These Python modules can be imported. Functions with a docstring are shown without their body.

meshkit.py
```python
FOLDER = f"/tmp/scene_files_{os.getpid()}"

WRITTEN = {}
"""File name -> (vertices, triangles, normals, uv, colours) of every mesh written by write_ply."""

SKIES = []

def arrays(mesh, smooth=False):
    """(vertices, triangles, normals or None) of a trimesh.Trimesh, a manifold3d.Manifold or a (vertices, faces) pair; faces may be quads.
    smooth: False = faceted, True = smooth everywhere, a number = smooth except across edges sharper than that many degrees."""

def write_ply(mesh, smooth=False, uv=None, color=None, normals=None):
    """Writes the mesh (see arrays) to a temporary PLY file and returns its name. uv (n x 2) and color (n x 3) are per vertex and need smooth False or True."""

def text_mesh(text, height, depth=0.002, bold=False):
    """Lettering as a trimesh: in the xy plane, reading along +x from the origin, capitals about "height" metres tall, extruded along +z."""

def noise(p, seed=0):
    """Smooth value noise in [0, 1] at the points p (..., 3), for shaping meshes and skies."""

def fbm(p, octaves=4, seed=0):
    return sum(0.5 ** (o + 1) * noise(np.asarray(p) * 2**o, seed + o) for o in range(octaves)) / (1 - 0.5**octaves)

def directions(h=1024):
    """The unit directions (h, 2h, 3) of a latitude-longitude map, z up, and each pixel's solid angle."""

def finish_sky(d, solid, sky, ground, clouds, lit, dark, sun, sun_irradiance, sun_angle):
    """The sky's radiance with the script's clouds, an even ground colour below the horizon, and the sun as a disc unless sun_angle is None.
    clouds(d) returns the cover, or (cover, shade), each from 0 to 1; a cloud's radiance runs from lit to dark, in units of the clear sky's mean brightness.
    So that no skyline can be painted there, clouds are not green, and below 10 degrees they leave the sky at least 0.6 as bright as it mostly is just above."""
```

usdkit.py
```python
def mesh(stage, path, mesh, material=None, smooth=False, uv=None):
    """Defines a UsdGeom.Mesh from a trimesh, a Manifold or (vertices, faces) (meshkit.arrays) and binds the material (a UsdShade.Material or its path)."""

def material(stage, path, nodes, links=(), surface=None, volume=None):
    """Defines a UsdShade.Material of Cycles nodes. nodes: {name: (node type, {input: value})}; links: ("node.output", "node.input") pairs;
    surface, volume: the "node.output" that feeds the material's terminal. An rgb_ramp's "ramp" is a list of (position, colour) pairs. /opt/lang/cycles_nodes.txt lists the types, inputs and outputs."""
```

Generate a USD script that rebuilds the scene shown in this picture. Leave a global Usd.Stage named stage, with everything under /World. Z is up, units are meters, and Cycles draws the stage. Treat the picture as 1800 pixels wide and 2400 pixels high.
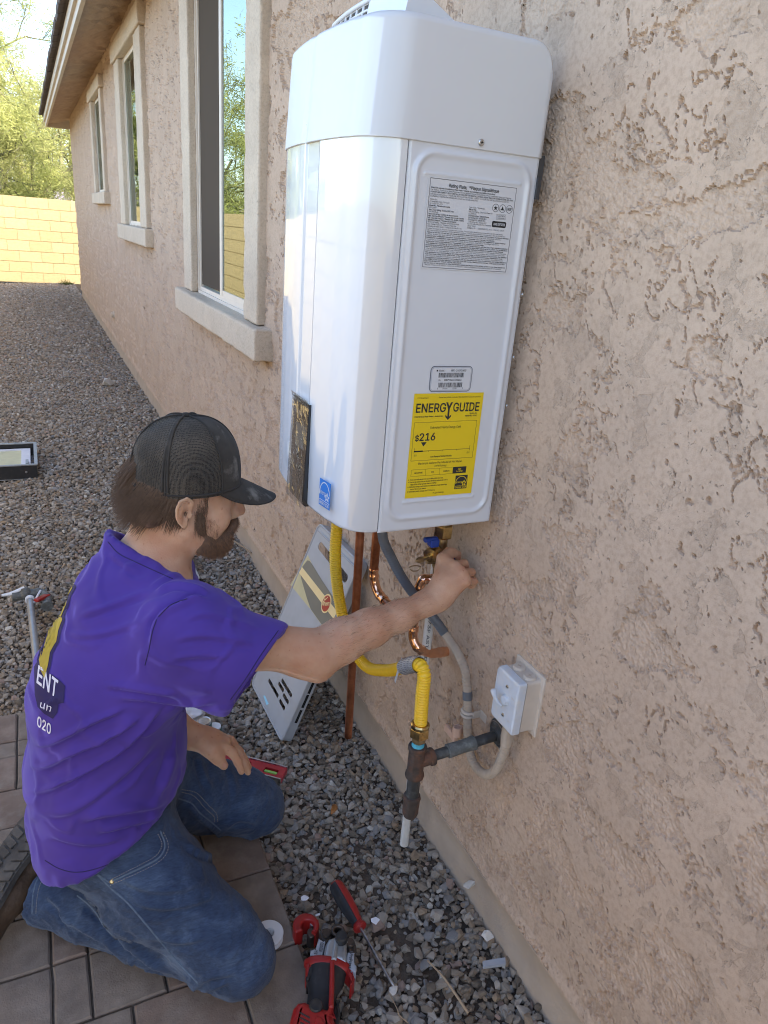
import math, random
import numpy as np
import trimesh, shapely, usdkit, meshkit
import manifold3d as m3
from shapely.geometry import Polygon, LineString, Point, box as sbox
from scipy.spatial import cKDTree
from pxr import Usd, UsdGeom, UsdLux, UsdShade, Gf, Sdf, Vt

stage = Usd.Stage.CreateInMemory()
UsdGeom.SetStageUpAxis(stage, 'Z')
UsdGeom.SetStageMetersPerUnit(stage, 1.0)
UsdGeom.Xform.Define(stage, '/World')
UsdGeom.Scope.Define(stage, '/World/Looks')

# ------------------------------------------------------------------ camera, sky, sun, exposure
EXPOSURE = 2.0
SKY_STRENGTH = 0.15
SUN_INTENSITY = 0.75
SUN = np.array([0.70, -0.78, 1.06]); SUN /= np.linalg.norm(SUN)       # direction towards the sun
CAM = np.array([-0.812, 0.0, 1.40])
YAW, PITCH, ROLL, FPX = 0.46343, 0.36728, 0.08280, 1685.0             # focal length for a picture 1800 wide


def _axes():
    a, p, r = YAW, PITCH, ROLL
    f = np.array([np.sin(a) * np.cos(p), np.cos(a) * np.cos(p), -np.sin(p)])
    rt = np.array([np.cos(a), -np.sin(a), 0.0])
    up = np.cross(rt, f)
    return np.cos(r) * rt + np.sin(r) * up, -np.sin(r) * rt + np.cos(r) * up, f


CR, CU, CF = _axes()
cam = UsdGeom.Camera.Define(stage, '/World/camera')
cam.CreateHorizontalApertureAttr(36.0)
cam.CreateVerticalApertureAttr(48.0)
cam.CreateFocalLengthAttr(36.0 * FPX / 1800.0)
cam.CreateClippingRangeAttr(Gf.Vec2f(0.05, 3000.0))
cam.CreateFStopAttr(0.0)
cam.CreateExposureAttr(EXPOSURE)
cam.AddTransformOp().Set(Gf.Matrix4d(*CR, 0, *CU, 0, *(-CF), 0, *CAM, 1))

_elev = math.asin(SUN[2]); _rot = math.atan2(SUN[0], SUN[1])
usdkit.material(stage, '/World/Looks/sky', {
    'sky': ('sky_texture', {'sky_type': 'single_scattering', 'sun_disc': False, 'sun_elevation': _elev, 'sun_rotation': _rot,
                            'altitude': 400.0, 'air_density': 1.0, 'aerosol_density': 2.5, 'ozone_density': 1.0}),
    'bg': ('background_shader', {'strength': SKY_STRENGTH})}, [('sky.color', 'bg.color')], surface='bg.background')
dome = UsdLux.DomeLight.Define(stage, '/World/sky')
UsdShade.MaterialBindingAPI.Apply(dome.GetPrim()).Bind(UsdShade.Material.Get(stage, '/World/Looks/sky'))
dome.GetPrim().SetCustomDataByKey('kind', 'structure')
sun = UsdLux.DistantLight.Define(stage, '/World/sun')
sun.CreateIntensityAttr(SUN_INTENSITY); sun.CreateAngleAttr(0.53); sun.CreateNormalizeAttr(True)
sun.CreateColorAttr(Gf.Vec3f(1.0, 0.93, 0.82))
_z = SUN; _x = np.cross([0, 0, 1.0], _z); _x /= np.linalg.norm(_x); _y = np.cross(_z, _x)
sun.AddTransformOp().Set(Gf.Matrix4d(*_x, 0, *_y, 0, *_z, 0, 0, 0, 30, 1))


# ------------------------------------------------------------------ helpers: measuring
def ray(px, py):
    return CR * (px - 900) / FPX - CU * (py - 1200) / FPX + CF


def at(px, py, **k):
    """The point of the place seen at a position of the photograph, on the plane x=, y= or z=, or at a depth d=."""
    (ax, val), = k.items()
    d = ray(px, py)
    if ax == 'd':
        return CAM + d * val
    i = 'xyz'.index(ax)
    return CAM + d * (val - CAM[i]) / d[i]


def to_px(P):
    d = np.asarray(P, float) - CAM
    z = d @ CF
    return np.stack([900 + FPX * (d @ CR) / z, 1200 - FPX * (d @ CU) / z], -1), z


def zA(x, y): return (660 + x / 3.318, 1230 + y / 3.318)
def zB(x, y): return (1050 + x / 5.53, 1480 + y / 5.53)
def zC(x, y): return (620 + x / 4.879, 2020 + y / 4.879)
def zD(x, y): return (580 + x / 4.023, 1230 + y / 4.023)
def zE(x, y): return (x / 2.37, 960 + y / 2.37)
def zF(x, y): return (x / 3.95, 1640 + y / 3.95)
def zG(x, y): return (400 + x / 4.608, 1640 + y / 4.608)
def zP(x, y): return (x / 2.37, 1500 + y / 2.37)
def z2(x, y): return (600 + x / 2.074, y / 2.074)
def z3(x, y): return (600 + x / 2.37, 650 + y / 2.37)


# ------------------------------------------------------------------ helpers: prims
_taken = set()


def numbered(parent, name):
    path, k = f'{parent}/{name}', 0
    while path in _taken:
        k += 1
        path = f'{parent}/{name}_{k:03d}'
    _taken.add(path)
    return path


def P_(parent):
    return '/World' if parent is None else (parent if isinstance(parent, str) else str(parent.GetPath()))


def tag(prim, label=None, cat=None, group=None, kind=None):
    p = prim.GetPrim() if hasattr(prim, 'GetPrim') else prim
    for k, v in (('label', label), ('category', cat), ('group', group), ('kind', kind)):
        if v:
            p.SetCustomDataByKey(k, v)
    return p


def thing(name, label, cat, loc=(0, 0, 0), group=None, M=None):
    x = UsdGeom.Xform.Define(stage, numbered('/World', name))
    if M is not None:
        x.AddTransformOp().Set(Gf.Matrix4d(*np.asarray(M, float).T.ravel()))
    elif np.any(np.asarray(loc) != 0):
        x.AddTranslateOp().Set(Gf.Vec3d(*map(float, loc)))
    return tag(x, label, cat, group)


def cat_(meshes):
    return meshes[0] if len(meshes) == 1 else trimesh.util.concatenate([as_tm(m) for m in meshes])


def as_tm(m):
    if isinstance(m, trimesh.Trimesh):
        return m
    v, f, _ = meshkit.arrays(m)
    return trimesh.Trimesh(v, f, process=False)


def obj(name, mesh, mat, parent=None, smooth=False, label=None, kind=None, inv=None):
    if isinstance(mesh, list):
        mesh = cat_(mesh)
    if inv is not None:
        mesh = as_tm(mesh).copy(); mesh.apply_transform(inv)
    m = usdkit.mesh(stage, numbered(P_(parent), name), mesh, f'/World/Looks/{mat}', smooth=smooth)
    return tag(m, label, kind=kind)


def curves(name, pts, widths, mat, parent=None, kind=None, label=None):
    """Hairs, wires: a list of (n,3) point arrays and one width array each."""
    c = UsdGeom.BasisCurves.Define(stage, numbered(P_(parent), name))
    c.CreateTypeAttr('linear')
    c.CreateCurveVertexCountsAttr(Vt.IntArray([len(p) for p in pts]))
    c.CreatePointsAttr(Vt.Vec3fArray.FromNumpy(np.concatenate(pts).astype(np.float32)))
    c.CreateWidthsAttr(Vt.FloatArray.FromNumpy(np.concatenate(widths).astype(np.float32)))
    c.SetWidthsInterpolation('vertex')
    UsdShade.MaterialBindingAPI.Apply(c.GetPrim()).Bind(UsdShade.Material.Get(stage, f'/World/Looks/{mat}'))
    return tag(c, label, kind=kind)


# ------------------------------------------------------------------ helpers: shapes
def bx(x0, x1, y0, y1, z0, z1, r=0.0):
    """A box; r rounds its edges with one chamfer-like hull."""
    if r <= 0:
        b = trimesh.creation.box((x1 - x0, y1 - y0, z1 - z0))
        b.apply_translation(((x0 + x1) / 2, (y0 + y1) / 2, (z0 + z1) / 2))
        return b
    s = m3.Manifold.sphere(r, 12)
    return as_tm(m3.Manifold.batch_hull([s.translate((x, y, z)) for x in (x0 + r, x1 - r) for y in (y0 + r, y1 - r) for z in (z0 + r, z1 - r)]))


def chbox(x0, x1, y0, y1, z0, z1, c=0.004):
    """A cheap box with its top edges chamfered (20 triangles or so)."""
    a = np.array([[x0, y0], [x1, y0], [x1, y1], [x0, y1]])
    b = np.array([[x0 + c, y0 + c], [x1 - c, y0 + c], [x1 - c, y1 - c], [x0 + c, y1 - c]])
    v = np.vstack([np.c_[a, [z0] * 4], np.c_[a, [z1 - c] * 4], np.c_[b, [z1] * 4]])
    f = []
    for k in (0, 4):
        for i in range(4):
            j = (i + 1) % 4
            f += [[k + i, k + j, k + 4 + j], [k + i, k + 4 + j, k + 4 + i]]
    f += [[8, 9, 10], [8, 10, 11], [0, 2, 1], [0, 3, 2]]
    return trimesh.Trimesh(v, f, process=False)


def spline(pts, n=60):
    """Catmull-Rom through the points, n samples evenly spread by length."""
    p = np.asarray(pts, float)
    q = np.vstack([2 * p[0] - p[1], p, 2 * p[-1] - p[-2]])
    out = []
    for i in range(1, len(q) - 2):
        t = np.linspace(0, 1, 24, endpoint=False)[:, None]
        a, b, c, d = q[i - 1], q[i], q[i + 1], q[i + 2]
        out.append(0.5 * (2 * b + (c - a) * t + (2 * a - 5 * b + 4 * c - d) * t ** 2 + (3 * b - a - 3 * c + d) * t ** 3))
    out = np.vstack(out + [p[-1:]])
    s = np.r_[0, np.cumsum(np.linalg.norm(np.diff(out, axis=0), axis=1))]
    u = np.linspace(0, s[-1], n)
    return np.stack([np.interp(u, s, out[:, k]) for k in range(out.shape[1])], 1)


def tube(path, r, n=16, caps=True):
    """A tube along the path; r is one radius or one per point. Frames are carried along without twist."""
    p = np.asarray(path, float)
    r = np.broadcast_to(np.asarray(r, float), (len(p),))
    t = np.gradient(p, axis=0); t /= np.maximum(np.linalg.norm(t, axis=1, keepdims=True), 1e-12)
    a = np.cross(t[0], [0, 0, 1.0] if abs(t[0][2]) < 0.9 else [1.0, 0, 0]); a /= np.linalg.norm(a)
    ang = np.linspace(0, 2 * np.pi, n, endpoint=False)
    v = []
    for i in range(len(p)):
        a = a - t[i] * (a @ t[i]); a /= np.linalg.norm(a)
        b = np.cross(t[i], a)
        v.append(p[i] + r[i] * (np.cos(ang)[:, None] * a + np.sin(ang)[:, None] * b))
    v = np.vstack(v)
    i, j = np.meshgrid(np.arange(len(p) - 1), np.arange(n), indexing='ij')
    k = (j + 1) % n
    q = np.stack([i * n + j, i * n + k, (i + 1) * n + k, (i + 1) * n + j], -1).reshape(-1, 4)
    f = np.vstack([q[:, [0, 1, 2]], q[:, [0, 2, 3]]])
    if caps:
        m = len(v)
        v = np.vstack([v, p[0], p[-1]])
        J = np.arange(n); K = (J + 1) % n
        f = np.vstack([f, np.c_[np.full(n, m), K, J], np.c_[np.full(n, m + 1), (len(p) - 1) * n + J, (len(p) - 1) * n + K]])
    return trimesh.Trimesh(v, f, process=False)


def frame(origin, zdir, xhint=(0, 0, 1)):
    z = np.asarray(zdir, float); z = z / np.linalg.norm(z)
    x = np.asarray(xhint, float); x = x - z * (x @ z)
    if np.linalg.norm(x) < 1e-6:
        x = np.array([1.0, 0, 0]) - z * z[0]
    x /= np.linalg.norm(x)
    M = np.eye(4); M[:3, 0], M[:3, 1], M[:3, 2], M[:3, 3] = x, np.cross(z, x), z, origin
    return M


def lathe(profile, M=None, n=32):
    """Turns (radius, height) pairs about z, then places by M (frame)."""
    m = trimesh.creation.revolve(np.asarray(profile, float), sections=n)
    if M is not None:
        m.apply_transform(M)
    return m


def prism(poly, h, M=None):
    """Extrudes a shapely polygon or (n,2) outline by h along z, then places by M."""
    if not hasattr(poly, 'geom_type'):
        poly = Polygon(poly)
    gs = [g for g in getattr(poly, 'geoms', [poly]) if g.area > 1e-12]
    m = trimesh.util.concatenate([trimesh.creation.extrude_polygon(g, h, engine='earcut') for g in gs])
    if M is not None:
        m.apply_transform(M)
    return m


def rrect(x0, x1, y0, y1, r, n=6):
    r = min(r, (x1 - x0) / 2 - 1e-5, (y1 - y0) / 2 - 1e-5)
    return sbox(x0 + r, y0 + r, x1 - r, y1 - r).buffer(r, quad_segs=n)


def moved(m, M):
    m = as_tm(m).copy(); m.apply_transform(M); return m


def text(s, height, M=None, depth=0.0004, bold=False, width=None, flat=True):
    """Lettering in the xy plane from the origin; width squeezes the line to a set length."""
    m = meshkit.text_mesh(s, height, depth, bold)
    if width:
        m.apply_scale([width / m.bounds[1, 0], 1, 1])
    if flat:                                             # thin print: the front faces only
        keep = m.face_normals[:, 2] > 0.5
        m = trimesh.Trimesh(m.vertices, m.faces[keep], process=False); m.remove_unreferenced_vertices()
    if M is not None:
        m.apply_transform(M)
    return m


def smoothstep(a, b, x):
    t = np.clip((x - a) / (b - a), 0, 1)
    return t * t * (3 - 2 * t)


# ------------------------------------------------------------------ helpers: materials
def mat(name, nodes, links=(), surface=None, volume=None):
    usdkit.material(stage, f'/World/Looks/{name}', nodes, links, surface, volume)


def plain(name, color, rough=0.5, metal=0.0, var=0.0, scale=30.0, bump=0.0, bscale=400.0, spec=0.5, dirt=None, dscale=8.0, dlo=0.5, dhi=0.7, dfac=0.7, rvar=0.0, detail=4.0, **extra):
    """Principled paint with tone variation, fine relief and a second, patchy colour (dirt, wear)."""
    c = np.asarray(color, float)
    n = {'geo': ('texture_coordinate', {}), 'p': ('principled_bsdf', {'base_color': tuple(c), 'roughness': rough, 'metallic': metal, 'specular_ior_level': spec, **extra})}
    l = []
    src = None
    if var > 0 or dirt is not None:
        n['n1'] = ('noise_texture', {'scale': scale, 'detail': detail, 'roughness': 0.6})
        n['r1'] = ('rgb_ramp', {'ramp': [(0.25, tuple(c * (1 - var))), (0.75, tuple(np.minimum(c * (1 + var), 1)))]})
        l += [('geo.object', 'n1.vector'), ('n1.fac', 'r1.fac')]
        src = 'r1.color'
    if dirt is not None:
        n['n2'] = ('noise_texture', {'scale': dscale, 'detail': 6.0, 'roughness': 0.65})
        n['r2'] = ('rgb_ramp', {'ramp': [(dlo, (0, 0, 0)), (dhi, (dfac,) * 3)]})
        n['mx'] = ('mix_color', {'b': tuple(dirt)})
        n['sep'] = ('rgb_to_bw', {})
        l += [('geo.object', 'n2.vector'), ('n2.fac', 'r2.fac'), ('r2.color', 'sep.color'), ('sep.val', 'mx.fac'), (src, 'mx.a')]
        src = 'mx.result'
    if src:
        l.append((src, 'p.base_color'))
    if rvar > 0:
        n['n3'] = ('noise_texture', {'scale': scale * 0.7, 'detail': 5.0})
        n['m3'] = ('map_range', {'from_min': 0.3, 'from_max': 0.7, 'to_min': max(rough - rvar, 0.02), 'to_max': min(rough + rvar, 1.0)})
        l += [('geo.object', 'n3.vector'), ('n3.fac', 'm3.value'), ('m3.result', 'p.roughness')]
    if bump > 0:
        n['nb'] = ('noise_texture', {'scale': bscale, 'detail': 3.0, 'roughness': 0.6})
        n['bp'] = ('bump', {'height': 1.0, 'strength': 1.0, 'distance': bump})
        l += [('geo.object', 'nb.vector'), ('nb.fac', 'bp.height'), ('bp.normal', 'p.normal')]
    mat(name, n, l, surface='p.BSDF')
# ================================================================== materials of the setting
def stucco_mat(name, c, relief=1.0):
    """Hand trowelled stucco: flat plateaus with sharp ragged edges over a rough coat, small pits, streaks left by the trowel, sand grain."""
    c = np.array(c)
    M = lambda kind, **k: ('math', {'math_type': kind, **k})
    mat(name, {'geo': ('geometry', {}), 'n1': ('noise_texture', {'scale': 4.0, 'detail': 7.0, 'roughness': 0.65}),
               'r1': ('rgb_ramp', {'ramp': [(0.3, tuple(c * 0.90)), (0.7, tuple(c * 1.07))]}),
               'n4': ('noise_texture', {'scale': 110.0, 'detail': 5.0, 'roughness': 0.75}), 'r4': ('rgb_ramp', {'ramp': [(0.32, (0.80, 0.78, 0.76)), (0.55, (1, 1, 1))]}),
               'mm': ('mix_color', {'blend_type': 'multiply', 'fac': 1.0}),
               'nA': ('noise_texture', {'scale': 17.0, 'detail': 10.0, 'roughness': 0.60, 'distortion': 0.35}), 'rA': ('rgb_ramp', {'ramp': [(0.428, (0, 0, 0)), (0.440, (1, 1, 1))]}),
               'nR': ('noise_texture', {'scale': 230.0, 'detail': 5.0, 'roughness': 0.72}), 'nG': ('noise_texture', {'scale': 650.0, 'detail': 2.0, 'roughness': 0.6}),
               'nP': ('noise_texture', {'scale': 95.0, 'detail': 5.0, 'roughness': 0.60, 'distortion': 0.4}), 'rP': ('rgb_ramp', {'ramp': [(0.315, (1, 1, 1)), (0.352, (0, 0, 0))]}),
               'nM': ('noise_texture', {'scale': 5.5, 'detail': 3.0}), 'rM': ('rgb_ramp', {'ramp': [(0.44, (0.1, 0.1, 0.1)), (0.58, (1, 1, 1))]}),
               'mp': ('mapping', {'rotation': (0.65, 0.0, 0.0), 'scale': (1.0, 9.0, 150.0)}), 'nT': ('noise_texture', {'scale': 1.0, 'detail': 3.0, 'roughness': 0.6, 'distortion': 0.8}),
               'pm': M('multiply'), 'iA': M('subtract', value1=1.0), 'rr': M('multiply_add', value2=2.2 * relief, value3=0.35), 'R': M('multiply'), 'h1': M('multiply_add', value2=1.7 * relief), 'h2': M('multiply_add', value2=0.55), 'h3': M('multiply_add', value2=-2.4 * relief), 'h4': M('multiply_add', value2=0.30 * relief),
               'bp': ('bump', {'strength': 1.0, 'distance': 0.001}),
               'p': ('principled_bsdf', {'roughness': 0.92, 'specular_ior_level': 0.15})},
        [('geo.position', f'{n}.vector') for n in ('n1', 'n4', 'nA', 'nR', 'nG', 'nP', 'nM', 'mp')] +
        [('mp.vector', 'nT.vector'), ('n1.fac', 'r1.fac'), ('n4.fac', 'r4.fac'), ('r1.color', 'mm.a'), ('r4.color', 'mm.b'), ('mm.result', 'p.base_color'),
         ('nA.fac', 'rA.fac'), ('nP.fac', 'rP.fac'), ('nM.fac', 'rM.fac'), ('rP.color', 'pm.value1'), ('rM.color', 'pm.value2'), ('rA.color', 'iA.value2'), ('iA.value', 'rr.value1'), ('rr.value', 'R.value1'), ('nR.fac', 'R.value2'),
         ('rA.color', 'h1.value1'), ('R.value', 'h1.value3'), ('nG.fac', 'h2.value1'), ('h1.value', 'h2.value3'), ('pm.value', 'h3.value1'), ('h2.value', 'h3.value3'), ('nT.fac', 'h4.value1'), ('h3.value', 'h4.value3'),
         ('h4.value', 'bp.height'), ('bp.normal', 'p.normal')], surface='p.BSDF')


stucco_mat('stucco', (0.510, 0.380, 0.280))
stucco_mat('stucco_trim', (0.60, 0.50, 0.385), 0.8)
plain('slab', (0.42, 0.33, 0.245), 0.9, var=0.10, scale=9, dirt=(0.28, 0.22, 0.17), dscale=5, dlo=0.52, dhi=0.75, dfac=0.6, bump=0.0012, bscale=120)
plain('fascia', (0.60, 0.52, 0.42), 0.7, var=0.06, scale=12, bump=0.0006, bscale=60)
plain('roof_tile', (0.085, 0.065, 0.055), 0.85, var=0.25, scale=10, bump=0.002, bscale=90)
plain('vinyl', (0.68, 0.60, 0.50), 0.45, var=0.04, scale=12)
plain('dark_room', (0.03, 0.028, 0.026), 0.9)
plain('dirt', (0.10, 0.075, 0.055), 0.95, var=0.4, scale=60, bump=0.006, bscale=90)
plain('paver', (0.185, 0.150, 0.122), 0.9, var=0.25, scale=18, dirt=(0.30, 0.265, 0.225), dscale=16, dlo=0.48, dhi=0.75, dfac=0.6, bump=0.0012, bscale=260)
plain('paver_red', (0.195, 0.145, 0.115), 0.9, var=0.25, scale=18, dirt=(0.30, 0.265, 0.225), dscale=16, dlo=0.48, dhi=0.75, dfac=0.6, bump=0.0012, bscale=260)
plain('joint_sand', (0.10, 0.082, 0.066), 0.98, var=0.3, scale=150, bump=0.002, bscale=300)
for _i, _c in enumerate([(0.44, 0.345, 0.175), (0.465, 0.365, 0.19), (0.42, 0.325, 0.163)]):
    plain(f'block_{_i}', _c, 0.9, var=0.10, scale=20, bump=0.002, bscale=160)
plain('mortar', (0.46, 0.36, 0.185), 0.95, var=0.1, scale=20)
plain('hill', (0.23, 0.19, 0.20), 0.95, var=0.15, scale=0.02)
plain('bark', (0.16, 0.15, 0.07), 0.85, var=0.3, scale=12, bump=0.004, bscale=40)


def leaf_mat(name, c):
    mat(name, {'geo': ('geometry', {}), 'n': ('noise_texture', {'scale': 1.1, 'detail': 3.0}),
               'r': ('rgb_ramp', {'ramp': [(0.3, tuple(np.array(c) * 0.6)), (0.7, tuple(np.array(c) * 1.25))]}),
               'd': ('principled_bsdf', {'roughness': 0.7, 'specular_ior_level': 0.2}), 't': ('translucent_bsdf', {}), 'm': ('mix_closure', {'fac': 0.4})},
        [('geo.position', 'n.vector'), ('n.fac', 'r.fac'), ('r.color', 'd.base_color'), ('r.color', 't.color'), ('d.BSDF', 'm.closure1'), ('t.BSDF', 'm.closure2')], surface='m.closure')


leaf_mat('leaf_yellow', (0.43, 0.43, 0.15))
leaf_mat('leaf_green', (0.35, 0.37, 0.12))
leaf_mat('weed', (0.10, 0.13, 0.02))
mat('window_glass', {'f': ('fresnel', {'IOR': 7.0}), 't': ('transparent_bsdf', {'color': (0.82, 0.88, 0.84)}), 'g': ('glossy_bsdf', {'color': (0.90, 1.0, 0.94), 'roughness': 0.0}), 'm': ('mix_closure', {})},
    [('f.fac', 'm.fac'), ('t.BSDF', 'm.closure1'), ('g.BSDF', 'm.closure2')], surface='m.closure')
mat('insect_screen', {'t': ('transparent_bsdf', {}), 'd': ('principled_bsdf', {'base_color': (0.085, 0.066, 0.05), 'roughness': 0.9, 'specular_ior_level': 0.0}), 'm': ('mix_closure', {'fac': 0.94})},
    [('t.BSDF', 'm.closure1'), ('d.BSDF', 'm.closure2')], surface='m.closure')

# ================================================================== ground
def ground_z(x, y):
    x = np.asarray(x, float); y = np.asarray(y, float)
    return -0.040 + 0.045 * np.clip(x, -2.6, 0.0) * smoothstep(1.5, 4.0, y) - 0.010 * np.clip(-x, 0, 1) * (1 - smoothstep(1.5, 4, y))


def make_ground():
    ys = np.r_[-60, -20, -6, np.arange(-2, 18.1, 0.12), 24, 40, 90, 250, 900]
    xs = np.r_[-600, -120, -40, -15, -6, np.arange(-3, 0.31, 0.12), 2, 12, 40, 150, 600]
    X, Y = np.meshgrid(xs, ys, indexing='ij')
    Z = ground_z(X, Y) - 0.022 + 0.014 * (meshkit.fbm(np.stack([X * 1.6, Y * 1.6, 0 * X], -1), 3, 5) - 0.5)
    n, m = X.shape
    i, j = np.meshgrid(np.arange(n - 1), np.arange(m - 1), indexing='ij')
    q = np.stack([i * m + j, (i + 1) * m + j, (i + 1) * m + j + 1, i * m + j + 1], -1).reshape(-1, 4)
    obj('ground', (np.stack([X, Y, Z], -1).reshape(-1, 3), q), 'dirt', smooth=True, kind='structure')


make_ground()

# gravel: one object, a scatter of angular pebbles of several shapes and stone kinds
STONES = [(0.335, 0.288, 0.232), (0.265, 0.215, 0.162), (0.43, 0.38, 0.32), (0.335, 0.252, 0.172), (0.275, 0.26, 0.243), (0.175, 0.140, 0.104), (0.55, 0.51, 0.44), (0.345, 0.25, 0.20)]
STONE_W = np.array([0.24, 0.22, 0.11, 0.14, 0.11, 0.11, 0.025, 0.045])
for _i, _c in enumerate(STONES):
    plain(f'stone_{_i}', _c, 0.85, var=0.3, scale=60, dirt=tuple(np.array(_c) * 0.55 + 0.01), dscale=140, dlo=0.5, dhi=0.8, dfac=0.5, bump=0.0012, bscale=300, spec=0.3)


def pebble(seed):
    r = np.random.default_rng(seed)
    p = r.normal(size=(17, 3)); p /= np.linalg.norm(p, axis=1, keepdims=True)
    p *= r.uniform(0.75, 1.1, (17, 1))
    p *= np.array([1.0, r.uniform(0.58, 0.9), r.uniform(0.42, 0.7)])
    h = trimesh.Trimesh(p, process=False).convex_hull
    return trimesh.Trimesh(h.vertices * 0.5, h.faces, process=False)


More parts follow.
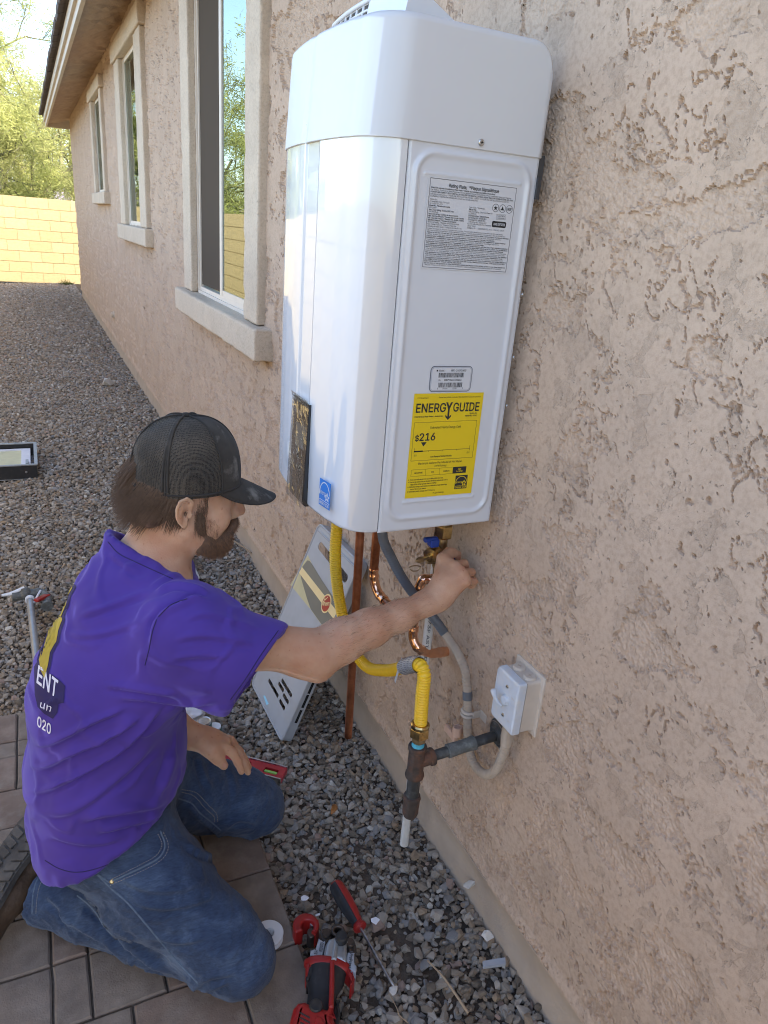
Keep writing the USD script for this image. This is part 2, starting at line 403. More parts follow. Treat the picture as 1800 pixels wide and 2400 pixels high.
def make_gravel():
    rng = np.random.default_rng(7)
    pi = UsdGeom.PointInstancer.Define(stage, numbered('/World', 'gravel'))
    protos, NS = [], 5
    for c in range(len(STONES)):
        for s in range(NS):
            m = usdkit.mesh(stage, f'/World/gravel/pebble_{c * NS + s:03d}', pebble(100 + s + 17 * c), f'/World/Looks/stone_{c}', smooth=20)
            protos.append(m.GetPath())
    P, S = [], []

    def field(x0, x1, y0, y1, cell, lo, hi, layers, dz):
        for L in range(layers):
            gx, gy = np.meshgrid(np.arange(x0, x1, cell), np.arange(y0, y1, cell), indexing='ij')
            x = (gx + rng.uniform(-.5, .5, gx.shape) * cell).ravel(); y = (gy + rng.uniform(-.5, .5, gx.shape) * cell).ravel()
            s = lo + (hi - lo) * rng.beta(1.3, 2.9, len(x))
            ok = ~((x > -5) & (x < -0.425 - 0.0) & (y < 2.03) & (y > -3)) & (x < 0.012 - 0.3 * s)
            # a scraped patch of bare damp soil under the gas pipe
            bare = np.exp(-(((x + 0.19) / 0.13) ** 2 + ((y - 0.98) / 0.24) ** 2)) * (meshkit.fbm(np.stack([x * 22, y * 22, 0 * x], -1), 3, 3) > 0.47)
            ok &= rng.uniform(size=len(x)) > 0.72 * bare
            x, y, s = x[ok], y[ok], s[ok]
            z = ground_z(x, y) - 0.018 + dz * L + 0.012 * (meshkit.fbm(np.stack([x * 6, y * 6, 0 * x], -1), 2, 9) - 0.5) + rng.uniform(-.004, .004, len(x))
            P.append(np.stack([x, y, z], -1)); S.append(s)

    field(-0.43, 0.0, 0.2, 2.1, 0.0140, 0.008, 0.045, 2, 0.011)
    field(-1.35, 0.0, 2.02, 4.2, 0.0180, 0.012, 0.046, 2, 0.010)
    field(-1.6, 0.0, 4.2, 8.0, 0.023, 0.018, 0.050, 2, 0.010)
    field(-1.9, 0.05, 8.0, 17.0, 0.033, 0.025, 0.062, 2, 0.010)
    P = np.vstack(P); S = np.concatenate(S)
    n = len(P)
    # quaternions: mostly lying flat, some on edge
    tilt = np.where(rng.uniform(size=n) < 0.25, rng.normal(0, 0.9, n), rng.normal(0, 0.35, n)); az = rng.uniform(0, 2 * np.pi, n); yaw = rng.uniform(0, 2 * np.pi, n)
    qt = np.stack([np.cos(tilt / 2), np.sin(tilt / 2) * np.cos(az), np.sin(tilt / 2) * np.sin(az), 0 * tilt], 1)
    qy = np.stack([np.cos(yaw / 2), 0 * yaw, 0 * yaw, np.sin(yaw / 2)], 1)
    w = qt[:, 0] * qy[:, 0] - (qt[:, 1:] * qy[:, 1:]).sum(1)
    v = qt[:, :1] * qy[:, 1:] + qy[:, :1] * qt[:, 1:] + np.cross(qt[:, 1:], qy[:, 1:])
    kind = rng.choice(len(STONES), n, p=STONE_W / STONE_W.sum()) * NS + rng.integers(0, NS, n)
    pi.CreatePrototypesRel().SetTargets(protos)
    pi.CreateProtoIndicesAttr(Vt.IntArray.FromNumpy(kind.astype(np.int32)))
    pi.CreatePositionsAttr(Vt.Vec3fArray.FromNumpy(P.astype(np.float32)))
    pi.CreateScalesAttr(Vt.Vec3fArray.FromNumpy(np.repeat(S[:, None], 3, 1).astype(np.float32)))
    pi.CreateOrientationsAttr(Vt.QuathArray([Gf.Quath(float(a), Gf.Vec3h(float(b), float(c), float(d))) for a, (b, c, d) in zip(w, v)]))
    tag(pi, 'loose grey and brown crushed stone gravel covering the side yard', 'gravel', kind='stuff')
    return n


n_gravel = make_gravel()

# ================================================================== patio of pavers
def make_patio():
    pat = UsdGeom.Xform.Define(stage, numbered('/World', 'patio')); tag(pat, 'brown concrete pavers of the patio beside the gravel', kind='structure')
    rng = np.random.default_rng(3)
    obj('joint_bed', bx(-1.75, -0.424, -0.62, 2.018, -0.07, -0.011), 'joint_sand', pat)
    g = 0.0022
    rects = []
    for y0, y1 in zip([-0.4, -0.2, 0.005, 0.208, 0.41, 0.612, 0.815, 1.018, 1.22, 1.422, 1.625, 1.83], [-0.2, 0.005, 0.208, 0.41, 0.612, 0.815, 1.018, 1.22, 1.422, 1.625, 1.83, 2.02]):
        rects.append((-0.554, -0.42, y0, y1))
    rows = [(-0.05, 0.2), (0.2, 0.40), (0.40, 0.535), (0.535, 0.74), (0.74, 0.875), (0.875, 1.01), (1.01, 1.146), (1.146, 1.28), (1.28, 1.42), (1.42, 1.488), (1.488, 1.555), (1.555, 1.69), (1.69, 1.82), (1.82, 1.888), (1.888, 2.02)]
    for k, (y0, y1) in enumerate(rows):
        x = -0.554
        first = {5: 0.201, 6: 0.135, 7: 0.27}.get(k)
        while x > -1.62:
            w = first if first else rng.choice([0.135, 0.201, 0.27])
            first = None
            if k in (6, 7) and x > -0.86 and x - w < -0.86:
                w = x + 0.891
            if k >= 12 and x > -0.957 and x - w < -0.90:
                w = x + 0.957
            rects.append((x - w, x, y0, y1)); x -= w
    for x0, x1, y0, y1 in rects:
        p = chbox(x0 + g, x1 - g, y0 + g, y1 - g, -0.055, 0.0 + rng.uniform(-0.0015, 0.0015), 0.0035)
        p = p.subdivide_to_size(0.035, max_iter=6); p.merge_vertices()
        up = p.vertices[:, 2] > -0.02
        p.vertices[up] += 0.0022 * (np.stack([meshkit.fbm(p.vertices[up] * 26 + 7 * k, 2, 5 + k) for k in range(3)], 1) - 0.5) * [1.6, 1.6, 1.0]
        obj('paver', p, 'paver_red' if rng.uniform() < 0.3 else 'paver', pat)


make_patio()

# ================================================================== the house
house = thing('house', 'beige stucco house wall with three windows and a tiled eave', 'house')


def stucco_h(Y, Z):
    """Height of the hand trowelled stucco: smooth plateaus, rough hollows with ragged edges, pits and short crevices."""
    p = np.stack([Y, Z, 0 * Y], -1)
    warp = meshkit.fbm(p * 60, 3, 1)[..., None] - 0.5
    q = p + warp * 0.022
    rag = meshkit.fbm(p * 190, 2, 21) - 0.5
    n1 = meshkit.fbm(q * np.array([10.0, 13.0, 1.0]), 5, 11) + 0.16 * rag + 0.05 * (meshkit.fbm(p * 2.2, 2, 15) - 0.5)
    plateau = smoothstep(0.435, 0.452, n1)
    n2 = meshkit.fbm(q * np.array([26.0, 20.0, 1.0]), 3, 31) + 0.05 * rag
    crack = (1 - smoothstep(0.006, 0.018, np.abs(n2 - 0.5))) * smoothstep(0.57, 0.62, meshkit.fbm(p * 9.0, 3, 41))
    pit = smoothstep(0.750, 0.785, meshkit.fbm(q * 72, 2, 51) + 0.10 * rag) * smoothstep(0.44, 0.56, meshkit.fbm(p * 5.0, 2, 61))
    rough = meshkit.fbm(p * 210, 2, 71) - 0.5
    wav = meshkit.fbm(p * 5.0, 2, 81) - 0.5
    far = 1.0 + 1.0 * smoothstep(1.2, 2.6, Y)
    return far * (0.0040 * plateau + (1 - plateau) * 0.0040 * rough - 0.0046 * crack * plateau - 0.0056 * pit * plateau) + 0.0022 * wav - 0.0020


def grid_mesh(U, W, fn, holes=(), flip=False):
    Y, Z = np.meshgrid(U, W, indexing='ij')
    V = fn(Y, Z)
    n, m = Y.shape
    i, j = np.meshgrid(np.arange(n - 1), np.arange(m - 1), indexing='ij')
    keep = np.ones(i.shape, bool)
    yc, zc = (Y[:-1, :-1] + Y[1:, 1:]) / 2, (Z[:-1, :-1] + Z[1:, 1:]) / 2
    for a, b, c, d in holes:
        keep &= ~((yc > a) & (yc < b) & (zc > c) & (zc < d))
    i, j = i[keep], j[keep]
    q = np.stack([i * m + j, i * m + j + 1, (i + 1) * m + j + 1, (i + 1) * m + j], -1)
    if flip:
        q = q[:, ::-1]
    return V.reshape(-1, 3), q


WINDOWS = [  # y0, y1, z0, z1 of the opening
    (2.98, 4.06, 1.035, 2.60), (5.97, 6.93, 1.31, 2.54), (8.72, 9.70, 1.59, 2.53)]
HOUSE_END = 14.43
SLAB_TOP = 0.076


def make_wall():
    vs, fs, base = [], [], 0
    y, ys = 0.22, [0.22]
    while y < HOUSE_END:
        y += max(0.0023, 0.00145 * y ** 1.75); ys.append(y)
    ys = np.array(ys); ys[-1] = HOUSE_END
    cuts = [0.22, 1.25, 2.9, 6.2, HOUSE_END]
    steps = [0.0024, 0.0047, 0.0085, 0.018]
    tops = [2.15, 2.80, 2.80, 2.80]
    lo = 0
    for k in range(4):
        hi = len(ys) - 1 if k == 3 else int(np.searchsorted(ys, cuts[k + 1]))
        U = ys[lo:hi + 1]; lo = hi
        ends = np.append(np.arange(SLAB_TOP - 0.002, tops[k], steps[k]), tops[k])

        def fn(Y, Z):
            h = stucco_h(Y, Z)
            lip = smoothstep(SLAB_TOP + 0.03, SLAB_TOP, Z) * 0.006        # stucco thickens to its bottom edge
            return np.stack([-h - lip, Y, Z], -1)
        v, q = grid_mesh(U, ends, fn, WINDOWS)
        vs.append(v); fs.append(q + base); base += len(v)
    v = np.vstack(vs); f = np.vstack(fs)
    f = np.vstack([f[:, [0, 2, 1]], f[:, [0, 3, 2]]])
    obj('wall', trimesh.Trimesh(v, f, process=False), 'stucco', house)
    # the rest of the house: its body behind the stucco, bits above and behind the camera's reach
    body = [bx(0.012, 8.0, HOUSE_END - 0.02, HOUSE_END, SLAB_TOP, 2.9), bx(0.004, 0.02, -6.0, 0.22, SLAB_TOP, 2.8), bx(0.004, 0.02, 0.22, 1.25, 2.15, 2.8),
            bx(0.30, 0.32, -6.0, HOUSE_END - 0.03, SLAB_TOP, 2.8)]
    obj('wall_body', body, 'stucco', house)
    obj('weep_edge', bx(-0.006, 0.03, -3.0, HOUSE_END, SLAB_TOP - 0.006, SLAB_TOP - 0.002), 'slab', house)
    U = np.r_[np.arange(-3, 0, 0.5), np.arange(0, 4, 0.03), np.arange(4, HOUSE_END, 0.15)]; W = np.linspace(-0.12, SLAB_TOP - 0.004, 10)
    v, q = grid_mesh(U, W, lambda Y, Z: np.stack([0.008 - 0.010 * (SLAB_TOP - Z) / 0.2 - 0.010 * (meshkit.fbm(np.stack([Y * 5, Z * 12, 0 * Y], -1), 3, 2) - .5), Y, Z], -1))
    obj('slab_edge', trimesh.Trimesh(v, np.vstack([q[:, [0, 2, 1]], q[:, [0, 3, 2]]]), process=False), 'slab', house, smooth=True)


make_wall()


def loft_all(c, layers):
    if not Polygon(c).exterior.is_ccw:
        c = c[::-1]
    t = np.roll(c, -1, 0) - np.roll(c, 1, 0); t /= np.maximum(np.linalg.norm(t, axis=1, keepdims=True), 1e-9)
    nr = np.stack([t[:, 1], -t[:, 0]], 1)
    n = len(c)
    v = np.vstack([np.c_[c - nr * ins, np.full(n, z)] for z, ins in layers])
    i = np.arange(n); j = (i + 1) % n
    f = [np.vstack([np.c_[k * n + i, k * n + j, (k + 1) * n + j], np.c_[k * n + i, (k + 1) * n + j, (k + 1) * n + i]]) for k in range(len(layers) - 1)]
    m = len(v); L = (len(layers) - 1) * n
    v = np.vstack([v, np.r_[c.mean(0), layers[0][0]], np.r_[c.mean(0), layers[-1][0]]])
    f += [np.c_[np.full(n, m), j, i], np.c_[np.full(n, m + 1), L + i, L + j]]
    return trimesh.Trimesh(v, np.vstack(f), process=False)


def trim_piece(x0, x1, y0, y1, z0, z1, r, seed):
    """Stucco coated foam trim: rounded box with a slightly uneven surface."""
    ly, lz = y1 - y0, z1 - z0
    c = rrect(x0, x1, z0, z1, r, 4) if ly > lz else rrect(x0, x1, y0, y1, r, 4)
    lo_, hi_ = (y0, y1) if ly > lz else (z0, z1)
    st = np.linspace(lo_ + r, hi_ - r, max(4, int((hi_ - lo_) / 0.04)))
    lay = [(lo_, r * 0.7), (lo_ + r * 0.3, r * 0.2)] + [(t, 0.0) for t in st] + [(hi_ - r * 0.3, r * 0.2), (hi_, r * 0.7)]
    outl = c.segmentize(0.035)
    cc = np.array(outl.exterior.coords)[:-1]
    b = loft_all(cc, lay)
    v_ = b.vertices.copy()
    if ly > lz:
        b = trimesh.Trimesh(v_[:, [0, 2, 1]], b.faces[:, ::-1], process=False)
    b.merge_vertices()
    nrm = b.vertex_normals
    h = meshkit.fbm(b.vertices * 22, 3, seed) - 0.5
    h2 = smoothstep(0.60, 0.66, meshkit.fbm(b.vertices * 30, 3, seed + 9))
    b.vertices = b.vertices + nrm * (0.006 * h - 0.004 * h2)[:, None]
    return b


def make_window(k, y0, y1, z0, z1, slider, tw, head_h, sill_h, sill_out):
    xg = 0.010                                      # glass plane
    f = 0.034
    fr = [bx(0.000, 0.06, y0, y0 + f, z0, z1, 0), bx(0.005, 0.06, y1 - f, y1, z0, z1, 0), bx(0.005, 0.06, y0 + f, y1 - f, z0, z0 + f, 0), bx(0.005, 0.06, y0 + f, y1 - f, z1 - f, z1, 0),
          bx(-0.004, 0.004, y0, y0 + 0.014, z0, z1), bx(-0.004, 0.004, y1 - 0.014, y1, z0, z1), bx(-0.004, 0.004, y0 + 0.014, y1 - 0.014, z0, z0 + 0.014)]
    w = obj('window', fr, 'vinyl', house)
    a, b, c, d = y0 + f, y1 - f, z0 + f, z1 - f
    if slider:
        ym = 3.56
        obj('sash_bar', [bx(0.004, 0.05, ym - 0.020, ym + 0.020, c, d), bx(0.006, 0.05, a, ym - 0.020, c, c + 0.025), bx(0.006, 0.05, a, a + 0.015, c + 0.025, d)], 'vinyl', w)
        obj('pane', bx(xg, xg + 0.006, a, ym - 0.022, c, d), 'window_glass', w)
        obj('pane', bx(xg + 0.012, xg + 0.018, ym + 0.022, b, c, d), 'window_glass', w)
        obj('insect_screen', bx(0.012, 0.0135, ym + 0.022, b, c + 0.012, d), 'insect_screen', w)
    else:
        obj('pane', bx(xg, xg + 0.006, a, b, c, d), 'window_glass', w)
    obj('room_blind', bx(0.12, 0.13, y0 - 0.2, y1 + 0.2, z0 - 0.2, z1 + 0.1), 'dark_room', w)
    t = tw
    obj('jamb_trim', trim_piece(-0.040, 0.05, y0 - t, y0, z0, z1 + 0.0, 0.012, 3 * k), 'stucco_trim', w, smooth=40)
    obj('jamb_trim', trim_piece(-0.040, 0.05, y1, y1 + t, z0, z1 + 0.0, 0.012, 3 * k + 1), 'stucco_trim', w, smooth=40)
    obj('head_trim', trim_piece(-0.058, 0.05, y0 - t - 0.06, y1 + t + 0.06, z1, z1 + head_h, 0.014, 3 * k + 2), 'stucco_trim', w, smooth=40)
    obj('sill', trim_piece(-sill_out, 0.05, y0 - t - 0.10, y1 + t + 0.10, z0 - sill_h, z0, 0.014, 3 * k + 5), 'stucco_trim', w, smooth=40)


make_window(0, *WINDOWS[0], True, 0.20, 0.14, 0.125, 0.075)
make_window(1, *WINDOWS[1], False, 0.30, 0.13, 0.125, 0.065)
make_window(2, *WINDOWS[2], False, 0.17, 0.11, 0.12, 0.065)

# eave: stucco soffit, stepped fascia, roof tiles along the edge, roof slope behind
EAVE_END = 14.86


def make_eave():
    U = np.r_[-6, np.arange(2.2, EAVE_END, 0.035)]; U[-1] = EAVE_END; W = np.linspace(-0.335, 0.03, 14)
    v, q = grid_mesh(U, W, lambda Y, X: np.stack([X, Y, 2.778 + 0.30 * X + 1.6 * stucco_h(Y, X * 1.3)], -1))
    obj('soffit', trimesh.Trimesh(v, np.vstack([q[:, [0, 1, 2]], q[:, [0, 2, 3]]]), process=False), 'stucco', house, smooth=True)
    obj('fascia', [bx(-0.362, -0.335, -6, EAVE_END, 2.652, 2.755), bx(-0.385, -0.362, -6, EAVE_END + 0.004, 2.715, 2.80), bx(-0.335, 8, EAVE_END - 0.03, EAVE_END, 2.652, 2.80)], 'fascia', house)
    sl = 0.33
    M = np.eye(4)
    roof = trimesh.Trimesh([[-0.40, -12, 2.802], [-0.40, EAVE_END + 0.02, 2.802], [4.5, 9.9, 2.802 + 4.9 * sl], [4.5, -12, 2.802 + 4.9 * sl], [9.4, -12, 2.802], [9.4, EAVE_END + 0.02, 2.802]],
                           [[0, 2, 1], [0, 3, 2], [3, 4, 5], [3, 5, 2], [1, 2, 5]], process=False)
    rf = obj('roof', roof, 'roof_tile', house)
    rng = np.random.default_rng(5)
    y = 1.8
    while y < EAVE_END - 0.1:
        t = chbox(0, 0.40, 0, 0.285, 0, 0.034, 0.006)
        t.apply_transform(trimesh.transformations.rotation_matrix(-math.atan(sl), [0, 1, 0]))
        t.apply_translation((-0.445 + rng.uniform(-.005, .005), y, 2.80 + rng.uniform(-.003, .003)))
        obj('tile', t, 'roof_tile', rf)
        y += 0.295


make_eave()

# ================================================================== block fences
def block_fence(name, label, p0, direction, length, base_z, courses, single_from=0, single_to=99):
    d = np.array([direction[0], direction[1], 0.0]); d /= np.linalg.norm(d)
    nrm = np.array([-d[1], d[0], 0])
    F = thing(name, label, 'fence')
    M = np.eye(4); M[:3, 0] = d; M[:3, 1] = nrm; M[:3, 3] = p0
    rng = np.random.default_rng(len(label))
    H = courses * 0.2032
    obj('mortar', moved(bx(0, length, 0.008, 0.145, base_z, base_z + H - 0.008), M), 'mortar', F)
    rest = []
    for c in range(courses):
        x = -0.2032 * (c % 2)
        while x < length:
            a, b = max(x, 0) + 0.0035, min(x + 0.4064, length) - 0.0035
            if b - a > 0.03:
                z0 = base_z + c * 0.2032 + 0.005
                top = c == courses - 1
                m = moved(chbox(a, b, -(z0 + 0.1932 if False else 0.153), -0.0 + rng.uniform(-.001, .001), 0, 0.1932, 0.0) if False else bx(a, b, rng.uniform(-.0015, .0015), 0.153, z0, z0 + (0.198 if top else 0.1932)), M)
                if single_from <= x <= single_to:
                    obj('block', m, f'block_{rng.integers(3)}', F)
                else:
                    rest.append(m)
            x += 0.4064
    if rest:
        obj('blocks_beyond', rest, 'block_0', F, kind='stuff')
    return F


block_fence('block_fence', 'yellow sunlit block wall closing the far end of the gravel yard', (-3.0, 17.0, 0), (1, 0, 0), 7.0, -0.08, 8, 0.9, 3.4)
block_fence('side_fence', 'yellow block wall along the yard mirrored in the window panes', (-2.35, -6.0, 0), (0, 1, 0), 23.1, -0.10, 8, 99, 99)

# ================================================================== trees and hills beyond the fence
def palo_verde(name, label, base, height, seed, leafmat, spread=1.0, leaves=26):
    rng = np.random.default_rng(seed)
    T = thing(name, label, 'tree', base, group='trees beyond the block walls')
    tubes, tips = [], []

    def grow(p, d, L, r, lev):
        n = 5
        pts = [p]
        for i in range(n):
            d = d + rng.normal(0, 0.13, 3) + np.array([0, 0, 0.05 if lev < 2 else -0.03]); d /= np.linalg.norm(d)
            pts.append(pts[-1] + d * L / n)
        tubes.append(tube(pts, np.linspace(r, r * 0.55, n + 1), 6 if lev < 2 else 4, caps=False))
        if lev >= 2:
            tips.extend(pts[2:])
        if lev == 4:
            return
        for k in range((4, 3, 3, 3)[lev]):
            i = rng.integers(2, n + 1)
            ang = rng.uniform(0, 2 * np.pi)
            side = np.cross(d, [np.cos(ang), np.sin(ang), 0.3]); side /= np.linalg.norm(side)
            nd = d * rng.uniform(0.5, 0.9) + side * rng.uniform(0.5, 0.9) * spread
            grow(pts[i], nd / np.linalg.norm(nd), L * rng.uniform(0.55, 0.8), r * 0.5, lev + 1)
    for k in range(3):
        a = rng.uniform(0, 2 * np.pi)
        grow(np.array([0, 0, -0.3]), np.array([0.45 * np.cos(a), 0.45 * np.sin(a), 1.0]), height * 0.36, 0.10 + 0.03 * k, 0)
    obj('trunk', tubes, 'bark', T, smooth=True)
    tips = np.array(tips)
    n = len(tips) * leaves
    c = np.repeat(tips, leaves, 0) + rng.normal(0, 0.13, (n, 3)) * np.array([1, 1, 0.9])
    d = rng.normal(0, 1, (n, 3)); d[:, 2] = d[:, 2] * 0.8 - 0.25; d /= np.linalg.norm(d, axis=1, keepdims=True)
    s = np.cross(d, rng.normal(0, 1, (n, 3))); s /= np.linalg.norm(s, axis=1, keepdims=True)
    L = rng.uniform(0.04, 0.13, (n, 1)); W = rng.uniform(0.005, 0.012, (n, 1))
    v = np.stack([c - s * W, c + s * W, c + d * L + s * W * 0.6, c + d * L - s * W * 0.6], 1).reshape(-1, 3)
    q = np.arange(4 * n).reshape(-1, 4)
    obj('crown', (v, q), leafmat, T, kind='stuff')


palo_verde('palo_verde_tree', 'yellow green wispy tree right behind the far block wall', (-1.3, 22.5, -0.1), 8.6, 4, 'leaf_yellow', 1.0, 40)
palo_verde('palo_verde_tree', 'taller green tree further behind the wall at the picture edge', (-4.2, 23.5, -0.1), 9.4, 12, 'leaf_green', 1.05, 38)
palo_verde('palo_verde_tree', 'pale tree seen past the house corner beyond the wall', (1.6, 27.0, -0.1), 8.2, 23, 'leaf_yellow', 1.0, 30)
palo_verde('palo_verde_tree', 'broad tree over the side wall that the window panes mirror', (-5.6, 15.5, -0.1), 7.2, 31, 'leaf_green', 1.1, 26)


def make_hills():
    xs = np.linspace(-260, 260, 90)
    ridge = 9 + 10 * meshkit.fbm(np.stack([xs * 0.012, 0 * xs, 0 * xs], -1), 4, 8)
    v, f = [], []
    for r, (yy, k) in enumerate(((330, 0.0), (370, 0.45), (430, 1.0), (520, 0.0))):
        for x, h in zip(xs, ridge):
            v.append([x, yy, -1 + k * h])
    n = len(xs)
    for r in range(3):
        for i in range(n - 1):
            f.append([r * n + i, r * n + i + 1, (r + 1) * n + i + 1, (r + 1) * n + i])
    obj('hills', (np.array(v), np.array(f)), 'hill', smooth=True, kind='structure')


make_hills()
# ================================================================== the wall hung water heater
plain('white_paint', (0.62, 0.63, 0.65), 0.22, var=0.012, scale=6, spec=0.5, coat_weight=0.35, coat_roughness=0.08)
plain('white_gloss', (0.62, 0.62, 0.62), 0.10, var=0.012, scale=5, spec=0.5, coat_weight=1.0, coat_roughness=0.03, coat_ior=1.6)
plain('white_matte', (0.62, 0.625, 0.63), 0.38, var=0.012, scale=6)
plain('white_plastic', (0.62, 0.63, 0.64), 0.4, var=0.02, scale=20)
plain('label_white', (0.60, 0.60, 0.61), 0.45)
plain('label_silver', (0.42, 0.43, 0.46), 0.35)
plain('label_navy', (0.035, 0.04, 0.06), 0.4)
plain('label_yellow', (0.74, 0.53, 0.008), 0.45)
plain('label_blue', (0.025, 0.17, 0.50), 0.4)
plain('ink_black', (0.02, 0.02, 0.02), 0.6)
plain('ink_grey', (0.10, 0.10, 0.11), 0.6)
plain('black_gap', (0.008, 0.008, 0.008), 0.9)
plain('screw_steel', (0.55, 0.54, 0.52), 0.3, metal=1.0, var=0.1, scale=80)
plain('panel_black', (0.012, 0.012, 0.012), 0.08, coat_weight=1.0, coat_roughness=0.02)
mat('panel_film', {'t': ('transparent_bsdf', {}), 'geo': ('texture_coordinate', {}), 'n': ('noise_texture', {'scale': 26.0, 'detail': 3.0, 'distortion': 1.5}), 'bp': ('bump', {'distance': 0.0016, 'strength': 1.0}),
                   'g': ('glossy_bsdf', {'roughness': 0.06, 'color': (0.9, 0.9, 0.9)}), 'm': ('mix_closure', {'fac': 0.62})},
    [('geo.object', 'n.vector'), ('n.fac', 'bp.height'), ('bp.normal', 'g.normal'), ('t.BSDF', 'm.closure1'), ('g.BSDF', 'm.closure2')], surface='m.closure')
plain('lcd', (0.30, 0.31, 0.27), 0.25)

YR, YL, XB = 1.096, 1.546, -0.030               # right side, left side, back of the heater
ZB0, ZC0, ZC1 = 0.886, 1.537, 1.702              # its bottom, the cover's lower edge, the cover's top
heater = thing('water_heater', 'white wall hung tankless water heater with yellow energy label', 'water heater')


def plan(off=0.0, back=XB, n=10):
    """Plan of the heater's front half, from the back right corner round the bulging front to the back left, off metres proud."""
    pts = [(back, YR)]
    r = 0.068
    xf = -0.342
    # right corner
    c = (xf + r, YR + r)
    a = np.linspace(-np.pi / 2, -np.pi + 0.06, n)
    corner = [(c[0] + r * np.cos(t), c[1] + r * np.sin(t)) for t in a]
    pts += [(-0.2, YR), (-0.255, YR)] + corner
    for y in np.linspace(YR + 0.085, YL - 0.075, 14):
        t = (y - (YR + YL) / 2) / ((YL - YR) / 2)
        pts.append((xf - 0.016 * (1 - t * t * 1.6), y))
    c2 = (xf + r, YL - r)
    a = np.linspace(np.pi - 0.06, np.pi / 2, n)
    pts += [(c2[0] + r * np.cos(t), c2[1] + r * np.sin(t)) for t in a] + [(back, YL)]
    p = Polygon(pts).buffer(0)
    if off:
        p = p.buffer(off, quad_segs=8)
        p = p.intersection(sbox(-1, 0, back, 3))
    return p.simplify(0.0003)


def channel_cut(poly):
    """The upright channel in the middle of the front."""
    return poly.difference(sbox(-0.40, 1.262, -0.3540, 1.330))


def rounded_prism(poly, z0, z1, r, top=True, steps=4):
    """A prism whose top (or bottom) edge is rounded by r."""
    zs, offs = [], []
    for k in range(steps + 1):
        t = k / steps * np.pi / 2
        zs.append(r * (1 - np.sin(np.pi / 2 - t)) if False else r * np.sin(t)); offs.append(-r * (1 - np.cos(t)))
    lay = [m3.CrossSection([np.array(poly.exterior.coords)[:-1]])]
    body = prism(poly, z1 - z0 - r, None)
    parts = [moved(body, trimesh.transformations.translation_matrix((0, 0, z0 if top else z0 + r)))]
    for k in range(steps):
        a = poly.buffer(offs[k], quad_segs=6) if offs[k] else poly
        b = poly.buffer(offs[k + 1], quad_segs=6)
        s = prism(b, zs[k + 1] - zs[k])
        s.apply_translation((0, 0, (z1 - r + zs[k]) if top else (z0 + r - zs[k + 1])))
        parts.append(s)
    return parts


def loft(poly, layers, cap_lo=True, cap_hi=True):
    """Joins the same outline at several heights: layers = (z, inset). Insets follow the outline's own normals, backs stay flat."""
    c = np.array(poly.exterior.coords)[:-1]
    if Polygon(c).exterior.is_ccw is False:
        c = c[::-1]
    t = np.roll(c, -1, 0) - np.roll(c, 1, 0); t /= np.maximum(np.linalg.norm(t, axis=1, keepdims=True), 1e-9)
    nrm = np.stack([t[:, 1], -t[:, 0]], 1)
    flat = np.abs(c[:, 0] - c[:, 0].max()) < 1e-4
    nrm[flat, 0] = 0; nrm[flat, 1] = np.sign(nrm[flat, 1]) * 1.0
    v = np.vstack([np.c_[c - nrm * ins, np.full(len(c), z)] for z, ins in layers])
    n, f = len(c), []
    for k in range(len(layers) - 1):
        i = np.arange(n); j = (i + 1) % n
        f += [np.c_[k * n + i, k * n + j, (k + 1) * n + j], np.c_[k * n + i, (k + 1) * n + j, (k + 1) * n + i]]
    for on, k, flip in ((cap_lo, 0, True), (cap_hi, len(layers) - 1, False)):
        if on:
            cc = c - nrm * layers[k][1]
            vv, ff = trimesh.creation.triangulate_polygon(Polygon(cc), engine='earcut')
            d, idx = cKDTree(cc).query(vv[:, :2])
            ff = idx[ff] + k * n
            f.append(ff[:, ::-1] if flip else ff)
    return trimesh.Trimesh(v, np.vstack(f), process=False)


def densify(poly, step=0.006):
    return poly.segmentize(step)


def fillet(z0, z1, r0=0.0, r1=0.0, n=5):
    L = []
    if r0:
        L += [(z0 + r0 * (1 - np.cos(t)), r0 * (1 - np.sin(t))) for t in np.linspace(0, np.pi / 2, n)]
    else:
        L.append((z0, 0.0))
    if r1:
        L += [(z1 - r1 * (1 - np.sin(t)), r1 * (1 - np.cos(t))) for t in np.linspace(0, np.pi / 2, n)]
    else:
        L.append((z1, 0.0))
    return L


SEAM = -0.274
pl = plan()
front = channel_cut(pl.intersection(sbox(-1, 0, SEAM - 0.0012, 3)))
side = pl.intersection(sbox(SEAM + 0.0012, 0, 1, 3)).buffer(-0.0016).union(sbox(SEAM + 0.0012, YR + 0.0016, XB, YL - 0.0016))
obj('front_cover', loft(front.segmentize(0.012), fillet(ZB0, ZC0 + 0.03, 0.010, 0)), 'white_gloss', heater, smooth=35)
obj('body', bx(SEAM + 0.0012, XB, YR + 0.002, YL - 0.002, ZB0 + 0.002, ZC0 + 0.10), 'white_paint', heater)
obj('seam', bx(SEAM - 0.003, SEAM + 0.003, YR + 0.0035, YL - 0.004, ZB0 + 0.008, ZC0 + 0.02), 'black_gap', heater)


